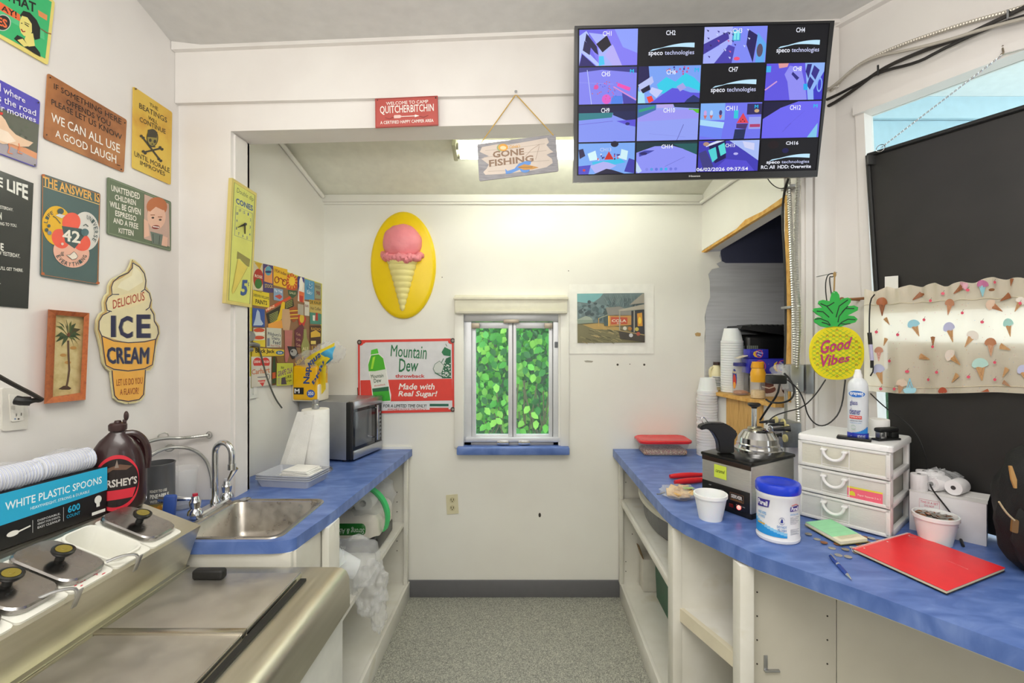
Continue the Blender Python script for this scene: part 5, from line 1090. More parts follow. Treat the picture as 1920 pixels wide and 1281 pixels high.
for i,(x0,x1,z,y) in enumerate(((.02,.155,.158,.045),(.16,.33,.155,.045))):
    tt=Thing('lid_sleeve','sleeve of white plastic lids with blue rims, '+('right one' if i==0 else 'left one')+' on the spoon carton','lids',M=Mb@Matrix.Translation((x0,y,z+.018)),group='lid sleeves on the spoon carton')
    b=MB(); b2=MB(); n=int((x1-x0)/.0075)
    for k in range(n):
        x=k*.0075; Mx=Matrix.Rotation(math.pi/2,3,'Y')@Matrix.Identity(3)
        b.lathe([(.030,0),(.034,.001),(.034,.004),(.030,.005)],(x,0,0),20,Matrix.Rotation(math.pi/2,3,'Y'))
        b2.lathe([(.0342,.0022),(.0342,.003)],(x,0,0),20,Matrix.Rotation(math.pi/2,3,'Y'),cap=False)
    tt.part('lids',b,m('#eef0f6',.5),kind='stuff'); tt.part('blue_rims',b2,m('#6c7fd0',.5),kind='stuff')
    b=MB(); b.ell(((x1-x0)/2,0,.002),((x1-x0)*.60,.042,.040),24,14,.22,4); tt.part('plastic_film',b,clear_mat('thin_film%d'%i,'#f2f4fa',.16,.15))
# syrup bottle
t=Thing('syrup_bottle','brown chocolate syrup bottle with an open flip cap and side handle','bottle',(-1.318,1.535,1.06),rz=math.radians(36))
BRN=m('#2e1517',.28,coat=.4)
t.part('bottle_body',MB().lathe([(0,0),(.9,0),(1,.012),(1.02,.05),(1.0,.13),(.96,.165),(.85,.195),(.62,.225),(.36,.245),(.30,.25),(.30,.262)] and [(r*.068,z) for r,z in [(0,0),(.95,0),(1.06,.010),(1.10,.04),(1.10,.13),(1.04,.165),(.90,.195),(.66,.222),(.40,.240),(.29,.248),(.28,.258)]],sx=1,sy=.60),BRN,ang=50)
b=MB(); b.tube([(.020,0,.238),(.045,0,.238),(.068,0,.21),(.077,0,.165),(.072,0,.12)],.0115,10,2); t.part('handle_loop',b,BRN)
cp=t.part('cap',MB().lathe([(.023,.252),(.024,.256),(.024,.270),(.020,.275),(.010,.277),(.008,.283),(0,.284)],seg=24),m('#3a2424',.4))
b=MB(); b.ell((.021,0,.296),(.007,.012,.016),14,10); b.box(.012,.022,-.006,.006,.270,.285,bev=.002); t.part('flip_lid',b,m('#3a2424',.4),parent=cp)
def bf(x,y,o):
    an=math.radians(-90+x*62); prf=1.10 if y<.13 else 1.10-(y-.13)*1.9
    r=.0685*prf+o; return Vector((r*math.cos(an),(r*.60+o)*math.sin(an),y))
a=Art(t,bf,world=False,base=.0012); a.bis=.12
def ring(cx,cy,rx,ry,col,w): a.circ(cx,cy,rx,ry,w,col,n=40)
a.ell(0,.092,.72,.080,'#1c0f10',36); a.circ(0,.092,.74,.082,.012,'#d2283a',n=44)
a.t("HERSHEY'S",-.62,.105,.66,.080,'#cfc8c2',.05); a.poly([(-.5,.07),(.62,.07),(.5,.04),(-.3,.04)],'#d2283a'); a.poly([(-.35,.12),(-.1,.135),(.3,.13),(.5,.14),(.1,.15),(-.3,.14)],'#6a4a38'); a.poly([(-.05,.14),(.02,.165),(.08,.14)],'#8a7a70')
a.done()
# paper towels
t=Thing('towel_holder','steel stand holding the paper towel roll, beside the microwave','holder',(-1.085,2.455,.92))
t.part('base',MB().lathe([(.083,0),(.083,.008),(.078,.012),(0,.012)],seg=32),DULL)
t.part('post',MB().lathe([(.008,.01),(.008,.325)],seg=12),DULL); t.part('finial',MB().lathe([(.018,.325),(.018,.345),(.014,.35),(.016,.356),(.014,.372),(0,.374)],seg=20),DULL)
b=MB(); b.tube([(.02,-.078,.01),(.02,-.078,.045)],.004,8); t.part('tension_arm',b,DULL)
t=Thing('paper_towel_roll','white paper towel roll with a loose sheet hanging off its left side','paper towel',(-1.085,2.455,.933))
TW=m('#f1f0ea',.85,bump=.25,bscale=200)
t.part('roll',MB().lathe([(.02,.0),(.066,0),(.067,.003),(.067,.305),(.065,.31),(.02,.31)],seg=40),TW,ang=50)
def tw(u,v):
    an=math.radians(-125+u*10); ext=u*(.035+.105*v)  # v: 0 top,1 bottom
    p=Vector((.069*math.cos(math.radians(-118)),.069*math.sin(math.radians(-118)),.305-.30*v)); d=Vector((-.95,.05,0)); return p+d*ext+Vector((0,-.012*math.sin(u*3)*v,0))+Vector((.05*(1-v)*0,0,0))
t.part('loose_sheet',MB().grid(tw,10,12),TW)
def tw2(u,v):
    p=Vector((.069*math.cos(math.radians(-118)),.069*math.sin(math.radians(-118)),.29-.28*v)); return p+Vector((.055*(1-v)*(1-u),-.006-.004*math.sin(v*3),0))+Vector((-.10*v*u,0,0))
t.part('folded_corner',MB().grid(tw2,6,10),TW)
# grey trays and cloth
for i in range(3):
    tt=Thing('grey_tray',['lowest of the three nested grey trays on the left worktop','middle of the three nested grey trays on the left worktop','top grey tray of the nested stack, with a white cloth in it'][i],'tray',(-1.105,2.265,.92+i*.010),rz=math.radians(-8),group='nested grey trays')
    tt.part('tray',loops(MB(),[rr(-.118,.118,-.078,.078,.012,.0),rr(-.133,.133,-.09,.09,.014,.034),rr(-.137,.137,-.094,.094,.016,.035),rr(-.137,.137,-.094,.094,.016,.038),rr(-.131,.131,-.088,.088,.014,.038),rr(-.117,.117,-.077,.077,.012,.003)],cap0=True,cap1=True),m('#b9bcc4',.4))
t=Thing('napkin_stack','folded white napkins heaped on the grey tray','napkins',(-1.07,2.27,.947),rz=math.radians(-12))
for k in range(7):
    b=MB(); w_=.085-.004*k+random.uniform(-.006,.006); b.box(-w_,w_,-.055,.055,.0+k*.0062,.0056+k*.0062,bev=.0027,M=Matrix.Rotation(random.uniform(-.1,.1),4,'Z')); t.part('napkin',b,m('#f3f2ee',.9,bump=.3))
# microwave
ph=math.radians(14); e1=Vector((math.sin(ph),math.cos(ph),0)); e2=Vector((-math.cos(ph),math.sin(ph),0)); o=Vector((-.972,2.622,.92))
MM=Matrix(((e1.x,e2.x,0,o.x),(e1.y,e2.y,0,o.y),(0,0,1,o.z),(0,0,0,1)))
t=Thing('microwave','silver and black microwave oven at the back of the left worktop','microwave',M=MM)
t.part('casing',MB().box(0.0,.315,.02,.325,.012,.335,bev=.004),m('#a3a5a9',.35,.7))
for x in (.03,.285):
    for y in (.05,.29): t.part('foot',MB().cyl((x,y,0),(x,y,.014),.012),BLK)
t.part('front_bezel',MB().box(-.002,.018,-.014,.022,.014,.333,bev=.006,seg=3),BLK)
d=t.part('door',MB().box(.018,.24,-.012,.02,.012,.335,bev=.004),m('#17181a',.2))
t.part('top_rail',MB().box(.018,.316,-.018,.02,.292,.337,bev=.006),m('#b3b3b5',.28,.9),parent=d)
t.part('bottom_rail',MB().box(.018,.316,-.018,.02,.012,.062,bev=.006),m('#b9babc',.28,.9),parent=d)
t.part('window',MB().box(.036,.20,-.0135,-.010,.080,.275,bev=.002),m('#5d6063',.18),parent=d)
t.part('control_panel',MB().box(.24,.315,-.012,.02,.06,.295,bev=.003),m('#141416',.25))
b=MB(); b.tube([(.222,-.010,.10),(.222,-.042,.10)],.005,8); b.tube([(.222,-.010,.275),(.222,-.042,.275)],.005,8); b.tube([(.222,-.040,.085),(.222,-.040,.29)],.008,10); t.part('handle',b,CHROME,parent=d)
b=MB()
for i in range(3):
    for j in range(7): b.box(.255+i*.018,.266+i*.018,-.014,-.011,.085+j*.024,.098+j*.024,bev=.001)
t.part('button',b,m('#8f9194',.4),kind='stuff')
b=MB()
for j in range(7): b.box(-.0012,.0006,.235,.265,.055+j*.013,.061+j*.013)
t.part('vent_slot',b,BLK,kind='stuff')
f=pmap(AL,'D')
b=MB(); b.tube([f(106,632,.03),f(140,628,.04),f(165,635,.03)],.010,8); b.tube([f(106,655,.03),f(135,655,.035)],.010,8); t.part('plug_body',b,m('#7c7c7a',.5),world=True)
b=MB(); b.tube([f(165,635,.03),f(178,680,.02),f(205,790,.02),f(245,890,.02),f(278,935,.02)],.0042,6,2); t.part('cord',b,m('#5e6058',.5),world=True)
# napkin pack on the microwave
t=Thing('napkin_pack','opened yellow plastic pack of napkins on top of the microwave','napkins',(-1.215,2.70,1.256),rz=math.radians(-6))
YL=m('#f2b90f',.35); 
t.part('napkin_block',MB().box(-.087,.075,-.055,.055,0,.098,bev=.01,seg=3),m('#f1ead6',.6))
t.part('wrapper_front',MB().box(-.081,.069,-.060,.058,.004,.20,bev=.014,seg=3),YL)
b=MB(); b.ell((.0,.0,.21),(.10,.06,.075),24,14,.35,3); b.ell((.10,.01,.275),(.09,.05,.06),22,12,.4,4); t.part('plastic_film',b,BAG)
def tail(u,v): return Vector((-.02+.17*u,-.045+.02*math.sin(u*5+v*3),.155+.13*u+(.07-.03*u)*(v-.5)*2+.01*math.sin(v*9)))
t.part('printed_flap',MB().grid(tail,14,6),m('#e8cf2c',.4))
def tail2(u,v): return Vector((.075+.09*u,-.055+.02*math.sin(u*4+v*3),.225+.05*u+.035*(v-.5)*2))
t.part('printed_flap',MB().grid(tail2,10,5),m('#4fb2e2',.4),label='sky blue printed flap')
def tail3(u,v): return Vector((.055+.055*u,-.04+.01*math.sin(u*4+v*3),.02+.22*v+.05*u))
t.part('printed_flap',MB().grid(tail3,8,5),m('#e8cf2c',.4))
a=Art(t,lambda x,y,o:Vector((x,-.0605-o,y)),world=False)
a.tq('Nap',((-.012,.105),(-.012,.19),(.035,.19),(.035,.105)),'#28488c',.05) if False else a.tq('Nap',((-.015,.10),(-.010,.195),(.036,.192),(.034,.10)),'#28488c',.05)
a.rect(-.070,.04,-.012,.078,'#17171a'); a.t('M',-.066,.072,-.036,.046,'#f0f0ee',.05); a.ell(.03,.045,.024,.022,'#3a5fb4',18); a.t('350',.014,.056,.046,.036,'#f0f0ee',.04)
a.done()
a=Art(t,lambda x,y,o:Vector((x,-.068-o,y)),world=False,base=.012); a.tq('kins',((.035,.185),(.105,.245),(.092,.275),(.022,.215)),'#28488c',.05); a.tq('pkin',((.062,.09),(.125,.215),(.108,.235),(.046,.11)),'#28488c',.05); a.done()
# ---- things inside the left cabinet ----
t=Thing('toilet_paper_pack','torn pack of toilet rolls in black and green film on the middle shelf','toilet paper',(-.90,2.66,.478))
b=MB(); b.box(-.16,.12,-.17,.16,.01,.20,bev=.05,seg=4); t.part('wrapper',b,m('#e3ded2',.4))
b=MB(); b.box(-.165,.124,-.175,.13,.0,.085,bev=.02,seg=3); t.part('black_band',b,m('#1d1c1b',.3))
b=MB(); b.box(-.165,.07,-.180,.0,.088,.165,bev=.03,seg=4); t.part('green_band',b,m('#23762c',.35))
for k,(x,z) in enumerate(((.02,.235),(-.075,.245))):
    tt=Thing('toilet_roll','white toilet roll peeking from the torn pack, '+('nearer the aisle' if k==0 else 'farther left'),'toilet roll',(-.90+x,2.62,.478+z),group='toilet rolls in the pack')
    b=MB(); b.lathe([(.018,-.05),(.05,-.05),(.052,-.047),(.052,.047),(.05,.05),(.018,.05)],(0,0,0),28,Matrix.Rotation(math.pi/2,3,'X'),cap=False); b.lathe([(.018,-.05),(.018,.05)],(0,0,0),20,Matrix.Rotation(math.pi/2,3,'X'),cap=False); tt.part('roll',b,TW)
    b=MB(); b.lathe([(.0182,-.04),(.0,-.04)],(0,0,0),20,Matrix.Rotation(math.pi/2,3,'X'),cap=False); b.lathe([(0,.0),(.0178,.0)],(0,0,0),20,Matrix.Rotation(math.pi/2,3,'X'),cap=False); tt.part('core',b,m('#6e665c',.8))
b=MB(); b.ell((.03,-.0,.24),(.13,.15,.13),24,16,.3,3); t.part('plastic_film',b,BAG)
def gb(u,v): 
    an=u*2.4-.3; return Vector((.005+.15*math.sin(an)*1.0,-.17+.10*u,.36-.02*u-.17*(1-math.cos(an))))+Vector((0,.0,.0))+Vector((.03*(v-.5),-.02*math.sin(v*3),.02*(v-.5)))
t.part('green_strip',MB().grid(gb,18,3),m('#4fd07c',.4))
a=Art(t,lambda x,y,o:Vector((x,-.181-o,y)),world=False); a.tq('Strong & Absorbent',((.06,.108),(-.155,.108),(-.155,.146),(.06,.146)),'#cfe3cf',.02,.2); a.tq('BEST',((-.06,.055),(-.10,.055),(-.10,.07),(-.06,.07)),'#cfcfca',.02); a.tq('FAMILY',((-.04,.03),(-.10,.03),(-.10,.045),(-.04,.045)),'#cfcfca',.02); a.done()
t=Thing('bagged_cups','clear bag of stacked foam cups spilling out of the left cabinet','cups',(-.80,2.17,.478))
Mc=Matrix.Translation((.045,-.05,.10))@Matrix.Rotation(math.radians(-62),4,'Y')@Matrix.Rotation(math.radians(20),4,'X')
for k in range(7):
    b=MB(); b.lathe([(.040,0),(.058,.085),(.060,.086),(.060,.092),(.056,.092),(.038,.004),(0,.004)],(0,0,k*.014),26,cap=False); bmesh.ops.transform(b.bm,matrix=Mc,verts=b.bm.verts); t.part('cup',b,FOAM)
def bagf(c,r,amp,fs,seg=40,rg=28):
    b=MB(); b.ell(c,r,seg,rg,amp,fs); return b
b=bagf((0,-.0,.10),(.13,.13,.115),.25,3.2); b.ell((.10,-.02,-.0),(.072,.09,.11),60,40,.38,3.5); b.ell((.135,-.02,-.11),(.034,.04,.085),40,30,.4,3.2)
t.part('plastic_bag',b,clear_mat('crumpled_bag','#f6f7f8',.27,.14),ang=180)
# =============== right side: worktop and cabinet ===============
t=Thing('worktop','long blue laminate worktop curving along the right wall','worktop',(1.0,1.9,.872))
fr_=[(.545,2.953),(.565,1.95),(.574,1.86),(.60,1.775),(.642,1.70),(.736,1.5126),(.92,1.2956),(1.103,1.05),(1.34,.72)]
bk=[(2.13,.78),(1.395,2.132),(1.238,2.128),(1.236,2.262),(1.228,2.275),(1.098,2.953)]
b=MB(); b.extr([Vector((x,y,.872)) for x,y in fr_+bk],(0,0,.048)); t.part('slab',b,BLUE,world=True,ang=50)
b=MB(); b.extr([Vector((x,y,.866)) for x,y in [(x+.012,y-.002) for x,y in fr_]+[(x+.03,y) for x,y in fr_[::-1]]],(0,0,.0055)); t.part('edge_strip',b,m('#d9d5c4',.5),world=True)
t=Thing('base_cabinet','open white base cabinet with shelves under the right blue worktop','cabinet',(.9,2.3,0))
def pb(name,*a,mat=CREAM,**k): bb=MB(); bb.box(*a,**k); return t.part(name,bb,mat,world=True)
pb('bottom_shelf',.60,1.07,1.93,2.935,.075,.10); pb('kick_board',.583,.602,1.87,2.94,0,.102,bev=.002)
pb('side_panel',.60,1.06,2.93,2.945,.1,.866); pb('face_frame',.578,.60,2.905,2.945,.1,.866,bev=.002)
pb('shelf',.60,1.06,1.93,2.925,.600,.622); pb('shelf_edge',.583,.602,1.93,2.905,.590,.624,bev=.003)
pb('back_panel',1.065,1.08,1.93,2.94,.0,.866)
pb('face_frame',.578,.614,1.86,1.925,0,.866,bev=.002)
pb('side_panel',.60,1.18,1.915,1.93,0,.866); pb('side_panel',.614,1.35,1.862,1.878,0,.866)
b=MB(); b.hexa([(.612,1.862,.506),(.722,1.60,.506),(1.10,1.60,.506),(1.30,1.862,.506)],[(.612,1.862,.548),(.722,1.60,.548),(1.10,1.60,.548),(1.30,1.862,.548)]); t.part('shelf',b,CREAM,world=True)
b=MB(); b.hexa([(.606,1.860,.500),(.700,1.598,.500),(.722,1.60,.500),(.622,1.862,.500)],[(.606,1.860,.550),(.700,1.598,.550),(.722,1.60,.550),(.622,1.862,.550)]); t.part('shelf_edge',b,m('#ddd5bd',.5),world=True)
pb('face_frame',.699,.745,1.545,1.60,0,.866,bev=.002)
GR=ramp_mat('cabinet_side_shaded',[(.3,'#cbc6b6'),(.7,'#d3cebf')],5,rough=.45)  # cabinet paint darkened: shade under the worktop put into the colour
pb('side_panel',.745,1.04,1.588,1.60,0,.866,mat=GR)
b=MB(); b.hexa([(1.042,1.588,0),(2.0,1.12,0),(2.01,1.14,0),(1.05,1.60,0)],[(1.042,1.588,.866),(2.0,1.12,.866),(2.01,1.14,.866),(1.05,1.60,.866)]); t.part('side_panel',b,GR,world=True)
b=MB()
for z in (.28,.36,.44,.52,.60,.68,.76):
    b.cyl((.775,1.5885,z),(.775,1.586,z),.0028,seg=6); b.cyl((1.01,1.5885,z),(1.01,1.586,z),.0028,seg=6)
for z in (.17,.23,.72,.78): b.cyl((.62,2.9305,z),(.62,2.927,z),.0028,seg=6)
for z in (.40,.46): b.cyl((.66,2.9305,z),(.66,2.927,z),.0028,seg=6)
t.part('peg_hole',b,m('#3a352c',.8),world=True)
b=MB(); q=on(1435,1240,plane((0,1.588,0),(0,-1,0))); b.box(q.x-.006,q.x+.006,1.584,1.588,q.z-.03,q.z+.02,bev=.001); b.box(q.x-.006,q.x+.045,1.578,1.588,q.z-.032,q.z-.026,bev=.001); t.part('shelf_bracket',b,DULL,world=True)
# things inside
t=Thing('storage_tub','oval translucent tub with a cream lid lying on the shelf under the right worktop','container',(.80,2.50,.624))
b=MB(); b.lathe([(.85,0),(.93,.02),(1,.11),(1.02,.115)],seg=40,sx=.165,sy=.36); t.part('tub',b,m('#77787a',.25,alpha=.8))
b=MB(); b.lathe([(1.03,.112),(1.07,.118),(1.07,.140),(1.0,.150),(.9,.146),(0,.146)],seg=40,sx=.17,sy=.365); t.part('lid',b,m('#d6d2c0',.45))
t=Thing('green_bin','dark green plastic bin on the low shelf of the right cabinet','bin',(.85,2.605,.102),rz=0)
t.part('bin',loops(MB(),[rr(-.085,.10,-.19,.17,.012,0),rr(-.095,.11,-.20,.18,.014,.245),rr(-.100,.115,-.205,.185,.015,.25),rr(-.100,.115,-.205,.185,.015,.257),rr(-.090,.105,-.195,.175,.013,.257),rr(-.080,.095,-.185,.165,.012,.01)],cap0=True,cap1=True),m('#0f5a3e',.4))
b=MB(); b.ell((-.06,.14,.262),(.045,.05,.035),18,12,.4,6); t.part('bin_liner',b,m('#2c2f36',.3))
t=Thing('torn_carton','torn white carton with brown flaps behind the green bin','box',(.80,2.868,.102))
t.part('carton',MB().box(-.10,.1,-.05,.05,0,.19,bev=.002),m('#dcd8cd',.6))
b=MB(); b.hexa([(-.10,-.04,.19),(-.10,.04,.19),(-.094,.04,.19),(-.094,-.04,.19)],[(-.125,-.03,.27),(-.12,.04,.25),(-.116,.04,.25),(-.12,-.03,.27)]); t.part('flap',b,m('#7a6242',.7))
b=MB(); b.hexa([(-.04,-.048,.19),(.09,-.048,.19),(.09,-.044,.19),(-.04,-.044,.19)],[(-.03,-.055,.235),(.08,-.055,.23),(.08,-.051,.23),(-.03,-.051,.235)]); t.part('flap',b,m('#5f4f3a',.7))
# ---- on the counter ----
t=Thing('snack_tub','clear tub of coloured sprinkles with a red lid at the back of the right worktop','container',(.822,2.845,.92))
t.part('tub',loops(MB(),[rr(-.125,.125,-.068,.068,.03,.002),rr(-.145,.145,-.085,.085,.04,.075),rr(-.15,.15,-.09,.09,.042,.078)],cap0=True),CLEAR)
b=MB(); b.box(-.128,.128,-.07,.07,.003,.034,bev=.012); t.part('sprinkles',b,ramp_mat('sprinkles',[(0,'#c9b48c'),(.3,'#7f5a4c'),(.5,'#e4d9b4'),(.7,'#a5485a'),(1,'#d8c79c')],260,kind='voronoi',rough=.7),kind='stuff')
t.part('lid',loops(MB(),[rr(-.154,.154,-.094,.094,.045,.074),rr(-.156,.156,-.096,.096,.046,.078),rr(-.156,.156,-.096,.096,.046,.087),rr(-.148,.148,-.088,.088,.042,.092),rr(-.136,.136,-.076,.076,.036,.089)],cap1=True),m('#dc2f33',.25))
a=Art(t,lambda x,y,o:Vector((x,-.0862-o,y)),world=False); a.done()
def cup_mesh(h=.087,rt=.058,rb=.041):
    b=MB(); b.lathe([(rb-.003,.004),(rb-.002,0),(rb,0),(rt-.004,h-.014),(rt,h-.013),(rt,h-.001),(rt-.001,h),(rt-.005,h),(rt-.006,h-.004),(rb-.004,.006),(0,.006)],seg=30); b.lathe([(0,.001),(rb-.002,.001)],seg=30,cap=False); return b
# cup stacks (turned upside down, every cup a thing)
ORD=['first','second','third','fourth','fifth','sixth','seventh','eighth','ninth','tenth','eleventh','twelfth','thirteenth','fourteenth','fifteenth','sixteenth','seventeenth','eighteenth','nineteenth','twentieth','twenty-first','twenty-second','twenty-third','twenty-fourth']
def stack(x,y,z,n,pitch,h,rt,rb,first_lab,last_lab,mid_lab,grp,jit=0):
    base=None
    for k in range(n):
        # rim down: flip
        dz=z+k*pitch; M_=Matrix.Translation((x+random.uniform(-jit,jit),y,dz+h))@Matrix.Rotation(math.pi,4,'X')@Matrix.Rotation(random.uniform(0,6),4,'Z')
        lb=first_lab if k==0 else last_lab if k==n-1 else 'foam cup, '+ORD[k]+' from the bottom, '+mid_lab
        if base is None:
            base=Thing('foam_cup',lb,'cup',M=M_,group=grp); base.part('cup',cup_mesh(h,rt,rb),FOAM)
        else: copy_thing(base.o,M_,lb,grp)
stack(1.208,2.775,1.2965,21,.0142,.086,.062,.043,'bottom foam cup of the tall inverted stack on the recess shelf','topmost foam cup of the tall inverted stack on the recess shelf','tall inverted stack on recess shelf','cups in the recess shelf stack')
stack(1.072,2.80,.9215,24,.0160,.086,.058,.041,'bottom foam cup of the bagged stack standing on the worktop corner','topmost foam cup of the bagged stack standing on the worktop corner','bagged stack on worktop corner','cups in the bagged worktop stack',jit=.003)
b=MB(); b.lathe([(.0605,.925),(.063,1.0),(.061,1.1),(.064,1.2),(.062,1.285)],(1.072,2.80,0),24,cap=False); single('plastic_sleeve','thin clear sleeve around the worktop cup stack','plastic bag',b,clear_mat('sleeve','#f4e9ea',.22,.2))
# warmer
th=math.atan2(-.192,.115); Mw=Matrix.Translation((.735,1.977,.92))@Matrix.Rotation(th,4,'Z')
Wd,Dp=.224,.285
t=Thing('topping_warmer','steel countertop food warmer with a black top and control panel','food warmer',M=Mw)
t.part('base',MB().box(.006,Wd-.006,.01,Dp-.01,0,.026,bev=.004),BLK)
t.part('body',MB().box(0,Wd,0,Dp,.024,.205,bev=.006,seg=3),ramp_mat('warmer_steel',[(.2,'#bdbbb6'),(.8,'#d0cec8')],30,rough=.3,metal=.8,stretch=(1,1,8),rrange=(.38,.5)))
t.part('top_plate',MB().box(-.004,Wd+.004,-.004,Dp+.004,.205,.219,bev=.005),m('#121212',.22))
t.part('top_trim',MB().box(.002,Wd-.002,-.002,.004,.188,.206,bev=.001),m('#2a1a12',.3))
pn=t.part('control_panel',MB().box(.004,Wd-.006,-.0035,.004,.026,.105,bev=.002),m('#141313',.3))
a=Art(t,lambda x,y,o:Vector((x,-.0036-o,y)),world=False,parent=pn)
a.circ(.074,.062,.026,.026,.004,'#d9d9d6',150,390); a.rect(.135,.058,.195,.088,'#7a5a40'); a.rect(.137,.060,.193,.086,'#1d1714'); a.t('SERVER',.141,.082,.189,.068,'#e6e2dc',.05); a.rect(.141,.062,.189,.064,'#a8743c')
a.t('OFF',.038,.094,.05,.089,'#c8c8c4'); a.t('HIGH',.092,.086,.108,.081,'#c8c8c4'); a.t('POWER ON',.163,.047,.20,.043,'#c8c8c4'); a.done()
kn=t.part('dial',MB().lathe([(.019,0),(.019,.012),(.014,.018),(0,.018)],(.074,-.0035,.062),24,Matrix.Rotation(math.pi/2,3,'X')),m('#1b1b1b',.3))
t.part('power_light',MB().lathe([(.0085,0),(.008,.004),(.004,.006),(0,.006)],(.175,-.0035,.038),16,Matrix.Rotation(math.pi/2,3,'X')),m('#ff3a20',emit=3.2))
t.part('rocker_switch',MB().box(.133,.150,-.007,-.003,.030,.043,bev=.001),m('#6e1410',.3))
a=Art(t,lambda x,y,o:Vector((x,-.0004-o,y)),world=False,base=.0008); a.t('CAUTION HOT',.075,.2025,.115,.198,'#d8d4cc',.02)
a.done()
nt_=t.part('sticky_note',MB().box(.062,.118,-.0025,-.0012,.128,.180),m('#cfe04a',.8))
a=Art(t,lambda x,y,o:Vector((x,-.0026-o,y)),world=False,parent=nt_); a.t('caramel',.069,.165,.112,.15,'#4c5c28',.01,.3); a.done()
# pump lid
pl_=Vector((.985,2.01,1.139))
t=Thing('steel_dome','polished steel dome lid with a tall pump rod on the black warmer top','lid',pl_)
t.part('dome',MB().lathe([(.093,0),(.093,.006),(.086,.010),(.084,.018),(.084,.026),(.080,.03),(.078,.052),(.060,.078),(.045,.084),(.0,.086)],seg=44),m('#c9c9ca',.16,1),ang=25)
t.part('rod_collar',MB().lathe([(.03,.084),(.03,.092),(.024,.096),(0,.096)],(-.012,0,0),24),m('#b9b49c',.3,1))
t.part('pump_rod',MB().lathe([(.0105,.09),(.0105,.175)],(-.016,0,0),16),CHROME); t.part('pump_knob',MB().lathe([(.010,.172),(.012,.178),(.025,.186),(.026,.192),(.020,.196),(0,.196)],(-.016,0,0),24),m('#141414',.35))
b=MB(); b.tube([(.035,-.0,.08),(.05,.0,.10),(.058,0,.095),(.07,0,.06)],.003,8,1); t.part('spring_clip',b,CHROME)
# black lever spout
LP=plane((0,1.925,0),(0,-1,0)); f=pmap(LP,'R2')
t=Thing('pump_spout','bulky black plastic pump spout standing at the left corner of the warmer','pump',f(380,1240,0))
out=[(150,1012),(188,988),(240,978),(365,980),(420,1010),(470,1055),(472,1095),(450,1110),(445,1180),(448,1236),(318,1236),(312,1160),(300,1120),(262,1058),(215,1028),(158,1040)]
b=MB(); b.extr([f(x,y,0) for x,y in out],(0,.04,0)); bmesh.ops.recalc_face_normals(b.bm,faces=b.bm.faces); bmesh.ops.bevel(b.bm,geom=b.bm.edges[:],offset=.004,segments=2,affect='EDGES'); t.part('spout_body',b,m('#161617',.35),world=True)
b=MB(); b.tube([f(225,985,-.02),f(185,925,-.02),f(165,930,-.02),f(160,960,-.02),f(205,990,-.02)],.002,6,1); t.part('wire_loop',b,CHROME,world=True)
# can opener / tongs handles
t=Thing('red_handled_opener','can opener with two red rubber handles lying by the warmer','can opener',(.80,2.33,.921))
for k,(p0,p1) in enumerate((((.706,2.318),(.875,2.345)),((.700,2.225),(.885,2.270)))):
    b=MB(); b.tube([(p0[0],p0[1],.934),((p0[0]+p1[0])/2,(p0[1]+p1[1])/2,.936),(p1[0],p1[1],.934)],.0125,12,1,rf=lambda u:.75+.5*math.sin(math.pi*min(1,u*1.1))*.7); t.part('handle',b,m('#d8232a',.4),world=True)
b=MB(); b.box(.88,.96,2.27,2.345,.922,.936,bev=.004); b.lathe([(.022,0),(.022,.01),(.004,.012)],(.92,2.31,.936),20); t.part('steel_head',b,DULL,world=True)
# snack bag
t=Thing('waffle_bag','small clear bag of waffle cone pieces in front of the warmer','snack',(.655,2.06,.921))
for k in range(12):
    b=MB(); b.box(-.022,.022,-.004,.004,-.018,.018,bev=.003,M=Matrix.Translation((random.uniform(-.028,.055),random.uniform(-.05,.05),.022+random.uniform(-.003,.012)))@Matrix.Rotation(random.uniform(0,6),4,'Z')@Matrix.Rotation(random.uniform(-.9,.9)+1.2,4,'X')); t.part('waffle_piece',b,m(random.choice(['#e2bf84','#d9ae6c','#eac994']),.7,bump=.5))
b=MB(); b.ell((.012,0,.020),(.075,.075,.028),24,14,.3,3,zmin=-.0005); t.part('bag',b,BAG)
t.part('tie',MB().tube([(-.05,-.0,.02),(-.075,-.01,.014),(-.088,-.014,.016)],.003,6),DULL)
t.part('label',MB().box(.02,.065,-.05,-.02,.044,.045,M=Matrix.Rotation(-.1,4,'X')),m('#a9c47a',.6))
# foam cup in front
t=Thing('foam_cup','empty foam cup standing upright in front of the warmer','cup',(.708,1.815,.92)); t.part('cup',cup_mesh(.098,.062,.042),FOAM)
# wipes canister
t=Thing('wipes_canister','white tub of sanitizing wipes with a bright blue lid','canister',(.875,1.645,.92))
t.part('canister',MB().lathe([(.064,0),(.068,.004),(.069,.012),(.067,.016),(.067,.148),(.069,.152),(.069,.162),(.064,.168)],seg=48),m('#eeeeef',.4),ang=30)
t.part('lid',MB().lathe([(.070,.163),(.0715,.168),(.0715,.186),(.068,.193),(.055,.196),(.050,.194),(.030,.195),(0,.195)],seg=48),m('#1c3fd4',.25))
ca=math.degrees(math.atan2(-1.645,-.875))
a=CylArt(t,.0672); a.bis=8
a.rect(ca-80,.03,ca+24,.036,'#2aa3e6')
for k in range(12):
    x0=ca-80+k*8.66; h_=.078-.040*(k/12)**.8; n_=6
    for j in range(1): a.rect(x0,.024,x0+8.7,h_-.010,'#2a9be0',1); a.rect(x0,h_-.010,x0+8.7,h_,'#8fcdf0',1)
a.poly([(ca-62,.140),(ca-20,.143),(ca-24,.118),(ca-62,.112)],'#3a2c8c'); a.t('Purell',ca-60,.137,ca-26,.120,'#f2f2f6',.05,.1)
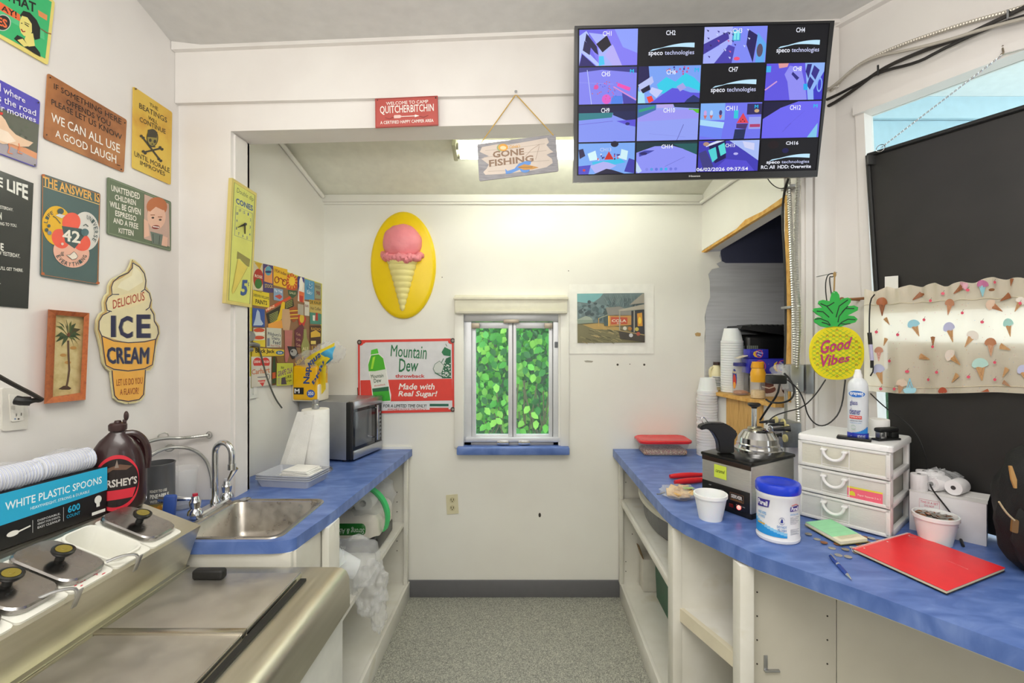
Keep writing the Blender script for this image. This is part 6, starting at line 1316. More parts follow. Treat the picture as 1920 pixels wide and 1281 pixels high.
a.poly([(ca+33,.128),(ca+62,.131),(ca+60,.115),(ca+32,.112)],'#3a2c8c'); a.t('Purell',ca+35,.128,ca+59,.115,'#f2f2f6',.05,.1); a.line([(ca+36,.132),(ca+52,.136),(ca+60,.131)],.002,'#d84a4a')
a.t('SANITIZING WIPES',ca+32,.105,ca+60,.100,'#5aa8da',.02)
for k in range(6): a.line([(ca+32,.092-k*.004),(ca+64-(k%3)*6,.092-k*.004)],.0014,'#a7abb4')
for k in range(5): a.line([(ca+32,.052-k*.004),(ca+64-(k%2)*8,.052-k*.004)],.0018,'#b6bac2')
a.circ(ca+10,.080,7.5,.0115,.0014,'#2c3a94'); a.poly([(ca+6,.075),(ca+9,.087),(ca+12,.086),(ca+13,.074)],'#2c3a94'); 
a.t('DO NOT',ca-2,.064,ca+22,.056,'#2d7fc0',.02); a.t('FLUSH',ca,.053,ca+21,.045,'#2d7fc0',.02); a.rect(ca-60,.056,ca-34,.061,'#e0b24a')
a.t('HAND WIPES',ca-58,.10,ca-30,.09,'#4aa0d8',.02); a.t('270 WIPES',ca-58,.086,ca-34,.078,'#4aa0d8',.02); a.done()
# drawer unit
an=math.radians(-52); e1=Vector((math.sin(math.radians(52)) *0+math.cos(math.radians(52-0)) ,0,0))
c_,s_=math.cos(math.radians(40)),math.sin(math.radians(40))
# x axis: from front-left to front-right (toward the viewer and right); y axis: depth
FRc=Vector((1.252,1.625,.92)); dx_=Vector((.643,-.766,0)); dx_.normalize(); dy_=Vector((.766,.643,0)); dw=.290; dd=.265
FLc=FRc-dx_*dw; Md=Matrix(((dx_.x,dy_.x,0,FLc.x),(dx_.y,dy_.y,0,FLc.y),(0,0,1,.92),(0,0,0,1)))
t=Thing('drawer_unit','white plastic three-drawer desktop unit with translucent drawers','drawers',M=Md)
WP=m('#f0f0f0',.35,var=.01)
t.part('top',loops(MB(),[rr(-.006,dw+.006,-.006,dd+.004,.016,.298),rr(-.006,dw+.006,-.006,dd+.004,.016,.314),rr(-.002,dw+.002,-.002,dd,.014,.320)],cap0=True,cap1=True),WP)
for x in (0,dw-.018): 
    for y in (.012,dd-.02): t.part('upright',MB().box(x,x+.018,y,y+.02,0,.30,bev=.003),WP)
for z in (0,.098,.196):
    t.part('rail',MB().box(0,dw,.012,dd,z,z+.010,bev=.002),WP)
    for x in (0,dw-.016): t.part('side_rail',MB().box(x,x+.016,.012,dd,z+.0,z+.022,bev=.003),WP)
t.part('back',MB().box(.01,dw-.01,dd-.006,dd-.002,.01,.298),FOG)
for i,z in enumerate((.006,.104,.202)):
    d=t.part('drawer',MB().box(.006,dw-.006,-.006,.000,z+.004,z+.090,bev=.003),clear_mat('drawer_face%d'%i,['#eeeeea','#f0efe8','#f6f4e4'][i],.66,.25))
    t.part('drawer_sides',loops(MB(),[rr(.020,dw-.020,.002,dd-.012,.012,z+.008),rr(.018,dw-.018,.002,dd-.010,.012,z+.080)],cap0=True),FOG,parent=d)
    b=MB(); b.box(-.001,.014,-.010,.001,z+.002,z+.094,bev=.003); b.box(dw-.014,dw+.001,-.010,.001,z+.002,z+.094,bev=.003); b.box(0,dw,-.010,.001,z+.0,z+.012,bev=.003); b.box(0,dw,-.010,.001,z+.084,z+.094,bev=.003); t.part('drawer_rim',b,clear_mat('drawer_rim','#f1f1ee',.85,.3),parent=d)
    hx_=dw*.43
    b=MB(); b.tube([(hx_+.034*math.cos(a_)*-1,-.026,z+.074-.034*math.sin(a_)) for a_ in [math.pi*k/12 for k in range(13)]],.0055,8); 
    for s in (-1,1): b.box(hx_+s*.034-.009,hx_+s*.034+.009,-.030,-.006,z+.071,z+.078,bev=.002)
    t.part('handle',b,WP,parent=d)
    b=MB(); b.box(hx_-.045,hx_-.043,-.0075,-.006,z+.010,z+.082); b.box(hx_+.043,hx_+.045,-.0075,-.006,z+.010,z+.082); b.box(hx_-.045,hx_+.045,-.0075,-.006,z+.016,z+.018); t.part('moulding',b,WP,parent=d)
# contents seen through the drawers
def inside(name,lb,cat,b,mat,**k):
    tt=Thing(name,lb,cat,M=Md); tt.part(name+'_body',b,mat); return tt
inside('sticky_pad','pink and yellow pad inside the middle drawer','notepad',MB().box(.17,.262,.004,.07,.1155,.146,bev=.002),m('#f0607c',.6))
inside('yellow_pad','yellow pad under the pink one in the middle drawer','notepad',MB().box(.16,.265,.012,.10,.1465,.158,bev=.002),m('#e6d84a',.6))
inside('orange_ball','small orange item in the left of the bottom drawer','trinket',MB().ell((.05,.03,.044),(.022,.018,.024),16,10,.3,4),m('#f0502c',.5))
b=MB(); 
for k in range(4): b.box(.09+k*.03,.25+.004*k,.02+.012*k,.16,.020+.008*k,.027+.008*k,bev=.002)
inside('papers','dark and white papers in the bottom drawer','papers',b,m('#8f9294',.6))
inside('cream_papers','pale folded papers in the top drawer','papers',MB().box(.05,.24,.03,.2,.216,.236,bev=.006),m('#e9dfb0',.7))
a=Art(inside_t:=Thing('pad_label','pink label strip with small yellow mark in the middle drawer front','label',M=Md),lambda x,y,o:Vector((x,-.0062-o,y)),world=False)
a.rect(.163,.112,.268,.150,'#f26a80'); a.t('Paper Squares 2 in 1',.195,.134,.262,.126,'#f8d0c8',.03); a.poly([(.168,.124),(.188,.124),(.186,.136),(.178,.141),(.170,.136)],'#e0d43c'); a.rect(.163,.150,.268,.156,'#e6d84a'); a.done()
# on top of the drawers
zt=1.2405
def dl(x,y,z=0): return Md@Vector((x,y,.320+z))
t=Thing('cleaner_can','white aerosol can of glass cleaner on top of the drawer unit','spray can',dl(.175,.070))
t.part('can',MB().lathe([(.031,0),(.0325,.003),(.0325,.185),(.031,.200),(.026,.212),(.017,.220),(.015,.222)],seg=36),m('#dfe4ea',.3),ang=30)
t.part('nozzle_cap',MB().lathe([(.0145,.221),(.0145,.232),(.011,.240),(.010,.250),(.006,.254),(0,.254)],seg=20),m('#f2f2f2',.4))
cc_=dl(.175,.070); ca=math.degrees(math.atan2(-cc_.y,-cc_.x))
a=CylArt(t,.0327); a.bis=8; a.rect(ca-80,.002,ca+80,.022,'#2638b4')
for k in range(10): a.rect(ca-30+k*9,.022,ca-21+k*9,.024+.022*(k/9)**1.6,'#2a86dc',1)
a.ell(ca-8,.165,52,.0145,'#e8f2f8',28); a.ell(ca-8,.165,47,.012,'#2a6fc8',28); a.t('sprayway.',ca-46,.171,ca+32,.158,'#f2f6fa',.04)
a.t('glass',ca-45,.142,ca-2,.120,'#3d3f8e',.02); a.t('cleaner',ca-48,.114,ca+14,.090,'#3d3f8e',.02); a.rect(ca-48,.074,ca+20,.086,'#d83a34'); a.t('FOAMING ACTION',ca-44,.084,ca+16,.077,'#f6e4e0',.03)
a.t('AMMONIA FREE',ca-45,.069,ca+22,.065,'#5a6a8c',.02); a.t('streak free shine',ca-45,.061,ca+18,.058,'#6aa4d8',.02); a.circ(ca-24,.043,13,.0075,.0012,'#8fc49c'); a.t('glass',ca-45,.012,ca-10,.006,'#e8ecf8',.02); a.t('NET WT 19 OZ',ca-2,.016,ca+40,.008,'#e8ecf8',.03); a.done()
t=Thing('phone','black slab phone lying in front of the aerosol can','phone',dl(.175,.025),rz=math.radians(-38)); t.part('phone_body',MB().box(-.052,.052,-.024,.014,.0006,.010,bev=.003),BLK); t.part('phone_glass',MB().box(-.050,.050,-.022,.012,.0100,.0108),m('#0a0a0b',.1))
t=Thing('stapler','black stapler standing at the right edge of the drawer unit','stapler',dl(.250,.10),rz=math.radians(12))
t.part('stapler_base',MB().box(-.045,.055,-.016,.016,.0005,.008,bev=.003),BLK); t.part('stapler_post',MB().box(-.030,-.012,-.012,.012,.008,.030,bev=.002),DULL)
b=MB(); b.box(-.036,.05,-.014,.014,.030,.046,bev=.006,M=Matrix.Rotation(0,4,'Y')); b.box(.018,.05,-.012,.012,.008,.03,bev=.003); t.part('stapler_arm',b,BLK)
t=Thing('paper_roll','short white paper roll standing behind the stapler','paper roll',dl(.215,.175)); t.part('roll',MB().lathe([(.008,0),(.032,0),(.033,.002),(.033,.062),(.032,.064),(.008,.064)],seg=30),m('#ecebea',.8))
# white carton with rolls
xb=Vector((.697,-.717,0)); yb=Vector((.717,.697,0)); ob=Vector((1.385,1.712,.92)); MBx=Matrix(((xb.x,yb.x,0,ob.x),(xb.y,yb.y,0,ob.y),(0,0,1,.92),(0,0,0,1)))
t=Thing('white_carton','white cardboard carton stamped in red DO NOT SEPARATE on the right worktop','box',M=MBx)
t.part('carton',MB().box(0,.2,0,.100,0,.140,bev=.001),m('#e3e1e3',.65))
b=MB(); b.hexa([(-.001,.052,.1405),(.203,.052,.1405),(.203,.102,.1405),(-.001,.102,.1405)],[(-.001,.052,.1425),(.203,.052,.1435),(.206,.105,.150),(-.001,.103,.146)]); t.part('flap',b,m('#e6e4e2',.65))
b=MB(); b.hexa([(-.001,-.001,.1402),(.202,-.001,.1402),(.202,.05,.1402),(-.001,.05,.1402)],[(-.001,-.001,.1415),(.202,-.001,.1415),(.202,.05,.1415),(-.001,.05,.1415)]); t.part('flap',b,m('#e4e2e0',.65))
a=Art(t,lambda x,y,o:Vector((x,-o,y)),world=False); RS='#d8748a'
a.line([(.028,.118),(.082,.118),(.082,.082),(.028,.082)],.0012,RS,True); a.t('THIS IS A SET',.031,.113,.079,.105,RS,.02); a.t('DO NOT',.042,.101,.068,.094,RS,.02); a.t('SEPARATE',.034,.090,.076,.084,RS,.02); a.done()
a=Art(t,lambda x,y,o:Vector((.2+o,x,y)),world=False)
for k in range(6): a.line([(.035,.115-k*.009),(.075,.115-k*.009)],.0016,'#d8a0a4')
a.poly([(.04,.02),(.07,.02),(.055,.04)],'#3c3c40'); a.done()
RL=m('#efedef',.8)
def roll_v(x,y,z,lb): 
    tt=Thing('receipt_roll',lb,'paper roll',MBx@Vector((x,y,z)),group='receipt paper rolls on the white carton'); tt.part('roll',MB().lathe([(.006,0),(.024,0),(.025,.002),(.025,.056),(.024,.058),(.006,.058)],seg=26),RL); tt.part('core',MB().lathe([(.0062,.0),(.0062,.0585),(0,.0585)],seg=12),m('#3a3436',.6))
roll_v(.024,.026,.1418,'standing receipt roll at the front left corner of the white carton')
roll_v(.034,.072,.146,'standing receipt roll behind the front one, inside clear wrap')
roll_v(.065,.082,.148,'rearmost standing receipt roll inside clear wrap')
b=MB(); b.ell(MBx@Vector((.075,.09,.172)),(.075,.05,.04),22,14,.35,9); single('clear_wrap','crumpled clear wrap around the standing receipt rolls','plastic bag',b,BAG)
for i,(x,y,an_) in enumerate(((.125,.058,8),(.075,.06,-8))):
    tt=Thing('receipt_roll',['receipt roll lying on its side in the middle of the white carton','receipt roll lying on its side left of the other lying roll'][i],'paper roll',M=Matrix.Translation(MBx@Vector((x,y,.1700)))@Matrix.Rotation(math.radians(20+an_),4,'Z')@Matrix.Rotation(math.pi/2,4,'Y'),group='receipt paper rolls on the white carton')
    tt.part('roll',MB().lathe([(.007,-.032),(.025,-.032),(.026,-.030),(.026,.030),(.025,.032),(.007,.032)],seg=26),RL); tt.part('core',MB().lathe([(0,-.0325),(.0072,-.0325),(.0072,.032)],seg=14),m('#3a3436',.6))
# coin cup
cx2,cy2=1.386,1.604
t=Thing('coin_cup','foam cup full of coins in front of the white carton','cup',(cx2,cy2,.92)); t.part('cup',cup_mesh(.096,.064,.044),FOAM)
CN=[m('#c2c0ba',.35,.7),m('#a8704c',.4,.6),m('#a9a59a',.4,.7)]
b3=[MB(),MB(),MB()]
coinm=MB().lathe([(.0095,0),(.0102,.0004),(.0102,.0013),(.0095,.0017),(0,.0017)],seg=14)
for k in range(70):
    bb=random.choice([b3[0],b3[2],b3[0],b3[1]]); an_=random.uniform(0,6.28); r=.048*math.sqrt(random.random()); Mq=Matrix.Translation((r*math.cos(an_),r*math.sin(an_),.084+random.uniform(-.004,.006)))@Matrix.Rotation(random.uniform(-.6,.6),4,'X')@Matrix.Rotation(random.uniform(-.6,.6),4,'Y')
    t_=coinm.bm.copy(); bmesh.ops.transform(t_,matrix=Mq,verts=t_.verts); bb.merge(t_)
for bb,mt in zip(b3,CN): t.part('coins',bb,mt,kind='stuff')
# loose coins, each a thing
spots=[(1572,1042),(1590,1046),(1545,1020),(1560,1029),(1585,1032),(1600,1030),(1612,1023),(1625,1018),(1634,1012),(1622,1008),(1608,1004),(1592,1000),(1640,1020),(1650,1016),(1516,1004),(1532,1012),(1570,1022),(1598,1016),(1645,1026),(1606,1038)]
meshes=[mkmesh('coin',MB().lathe([(.0105,0),(.0112,.0004),(.0112,.0014),(.0105,.0018),(0,.0018)],seg=18),mt) for mt in CN]
where=['by the pen tip side of the notepad','beside the red notebook corner','along the notepad edge','between notepad and drawers']
for k,(px,py) in enumerate(spots):
    q=on(px,py,CT); o=bpy.data.objects.new('coin',meshes[[0,0,1,0,2,0,1,1,0,1,0,1,0,1,2,0,1,0,1,2][k]]); C.objects.link(o); o.location=(q.x,q.y,.9205+.0018*(k%3)); o['category']='coin'; o['group']='loose coins on the right worktop'
    o['label']=ORD[sorted(spots).index((px,py))]+' loose coin from the left on the right worktop'
# green notepad
t=Thing('green_notepad','pale green receipt pad lying in front of the drawer unit','notepad',(1.09,1.66,.92))
q=[(1.020,1.735),(1.135,1.765),(1.150,1.590),(1.040,1.565)]
def slabq(q,z0,z1): b=MB(); b.hexa([(x,y,z0) for x,y in q],[(x,y,z1) for x,y in q]); return b
t.part('back_card',slabq(q,.9262,.928),m('#8e8a5c',.7),world=True); t.part('pages',slabq([(1.022,1.732),(1.133,1.762),(1.148,1.593),(1.042,1.568)],.928,.937),m('#efe9cf',.8),world=True); t.part('top_sheet',slabq([(1.022,1.732),(1.133,1.762),(1.1445,1.632),(1.038,1.606)],.937,.9385),m('#9ee0ae',.7),world=True)
a=Art(t,lambda x,y,o:Vector((1.022+.111*x+.022*y*(1-x)*1+.016*x*y,1.732+.03*x-.165*y,.9372+o)),base=.0016)
for k in range(4): a.line([(.1,.80+k*.035),(.9,.80+k*.035)],.008,'#b9b08c')
for k in range(3): a.line([(.12,.25+k*.18),(.85,.25+k*.18)],.006,'#7fc494')
a.done()
# red notebook
t=Thing('red_notebook','red spiral notebook lying open-side down at the front of the right worktop','notebook',(1.25,1.45,.92))
nA,nB,nC,nD=(1.050,1.530),(1.326,1.650),(1.410,1.395),(1.126,1.268)
def nb(u,v,z): 
    a_=Vector(nA).lerp(Vector(nB),u); c_=Vector(nD).lerp(Vector(nC),u); p=a_.lerp(c_,v); return Vector((p.x,p.y,z))
def nbox(u0,u1,v0,v1,z0,z1): b=MB(); b.hexa([nb(u0,v0,z0),nb(u1,v0,z0),nb(u1,v1,z0),nb(u0,v1,z0)],[nb(u0,v0,z1),nb(u1,v0,z1),nb(u1,v1,z1),nb(u0,v1,z1)]); return b
t.part('back_cover',nbox(0,1,.03,1,.9246,.9262),m('#2a2422',.6),world=True); t.part('pages',nbox(.004,.996,.035,.995,.9262,.9335),m('#e4d9b8',.8),world=True); t.part('front_cover',nbox(-.002,1.002,.02,1.002,.9335,.9350),m('#ee2f35',.35),world=True)
b=MB()
for k in range(44):
    u=(k+.5)/44; c=nb(u,.02,.9295); b.tube([c+(nb(u,.03,0)-nb(u,0,0)).normalized()*.006*math.cos(a_)+Vector((0,0,.0062*math.sin(a_))) for a_ in [i*math.pi/4 for i in range(8)]],.0009,4,closed=True)
t.part('spiral_wire',b,m('#e9e2dc',.4),world=True,kind='stuff')
a=Art(t,lambda x,y,o:nb(x,y,.935+o)); 
for k in range(44): a.ell((k+.5)/44,.045,.006,.008,'#f4dcd0',6)
for u in (.10,.5,.9): a.ell(u,.09,.010,.010,'#f0e4da',10)
a.line([(.86,.11),(.93,.16)],.008,'#f6b4b0'); a.tq('FIVE STAR',((.40,.70),(.60,.86),(.585,.90),(.385,.74)),'#f6b4b0',.0) if False else a.tq('1 subject notebook',((.63,.66),(.61,.87),(.59,.868),(.61,.658)),'#f4a8a4',.01)
a.done()
# pen
t=Thing('blue_pen','blue ballpoint pen with silver tip on the right worktop','pen',(.935,1.42,.92))
pa,pb_=Vector((.957,1.492,.9262)),Vector((.923,1.342,.9262)); d_=(pb_-pa).normalized(); Mq=d_.to_track_quat('Z','Y').to_matrix()
t.part('barrel',MB().lathe([(.002,0),(.0042,.004),(.0055,.03),(.0058,.06)],pa,16,Mq),m('#17419a',.25),world=True); t.part('band',MB().lathe([(.0062,.060),(.0062,.068)],pa,16,Mq),CHROME,world=True); t.part('grip',MB().lathe([(.0058,.068),(.0060,.10),(.0050,.124)],pa,16,Mq),m('#17419a',.25),world=True); t.part('tip',MB().lathe([(.0050,.124),(.0022,.145),(.0008,.153),(0,.154)],pa,16,Mq),CHROME,world=True)
b=MB(); b.tube([pa+Vector((0,0,.007))+d_*.004,pa+Vector((0,0,.009))+d_*.02,pa+Vector((0,0,.0065))+d_*.045],.0012,6); t.part('clip',b,CHROME,world=True)
# black bag
t=Thing('black_bag','black fabric bag with tan zipper pulls at the right edge of the worktop','bag',(1.57,1.40,.92))
b=MB(); b.ell((0,0,.17),(.150,.125,.235),36,26,.12,3,zmin=.001); t.part('bag_body',b,m('#101112',.75,bump=.4,bscale=300))
b=MB(); b.ell((-.09,-.06,.12),(.08,.07,.11),24,18,.15,4,zmin=.002); t.part('front_pocket',b,m('#131415',.75,bump=.4,bscale=300))
def zp(px,py,Y=1.30): return on(px,py,plane((0,Y,0),(0,-1,0)))-Vector((1.57,1.40,.92))
b=MB(); b.extr([zp(1893,874),zp(1898,874),zp(1907,900),zp(1907,916),zp(1903,916),zp(1897,900)],(0,.004,0)); t.part('zipper_pull',b,m('#b88a4c',.5))
b=MB(); b.extr(rounded([zp(1899,973),zp(1911,976),zp(1909,1001),zp(1897,998)],.005),(0,.005,0)); t.part('zipper_pull',b,m('#7a5526',.5))
b=MB(); b.tube([zp(1873,941),zp(1882,955),zp(1890,965),zp(1902,976)],.0025,6,1); t.part('zipper_cord',b,m('#c9b48c',.6))
# =============== recess shelf and what stands on it ===============
t=Thing('recess_shelf','rough plywood shelf board at the sill of the recess','shelf',(1.2,2.5,1.277))
b=MB(); b.hexa([(arx(2.81)-.03,2.81,1.277),(arx(2.275)-.03,2.275,1.277),(1.62,2.33,1.277),(1.62,2.93,1.277),],[(arx(2.81)-.03,2.81,1.295),(arx(2.275)-.03,2.275,1.295),(1.62,2.33,1.295),(1.62,2.93,1.295)]); b.box(1.108,1.3,2.80,2.93,1.277,1.295); t.part('board',b,PLY,world=True)
b=MB(); b.hexa([(arx(2.81)-.033,2.81,1.276),(arx(2.275)-.033,2.275,1.276),(arx(2.275)-.029,2.275,1.276),(arx(2.81)-.029,2.81,1.276)],[(arx(2.81)-.033,2.81,1.2955),(arx(2.275)-.033,2.275,1.2955),(arx(2.275)-.029,2.275,1.2955),(arx(2.81)-.029,2.81,1.2955)]); t.part('splintered_edge',b,RAW,world=True)
t=Thing('plywood_patch','bare plywood sheet fixed to the wall under the recess shelf','board',(1.13,2.4,.93))
b=MB(); y0,y1=2.69,2.40
b.hexa([(arx(y0)-.012,y0,.925),(arx(y1)-.012,y1,.925),(arx(y1)-.001,y1,.925),(arx(y0)-.001,y0,.925)],[(arx(y0)-.012,y0,1.288),(arx(y1)-.012,y1,1.288),(arx(y1)-.001,y1,1.288),(arx(y0)-.001,y0,1.288)]); t.part('sheet',b,PLY,world=True)
SZ=1.2962
t=Thing('jug','cream plastic jug with dark cap behind the cup stack on the recess shelf','jug',(1.162,2.885,SZ))
t.part('jug_body',MB().lathe([(.040,0),(.043,.004),(.043,.095),(.040,.11),(.022,.14),(.019,.15)],seg=28,sy=.85),m('#e5dcb4',.4)); t.part('cap',MB().lathe([(.020,.15),(.020,.168),(0,.168)],seg=20),m('#3c2a26',.5))
b=MB(); b.tube([(-.02,-.0,.138),(-.042,-.01,.13),(-.046,-.01,.10),(-.042,-.01,.08)],.007,8,1); t.part('handle',b,m('#e5dcb4',.4))
a=CylArt(t,.0432); a.rect(-150,.02,-60,.085,'#dfe0dc')
for k in range(6): a.rect(-140,.03+k*.009,-70-(k%3)*8,.034+k*.009,'#3c4048')
a.done()
t=Thing('plastic_jar','empty clear plastic jar with a navy lid on the recess shelf','jar',(1.188,2.62,SZ))
t.part('jar',MB().lathe([(.036,0),(.042,.004),(.043,.02),(.040,.08),(.043,.12),(.040,.145),(.030,.158),(.034,.163)],seg=32),CLEAR); t.part('lid',MB().lathe([(.038,.160),(.038,.176),(.036,.178),(0,.178)],seg=30),m('#33347c',.35))
t.part('crumbs',MB().ell((0,0,.014),(.036,.036,.012),18,8,.4,9,zmin=.001),m('#b5713c',.8),kind='stuff')
ja=math.degrees(math.atan2(-2.62,-1.188)); a=CylArt(t,.0437); a.bis=8; a.ell(ja-45,.09,20,.055,'#2c3a8c',22); a.ell(ja-45,.075,15,.040,'#c8402c',20); a.ell(ja-45,.055,13,.018,'#e8a03c',18); a.t('Nuts',ja-62,.135,ja-30,.120,'#f0e09a',.05); a.done()
t=Thing('nut_jar','clear jar of chopped nuts with a yellow cap, right of the navy-lidded jar','jar',(1.213,2.475,SZ))
t.part('jar',MB().lathe([(.032,0),(.036,.004),(.036,.03),(.033,.05),(.035,.10),(.036,.13),(.028,.155),(.026,.16)],seg=32),CLEAR); t.part('cap',MB().lathe([(.029,.158),(.029,.188),(.027,.19),(0,.19)],seg=30),m('#f0a91c',.35))
t.part('yellow_sleeve',MB().lathe([(.0345,.085),(.0368,.115),(.037,.132),(.0292,.156)],seg=32,cap=False),m('#edb02a',.4)); t.part('chopped_nuts',MB().lathe([(0,.003),(.0325,.003),(.034,.03),(.031,.042),(0,.046)],seg=20),ramp_mat('nuts',[(0,'#b98c4c'),(.5,'#e6cf9a'),(1,'#caa25e')],300,kind='voronoi',rough=.8),kind='stuff')
# cartons
def carton(name,lb,x0,x1,y0,y1,z0,z1,col,grp=None,rz=0):
    tt=Thing(name,lb,'box',((x0+x1)/2,(y0+y1)/2,z0),grp,rz=rz); w,d=(x1-x0)/2,(y1-y0)/2; tt.part('carton',MB().box(-w,w,-d,d,0,z1-z0,bev=.002),m(col,.45)); return tt,w,d,z1-z0
tt,w,d,hh=carton('cookie_carton','white carton with a chocolate cookie picture behind the yellow-capped jar','box' and 1.27,1.48,2.44,2.56,SZ,SZ+.125,'#ded8d4') if False else carton('cookie_carton','white carton with a chocolate cookie picture behind the yellow-capped jar',1.25,1.46,2.54,2.64,SZ,SZ+.122,'#ded8d4')
a=Art(tt,lambda x,y,o:Vector((x,-d-o,y)),world=False); a.ell(-.062,.065,.036,.048,'#5c3430',24); a.ell(-.055,.04,.040,.022,'#7a4a40',20); a.line([(-.09,.055),(-.05,.045),(-.02,.055)],.006,'#e6d4c4'); a.ell(.045,.05,.03,.04,'#4a2c28',20); a.done()
tt,w,d,hh=carton('lower_carton','plain white carton under the blue snack boxes in the recess','box' and 1.275,1.42,2.650,2.70,SZ,SZ+.1,'#d9d5d0')
tt2=Thing('brown_carton','brown carton deep in the recess, under the blue snack boxes','box',(1.54,2.60,SZ)); tt2.part('carton',MB().box(-.06,.07,-.07,.07,0,.12,bev=.002),m('#9a7d58',.7))
def moon(lb,x,y,z,w,d,h,rz):
    tt=Thing('snack_box',lb,'box',(x,y,z),'blue marshmallow pie boxes in the recess',rz=rz); tt.part('carton',MB().box(-w,w,-d,d,0,h,bev=.002),m('#2326ac',.35))
    a=Art(tt,lambda X,Y,o:Vector((X,-d-o,Y)),world=False)
    for s in ((-.5,.5) if w>.08 else (0,)):
        a.circ(s*w,h*.5,h*.36,h*.40,.004,'#d8506c'); a.tq('Moon',((s*w-.016,h*.82),(s*w+.022,h*.66),(s*w+.020,h*.50),(s*w-.018,h*.66)),'#eceaf6',.04); a.tq('Pie',((s*w-.010,h*.5),(s*w+.012,h*.38),(s*w+.010,h*.22),(s*w-.012,h*.34)),'#eceaf6',.04)
        cx=s*w-h*.48; a.poly([(cx+.010,h*.85),(cx-.008,h*.7),(cx-.012,h*.45),(cx-.002,h*.2),(cx+.016,h*.1),(cx+.004,h*.35),(cx+.002,h*.6)],'#eec22c')
    for k in range(9): a.ell(random.uniform(-w,w)*.95,random.uniform(.1,.9)*h,.0012,.0012,'#e8e8f0',5)
    a.done(); return tt
moon('widest blue marshmallow pie box, lying on the cookie carton',1.318,2.585,SZ+.1235,.118,.05,.078,math.radians(-4))
moon('blue marshmallow pie box with open flap on top of the other blue box',1.262,2.60,SZ+.203,.052,.035,.050,math.radians(4))
moon('blue marshmallow pie box behind the navy-lidded jar',1.255,2.60,SZ+.1235,.035,.03,.074,0) if False else None
b=MB(); b.hexa([(1.155,2.57,1.498),(1.205,2.57,1.513),(1.208,2.63,1.513),(1.158,2.63,1.498)],[(1.155,2.57,1.501),(1.205,2.57,1.516),(1.208,2.63,1.516),(1.158,2.63,1.501)])
single('box_flap','torn white and brown cardboard flap beside the upper blue box','cardboard',b,m('#d9cfba',.7))
t=Thing('black_appliance','black countertop appliance with a ridged lid deep in the recess','appliance',(1.435,2.80,SZ))
t.part('appliance_body',MB().box(-.17,.15,-.08,.11,.0,.335,bev=.03,seg=4),m('#0e0e0f',.3)); 
b=MB(); b.hexa([(-.21,-.10,.365),(.14,-.12,.315),(.14,.12,.315),(-.21,.10,.365)],[(-.20,-.10,.385),(.14,-.12,.375),(.14,.12,.375),(-.20,.10,.385)]); 
for k in range(9): b.box(-.15+k*.03,-.135+k*.03,-.09,.09,.372,.392,bev=.004)
t.part('ridged_lid',b,m('#141415',.35)); t.part('side_vent',MB().box(-.172,-.168,-.06,.04,.18,.27,bev=.001),m('#5a6058',.5))
b=MB()
for k in range(6): b.box(-.165+k*.011,-.158+k*.011,-.0825,-.079,.19,.27)
t.part('label_panel',b,m('#7c8478',.5),kind='stuff')
b=MB(); b.ell((1.46,2.42,1.66),(.055,.05,.075),22,16,.55,8); b.ell((1.48,2.38,1.5),(.03,.04,.07),20,14,.5,8); single('crumpled_bag','crumpled clear plastic hanging at the right side of the recess','plastic bag',b,BAG)
# =============== conduits, boxes, cords on the right stub ===============
XV=plane((1.238,0,0),(-1,0,0))
HX=lambda px,py,o: on(px,py,XV,o) if px<1503 else on(px,py,HP,o)
single('electrical_conduit','left flexible metal conduit running down from the screen','conduit',flex([HX(1478,330,.03),HX(1482,420,.03),HX(1486,520,.03),HX(1489,600,.03),HX(1492,700,.03),HX(1497,790,.03)],.0105,.011,1),m('#c3c3bd',.32,.9),group='metal conduits on the right stub')
single('electrical_conduit','right flexible metal conduit running down from the screen','conduit',flex([HX(1497,330,.028),HX(1493,400,.028),HX(1492,500,.028),HX(1499,600,.03),HX(1494,690,.03)],.0100,.011,1),m('#c3c3bd',.32,.9),group='metal conduits on the right stub')
single('electrical_conduit','short flexible conduit between the two metal boxes','conduit',flex([HX(1474,730,.05),HX(1474,760,.05),HX(1472,800,.05)],.0080,.010,1),m('#c3c3bd',.32,.9),group='metal conduits on the right stub')
for py,lb in ((352,'conduit strap just below the screen'),(577,'conduit strap beside the pineapple leaves')):
    q=HX(1490,py,.0); b=MB(); b.box(q.x-.045,q.x-.001,q.y-.035,q.y+.035,q.z-.006,q.z+.006,bev=.002); single('conduit_strap',lb,'strap',b,DULL,group='conduit straps')
t=Thing('switch_box','metal electrical box with clear cover at the right end of the recess shelf','electrical box',HX(1497,740,.02))
b=MB(); q=HX(1497,708,.0); b.box(q.x-.06,q.x-.001,q.y-.045,q.y+.03,q.z-.06,q.z+.06,bev=.004); t.part('metal_box',b,m('#a2a4a6',.4,.7),world=True)
b=MB(); b.box(q.x-.085,q.x-.061,q.y-.04,q.y+.025,q.z-.05,q.z+.06,bev=.008); b.ell((q.x-.10,q.y-.02,q.z+.03),(.03,.035,.03),16,10,.5,9); t.part('clear_cover',b,CLEAR,world=True)
b=MB(); q2=HX(1504,708,.0); b.box(q2.x+.002,q2.x+.037,q2.y-.028,q2.y-.004,q2.z-.07,q2.z+.06,bev=.004); t.part('cover_plate',b,m('#97999c',.4,.7),world=True)
t=Thing('power_adapter','black power adapter plugged in beside the clear-covered box','adapter',HX(1455,715,.1))
b=MB(); q=HX(1455,711,.12); b.box(q.x-.035,q.x+.035,q.y-.03,q.y+.03,q.z-.020,q.z+.018,bev=.006,M=None); t.part('adapter_body',b,BLK,world=True)
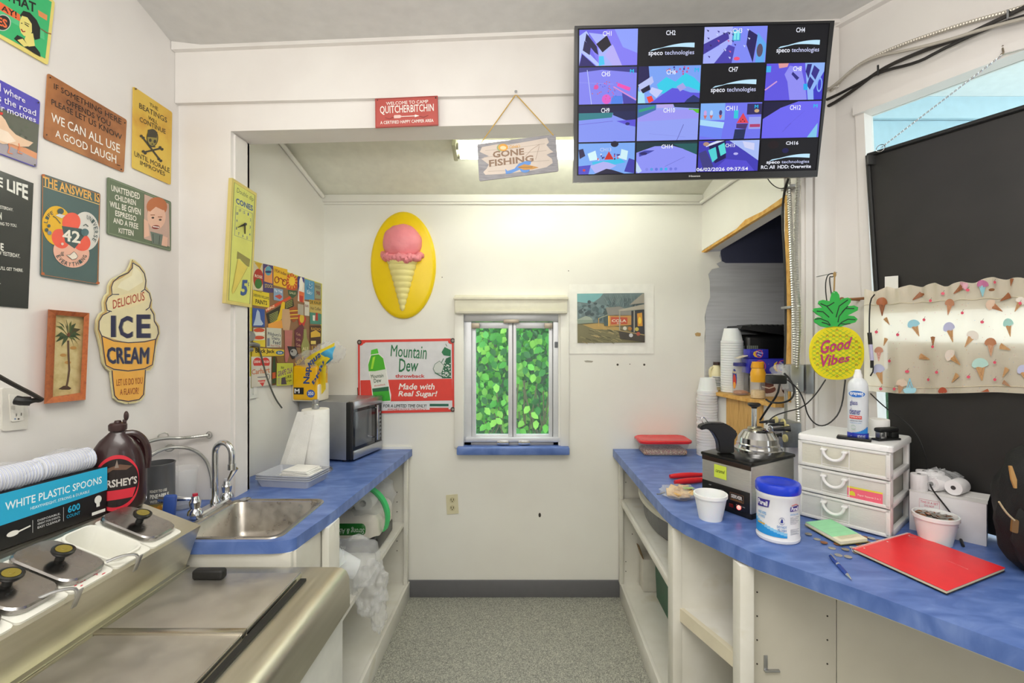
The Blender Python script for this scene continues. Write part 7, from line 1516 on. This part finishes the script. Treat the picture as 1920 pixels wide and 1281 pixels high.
b=MB(); b.tube([HX(1470,700,.12),HX(1482,712,.10),HX(1490,730,.09),HX(1486,748,.1),HX(1468,756,.12),HX(1445,755,.14),HX(1436,749,.15)],.0042,8,2); t.part('cord',b,BLK,world=True)
b=MB(); b.tube([HX(1462,720,.12),HX(1458,740,.13),HX(1440,765,.14),HX(1425,788,.15)],.0045,8,1); t.part('cord',b,BLK,world=True)
t=Thing('outlet_box','grey metal outlet box with ivory sockets, behind the steel dome','electrical box',HX(1487,840,.05))
b=MB(); q=HX(1490,812,.0); b.box(q.x-.085,q.x-.001,2.125,2.245,q.z-.055,q.z+.055,bev=.004); t.part('metal_box',b,m('#8f9193',.4,.7,nscale=60,var=.1),world=True)
for px,py in ((1456,788),(1470,793),(1478,803),(1474,822)):
    p=HX(px,py,.086); b=MB(); b.cyl(p,p+Vector((-.008,0,0)),.017,seg=18); t.part('socket',b,m('#d6cb8c',.4),world=True)
for i,(px,py,px2,py2) in enumerate(((1445,790,1425,792),(1462,795,1442,798),(1474,804,1450,806),(1458,816,1450,832))):
    tt=Thing('power_plug',['topmost black plug in the outlet box','second black plug in the outlet box','largest black plug pointing left from the outlet box','lowest black plug in the outlet box'][i],'plug',HX(px,py,.14),group='black plugs at the outlet box')
    b=MB(); b.tube([HX(px+8,py,.12),HX(px,py,.135),HX(px2,py2,.15)],.013 if i==2 else .010,10,0,rf=lambda k:1-.5*k); tt.part('plug_body',b,BLK,world=True)
def cord(lb,L,r=.0028,col='#1b1a1a',grp='thin black cords on the right wall',name='cord'): 
    b=MB(); b.tube(L,r,6,2); return single(name,lb,'cord',b,m(col,.5),group=grp)
cord('black cord hanging straight down the edge of the recess from the screen',[HX(1478,335,.05),HX(1472,352,.05),HX(1468,380,.03),HX(1467,420,.03),HX(1471,480,.03),HX(1473,560,.03),HX(1473,640,.04),HX(1471,690,.06)],.0055)
cord('thin black wire looping under the screen',[HX(1436,330,.12),HX(1446,345,.1),HX(1460,354,.08),HX(1471,353,.05)],.002)
YP=plane((0,1.945,0),(0,-1,0))
def Y_(px,py,o=0): return on(px,py,YP,o)
cord('black cord drooping from under the pineapple to the outlet box',[Y_(1548,712),Y_(1530,740),Y_(1505,765),Y_(1475,772),Y_(1450,780),Y_(1436,796)])
cord('black cord in a loop from the switch box up behind the pineapple',[Y_(1476,712),Y_(1496,728),Y_(1508,752),Y_(1514,780),Y_(1533,800),Y_(1555,796),Y_(1578,770),Y_(1585,712)])
cord('black cord loops on the hook above the pineapple',[Y_(1553,585),Y_(1547,540),Y_(1550,517),Y_(1560,512),Y_(1566,515),Y_(1561,520),Y_(1554,518),Y_(1560,560)],.0022)
# sensor cable down the curtain
t=Thing('usb_cable','black USB cable joined by a plug in front of the curtain','cable',on(1634,640,RW,.12))
CV=lambda px,py,o=.12:on(px,py,RW,o)
b=MB(); b.tube([CV(1640,552),CV(1632,562),CV(1630,590),CV(1630,626)],.0025,6,1); b.tube([CV(1636,676),CV(1638,695),CV(1632,705)],.0025,6,1); t.part('cord',b,BLK,world=True)
b=MB(); b.tube([CV(1630,624),CV(1631,632),CV(1632,646)],.008,8); b.tube([CV(1635,676),CV(1635,690)],.006,8); t.part('plug_body',b,BLK,world=True)
b=MB(); b.tube([CV(1632,646),CV(1635,676)],.0075,8); t.part('clear_connector',b,m('#b9b6d8',.2),world=True)
b=MB(); cpl=(MBx@Vector((0,-.012,.1)),Vector((-yb.x,-yb.y,0)))
b.tube([CV(1632,738,.10),CV(1660,765,.10),CV(1690,785,.13),CV(1715,808,.13),CV(1731,840,.13),CV(1738,870,.13),CV(1741,895,.12),on(1745,915,cpl),on(1765,940,cpl),on(1785,965,cpl),on(1796,990,cpl)],.0026,6,2); 
single('long_black_cable','long black cable running down past the drawers and over the carton','cable',b,BLK)
b=MB(); b.tube([on(1796,1000,CT,.004),on(1803,1015,CT,.004),on(1806,1024,CT,.004)],.0045,8); single('cable_jack','black cable jack lying beside the coin cup','plug',b,BLK)
# pineapple sign
f=pmap(YP,'PN')
t=Thing('pineapple_sign','yellow and green wooden pineapple cutout lettered Good Vibes','sign',f(550,650,.01))
def pcirc(cx,cy,rx,ry,n=48): return [(cx+rx*math.copysign(abs(math.cos(2*math.pi*k/n))**.88,math.cos(2*math.pi*k/n)),cy+ry*math.copysign(abs(math.sin(2*math.pi*k/n))**.88,math.sin(2*math.pi*k/n))) for k in range(n)]
b=MB(); b.extr([f(x,y,.012) for x,y in pcirc(552,436,218,214)],(0,.006,0)); t.part('fruit',b,m('#eede08',.5,var=.01),world=True)
lf=[(470,232),(425,222),(375,190),(372,165),(400,150),(440,152),(395,128),(362,98),(372,78),(420,72),(440,72),(405,40),(412,18),(440,10),(500,22),(505,-5),(515,-45),(532,-60),(552,-55),(570,-30),(578,20),(600,0),(640,-8),(666,5),(662,30),(640,60),(690,55),(722,70),(718,95),(670,120),(640,135),(690,140),(718,165),(700,190),(650,205),(610,215),(585,225),(530,222)]
b=MB(); b.extr([f(x,y,.017) for x,y in lf],(0,.006,0)); t.part('leaves',b,m('#2fb24a',.5),world=True)
a=Art(t,lambda x,y,o:f(x,y,.012+o)); GN='#7cc83c'
for k in range(-6,7):
    for sgn in (1,-1):
        pts=[]
        for s in range(-30,31):
            x=552+s*7+k*26; y=436+sgn*(s*7-k*26)*.62
            if ((x-552)/205)**2+((y-436)/200)**2<1: pts.append((x,y))
        if len(pts)>2: a.line([pts[0],pts[len(pts)//2],pts[-1]],3.2,GN)
random.seed(5)
for i in range(-4,5):
    for j in range(-4,5):
        x=552+i*52+(j%2)*26; y=436+j*46
        if ((x-552)/190)**2+((y-436)/185)**2<1 and not (410<x<680 and 330<y<530): a.line([(x-9,y+9),(x+random.uniform(-3,3),y-9),(x+10,y+7)],4,'#c8452c')
MG='#c02a72'
a.tq('Good',((418,338),(676,306),(668,400),(424,446)),MG,.03,.3); a.tq('Vibes',((420,448),(655,446),(660,500),(428,552)),MG,.03,.3); a.done()
a=Art(t,lambda x,y,o:f(x,y,.017+o))
for q in ([(375,165),(420,160),(480,185),(500,215)],[(390,100),(440,105),(490,150)],[(420,40),(470,60),(520,120)],[(470,60),(490,55),(530,30)],[(640,10),(570,60),(545,150)],[(690,80),(620,80),(570,140),(560,190)],[(700,170),(640,165),(590,190),(560,220)],[(660,200),(620,205),(580,200)],[(430,190),(470,200),(495,215)],[(640,60),(600,100),(580,130)]):
    a.line(q,8,'#16301c')
a.ell(528,-48,4,4,'#d8e8d8',8); a.done()
b=MB(); b.tube([f(528,-48,.012),Y_(1565,515,.008)],.003,6); b.ell(Y_(1565,515,.008),(.006,.006,.012),8,6); t.part('twine',b,m('#a88a58',.8),world=True)
b=MB(); q=Y_(1565,512,.0); b.cyl(q+Vector((0,.12,0)),q+Vector((0,-.012,0)),.0022,seg=8); t.part('nail',b,DULL,world=True)
# =============== right window: panels, curtain, chain ===============
def panel(lb,c,off=.045):
    q=[on(x,y,RW,off) for x,y in c]; tt=Thing('window_board',lb,'board',(q[2]+q[3])/2,group='black panels covering the right window')
    b=MB(); b.extr(q,-RW[1]*.012); tt.part('sheet',b,ramp_mat('black_board',[(.3,'#1d1c1b'),(.7,'#262423')],6,rough=.45),world=True); return tt,q
tt,q=panel('upper black panel hanging on a chain in the right window',[(1628,292),(2300,86),(2300,560),(1647,588)])
for a_,c_ in ((q[0],q[1]),(q[0],q[3])):
    b=MB(); b.tube([a_+RW[1]*.004,c_+RW[1]*.004],.009,8); tt.part('border_strip',b,BLK,world=True)
b=MB(); q0=on(1634,300,RW,.055); b.box(q0.x-.018,q0.x+.018,q0.y-.006,q0.y+.006,q0.z-.02,q0.z+.02,bev=.003); tt.part('corner_clip',b,m('#2c2c2c',.4),world=True)
panel('lower black panel behind the drawer unit in the right window',[(1664,640),(2300,650),(2300,1124),(1668,950)])
b=MB(); c0,c1=on(1652,277,RW,.06),on(1880,102,RW,.04); d_=(c1-c0); n_=62
for k in range(n_):
    p=c0+d_*((k+.5)/n_); ax=d_.normalized(); sd=(RW[1] if k%2 else ax.cross(RW[1])); b.tube([p+ax*.0058*math.cos(i*math.pi/3)+sd*.0028*math.sin(i*math.pi/3) for i in range(6)],.0009,4,closed=True)
c2=on(1985,75,RW,.04)
t=Thing('hanging_chain','thin steel chain holding up the upper black panel','chain',c0); t.part('links',b,CHROME,world=True,kind='stuff')
b=MB(); u_=RD.normalized(); b.tube([on(1651,278,RW,.062)+u_*.016*math.cos(i*.5)+Vector((0,0,.014*math.sin(i*.5))) for i in range(12)],.0015,6,closed=True); t.part('split_ring',b,CHROME,world=True)
b=MB(); b.tube([on(1880,86,RW,.0),on(1880,92,RW,.04),on(1882,100,RW,.045),on(1877,102,RW,.035)],.0028,6,1); t.part('cup_hook',b,m('#9a8f7c',.4,.8),world=True)
b=MB(); b.tube([c1,c2],.0022,6); t.part('chain_end',b,CHROME,world=True)
b=MB(); b.extr([on(x,y,RW,.062) for x,y in ((1659,519),(1684,517),(1684,545),(1659,543))],-RW[1]*.001); lt=single('white_label','small white paper label on the upper black panel above the curtain','label',b,m('#e2e2dd',.7))
# curtain
CM=bpy.data.materials.new('curtain_cloth'); CM.use_nodes=True; nt=CM.node_tree; N=nt.nodes; L_=nt.links; bb=N['Principled BSDF']; bb.inputs['Base Color'].default_value=hexc('#fdf3dd'); bb.inputs['Roughness'].default_value=.85
tr=N.new('ShaderNodeBsdfTranslucent'); tr.inputs[0].default_value=hexc('#f6efe0'); tp=N.new('ShaderNodeBsdfTransparent'); mx=N.new('ShaderNodeMixShader'); mx.inputs[0].default_value=.42; L_.new(bb.outputs[0],mx.inputs[1]); L_.new(tr.outputs[0],mx.inputs[2])
mx2=N.new('ShaderNodeMixShader'); mx2.inputs[0].default_value=.05; L_.new(mx.outputs[0],mx2.inputs[1]); L_.new(tp.outputs[0],mx2.inputs[2]); nz=N.new('ShaderNodeTexNoise'); nz.inputs['Scale'].default_value=400; bp=N.new('ShaderNodeBump'); bp.inputs['Strength'].default_value=.1; L_.new(nz.outputs[0],bp.inputs['Height']); L_.new(bp.outputs[0],bb.inputs['Normal']); L_.new(mx2.outputs[0],N['Material Output'].inputs[0])
def ctop(t_): return 1.800+.004*math.sin(t_*40)+.006*math.sin(t_*93+1)+.012*abs(math.sin(t_*17))
def cbot(t_): return 1.385+.045*min(1,max(0,(t_-.10)/.5))+.005*math.sin(t_*16)
def cur(t_,z,o=0):
    fold=.014*math.sin(t_*34)+.008*math.sin(t_*71+2)+ (.02*math.exp(-((t_-.13)/.03)**2))
    gather=max(0,(z-1.74)/.06); fold=fold*(.5+.5*(1.8-z)/.4)+.006*math.sin(t_*180)*gather
    return rw(t_,z,.085+fold+o)
def cg(u,v):
    t_=.138+1.02*u; zt_=ctop(t_);zb=cbot(t_); return cur(t_,zt_+(zb-zt_)*v)
t=Thing('curtain','cream cafe curtain printed with ice cream cones over the black panels','curtain',rw(.5,1.38,.08))
t.part('cloth',MB().grid(cg,220,26),CM,world=True)
b=MB(); b.tube([cur(.138+1.02*k/120,1.745+.002*math.sin(k),.002) for k in range(121)],.0013,5); b.tube([cur(.138+1.02*k/120,cbot(.138+1.02*k/120)+.022,.002) for k in range(121)],.0013,5); t.part('hem_stitch',b,m('#d9cdb2',.8),world=True)
b=MB(); b.tube([rw(.06,1.775,.07),rw(1.2,1.775,.07)],.006,8); b.cyl(rw(.085,1.775,.0),rw(.085,1.775,.07),.005,seg=8); b.ell(rw(.055,1.775,.07),(.012,.012,.012),10,8); t.part('curtain_rod',b,m('#8a5a34',.5),world=True)
def cp(px,py):
    q=on(px,py,RW,.09); t_=(Vector((q.x,q.y))-Vector((1.40,2.14))).length/RD.length-0; return t_,q.z
def cmapf(x,y,o):
    q=on(1480+x/3.559,500+y/3.559,RW,.09); v_=Vector((q.x-RW[1].x*.09-1.40,q.y-RW[1].y*.09-2.14)); t_=v_.length/math.hypot(.539,1); t_=max(t_,.141); return cur(t_,max(min(q.z,ctop(t_)-.002),cbot(t_)+.002),.004+o)
a=Art(t,cmapf,base=.0,step=.00004,pname='cone_print'); a.bis=12
WF='#c79a6a';WD='#9a5a34'
def cone(x,y,an,s,col,sc_=None):
    ca_,sa=math.cos(math.radians(an)),math.sin(math.radians(an))
    R=lambda u,v:(x+(u*ca_-v*sa)*s,y+(u*sa+v*ca_)*s)
    a.poly([R(-24,0),R(0,-5),R(24,0),R(3,88),R(-2,88)],col)
    a.line([R(-14,4),R(5,60)],2.2,'#a8744a'); a.line([R(14,4),R(-4,60)],2.2,'#a8744a')
    if sc_:
        a.poly([R(42*math.cos(k*math.pi/9),-4-46*abs(math.sin(k*math.pi/9))) for k in range(10)]+[R(-30,8),R(-10,2),R(10,10),R(30,3)],sc_)
for x,y,an,s,c1,c2 in [(640,345,-35,.62,WF,None),(648,480,20,.6,WF,None),(828,395,-20,.85,WF,'#9ad0e2'),(870,180,50,.75,WD,None),(620,250,0,.9,'#8a4f30','#a8623c'),(600,700,-15,1.0,WF,'#bfc3e2'),(858,598,-72,.85,WF,None),(600,570,0,.7,'#e0a8a0','#c99078'),(955,470,0,.75,'#a8704c',None),(1070,420,-15,1.0,WF,'#bdbfe0'),(1160,130,50,.9,WD,'#e0a8b8'),(1225,470,32,.9,WF,'#e6dfd4'),(1070,255,10,.8,'#c8906c','#b88060'),(1085,600,-50,1.0,WF,'#e6d8cc'),(1130,720,40,.8,WF,None),(1275,665,-5,1.1,WF,'#b8ddd4'),(1335,520,0,.9,'#c99a7a','#b57a54'),(1400,530,-70,.9,WF,None),(1470,190,60,.9,WD,None),(1460,390,-10,.9,WF,'#a8d8d0'),(1450,680,30,.8,WF,None),(1420,770,-60,.7,'#b88c6c',None),(1350,260,-60,.9,'#b87a54','#dcc0a8'),(1320,835,75,.8,'#b0562f',None),(1025,840,0,.7,'#b5522f','#a8482c'),(805,815,180,.8,'#8fc8da','#a8dcea'),(760,790,10,.8,'#b88c6c','#d8c4b0'),(1290,130,0,.8,'#8cc4d0','#c0709a'),(1490,80,10,.6,WD,None),(1540,240,30,.8,WF,'#e6dfd4'),(1560,700,-20,.9,WF,'#bfc3e2')]:
    cone(x,y,an,s,c1,c2)
random.seed(11)
for k in range(26): cone(1640+k*48+random.uniform(-10,10),random.choice([240,400,560,700,790])+random.uniform(-30,30)-k*2,random.uniform(-70,70),random.uniform(.7,1)*(1+k*.02),WF,random.choice([None,'#bfc3e2','#e6d8cc','#b8ddd4','#e0a8b8']))
for x,y in [(895,355),(740,455),(590,437),(960,535),(680,630),(795,700),(1170,310),(1290,370),(1365,640),(1215,735),(1365,755),(925,755),(720,815),(945,228),(1205,158),(1030,180),(1545,245),(1505,865),(990,705),(560,620),(620,815),(1375,105)]:
    a.ell(x,y,11,10,'#e0526c',10); a.line([(x,y-8),(x+9,y-22)],2.5,'#6a5038')
for k in range(150): a.ell(random.uniform(580,1560),random.uniform(240,840),2.4,2.4,random.choice(['#e8a0a8','#b8cce0','#e0c090']),5)
a.done()
# cables across the top of the right wall
for i,(lb,L,r,col) in enumerate((('upper twisted black cable high on the right wall',[(1500,215),(1545,205),(1600,170),(1650,130),(1730,95),(1800,72),(1870,38),(1960,-5),(2150,-85),(2500,-230)],.0075,'#2a2521'),('lower black cable high on the right wall',[(1500,205),(1550,188),(1605,160),(1650,134),(1720,118),(1760,96),(1830,62),(1900,35),(1990,12),(2160,-60),(2500,-190)],.006,'#221f1d'),('grey cable behind the black ones high on the right wall',[(1510,190),(1560,165),(1600,128),(1640,106),(1700,95),(1780,75),(1850,52),(1980,20),(2160,-40),(2500,-170)],.006,'#b9b2a6'))):
    cord(lb,[on(x,y,RW,.03+.008*i) for x,y in L],r,col,'cables high on the right wall','cable')
single('flexible_conduit','metal flex conduit beside the cables high on the right wall','conduit',flex([on(x,y,RW,.02) for x,y in [(1556,172),(1600,128),(1635,108),(1690,84),(1760,60),(1830,38),(1900,20),(2010,-20),(2160,-80)]],.008,.009,2),m('#cfc9bd',.4,.6))
b=MB(); q=on(1649,133,RW,.035); b.cyl(q+RW[1]*.01-Vector((.0,0,.02)),q+RW[1]*.012+Vector((0,0,.02)),.004,seg=8); single('cable_clip','small dark clip pinning the black cables at their crossing','clip',b,BLK)
b=MB(); q=on(1900,28,RW,.0); b.tube([q+RW[1]*.0,q+RW[1]*.05,q+RW[1]*.05+Vector((0,0,-.03)),q+RW[1]*.03+Vector((0,0,-.035))],.003,6); single('cable_hook','small metal hook carrying the cables at the right edge','hook',b,DULL)
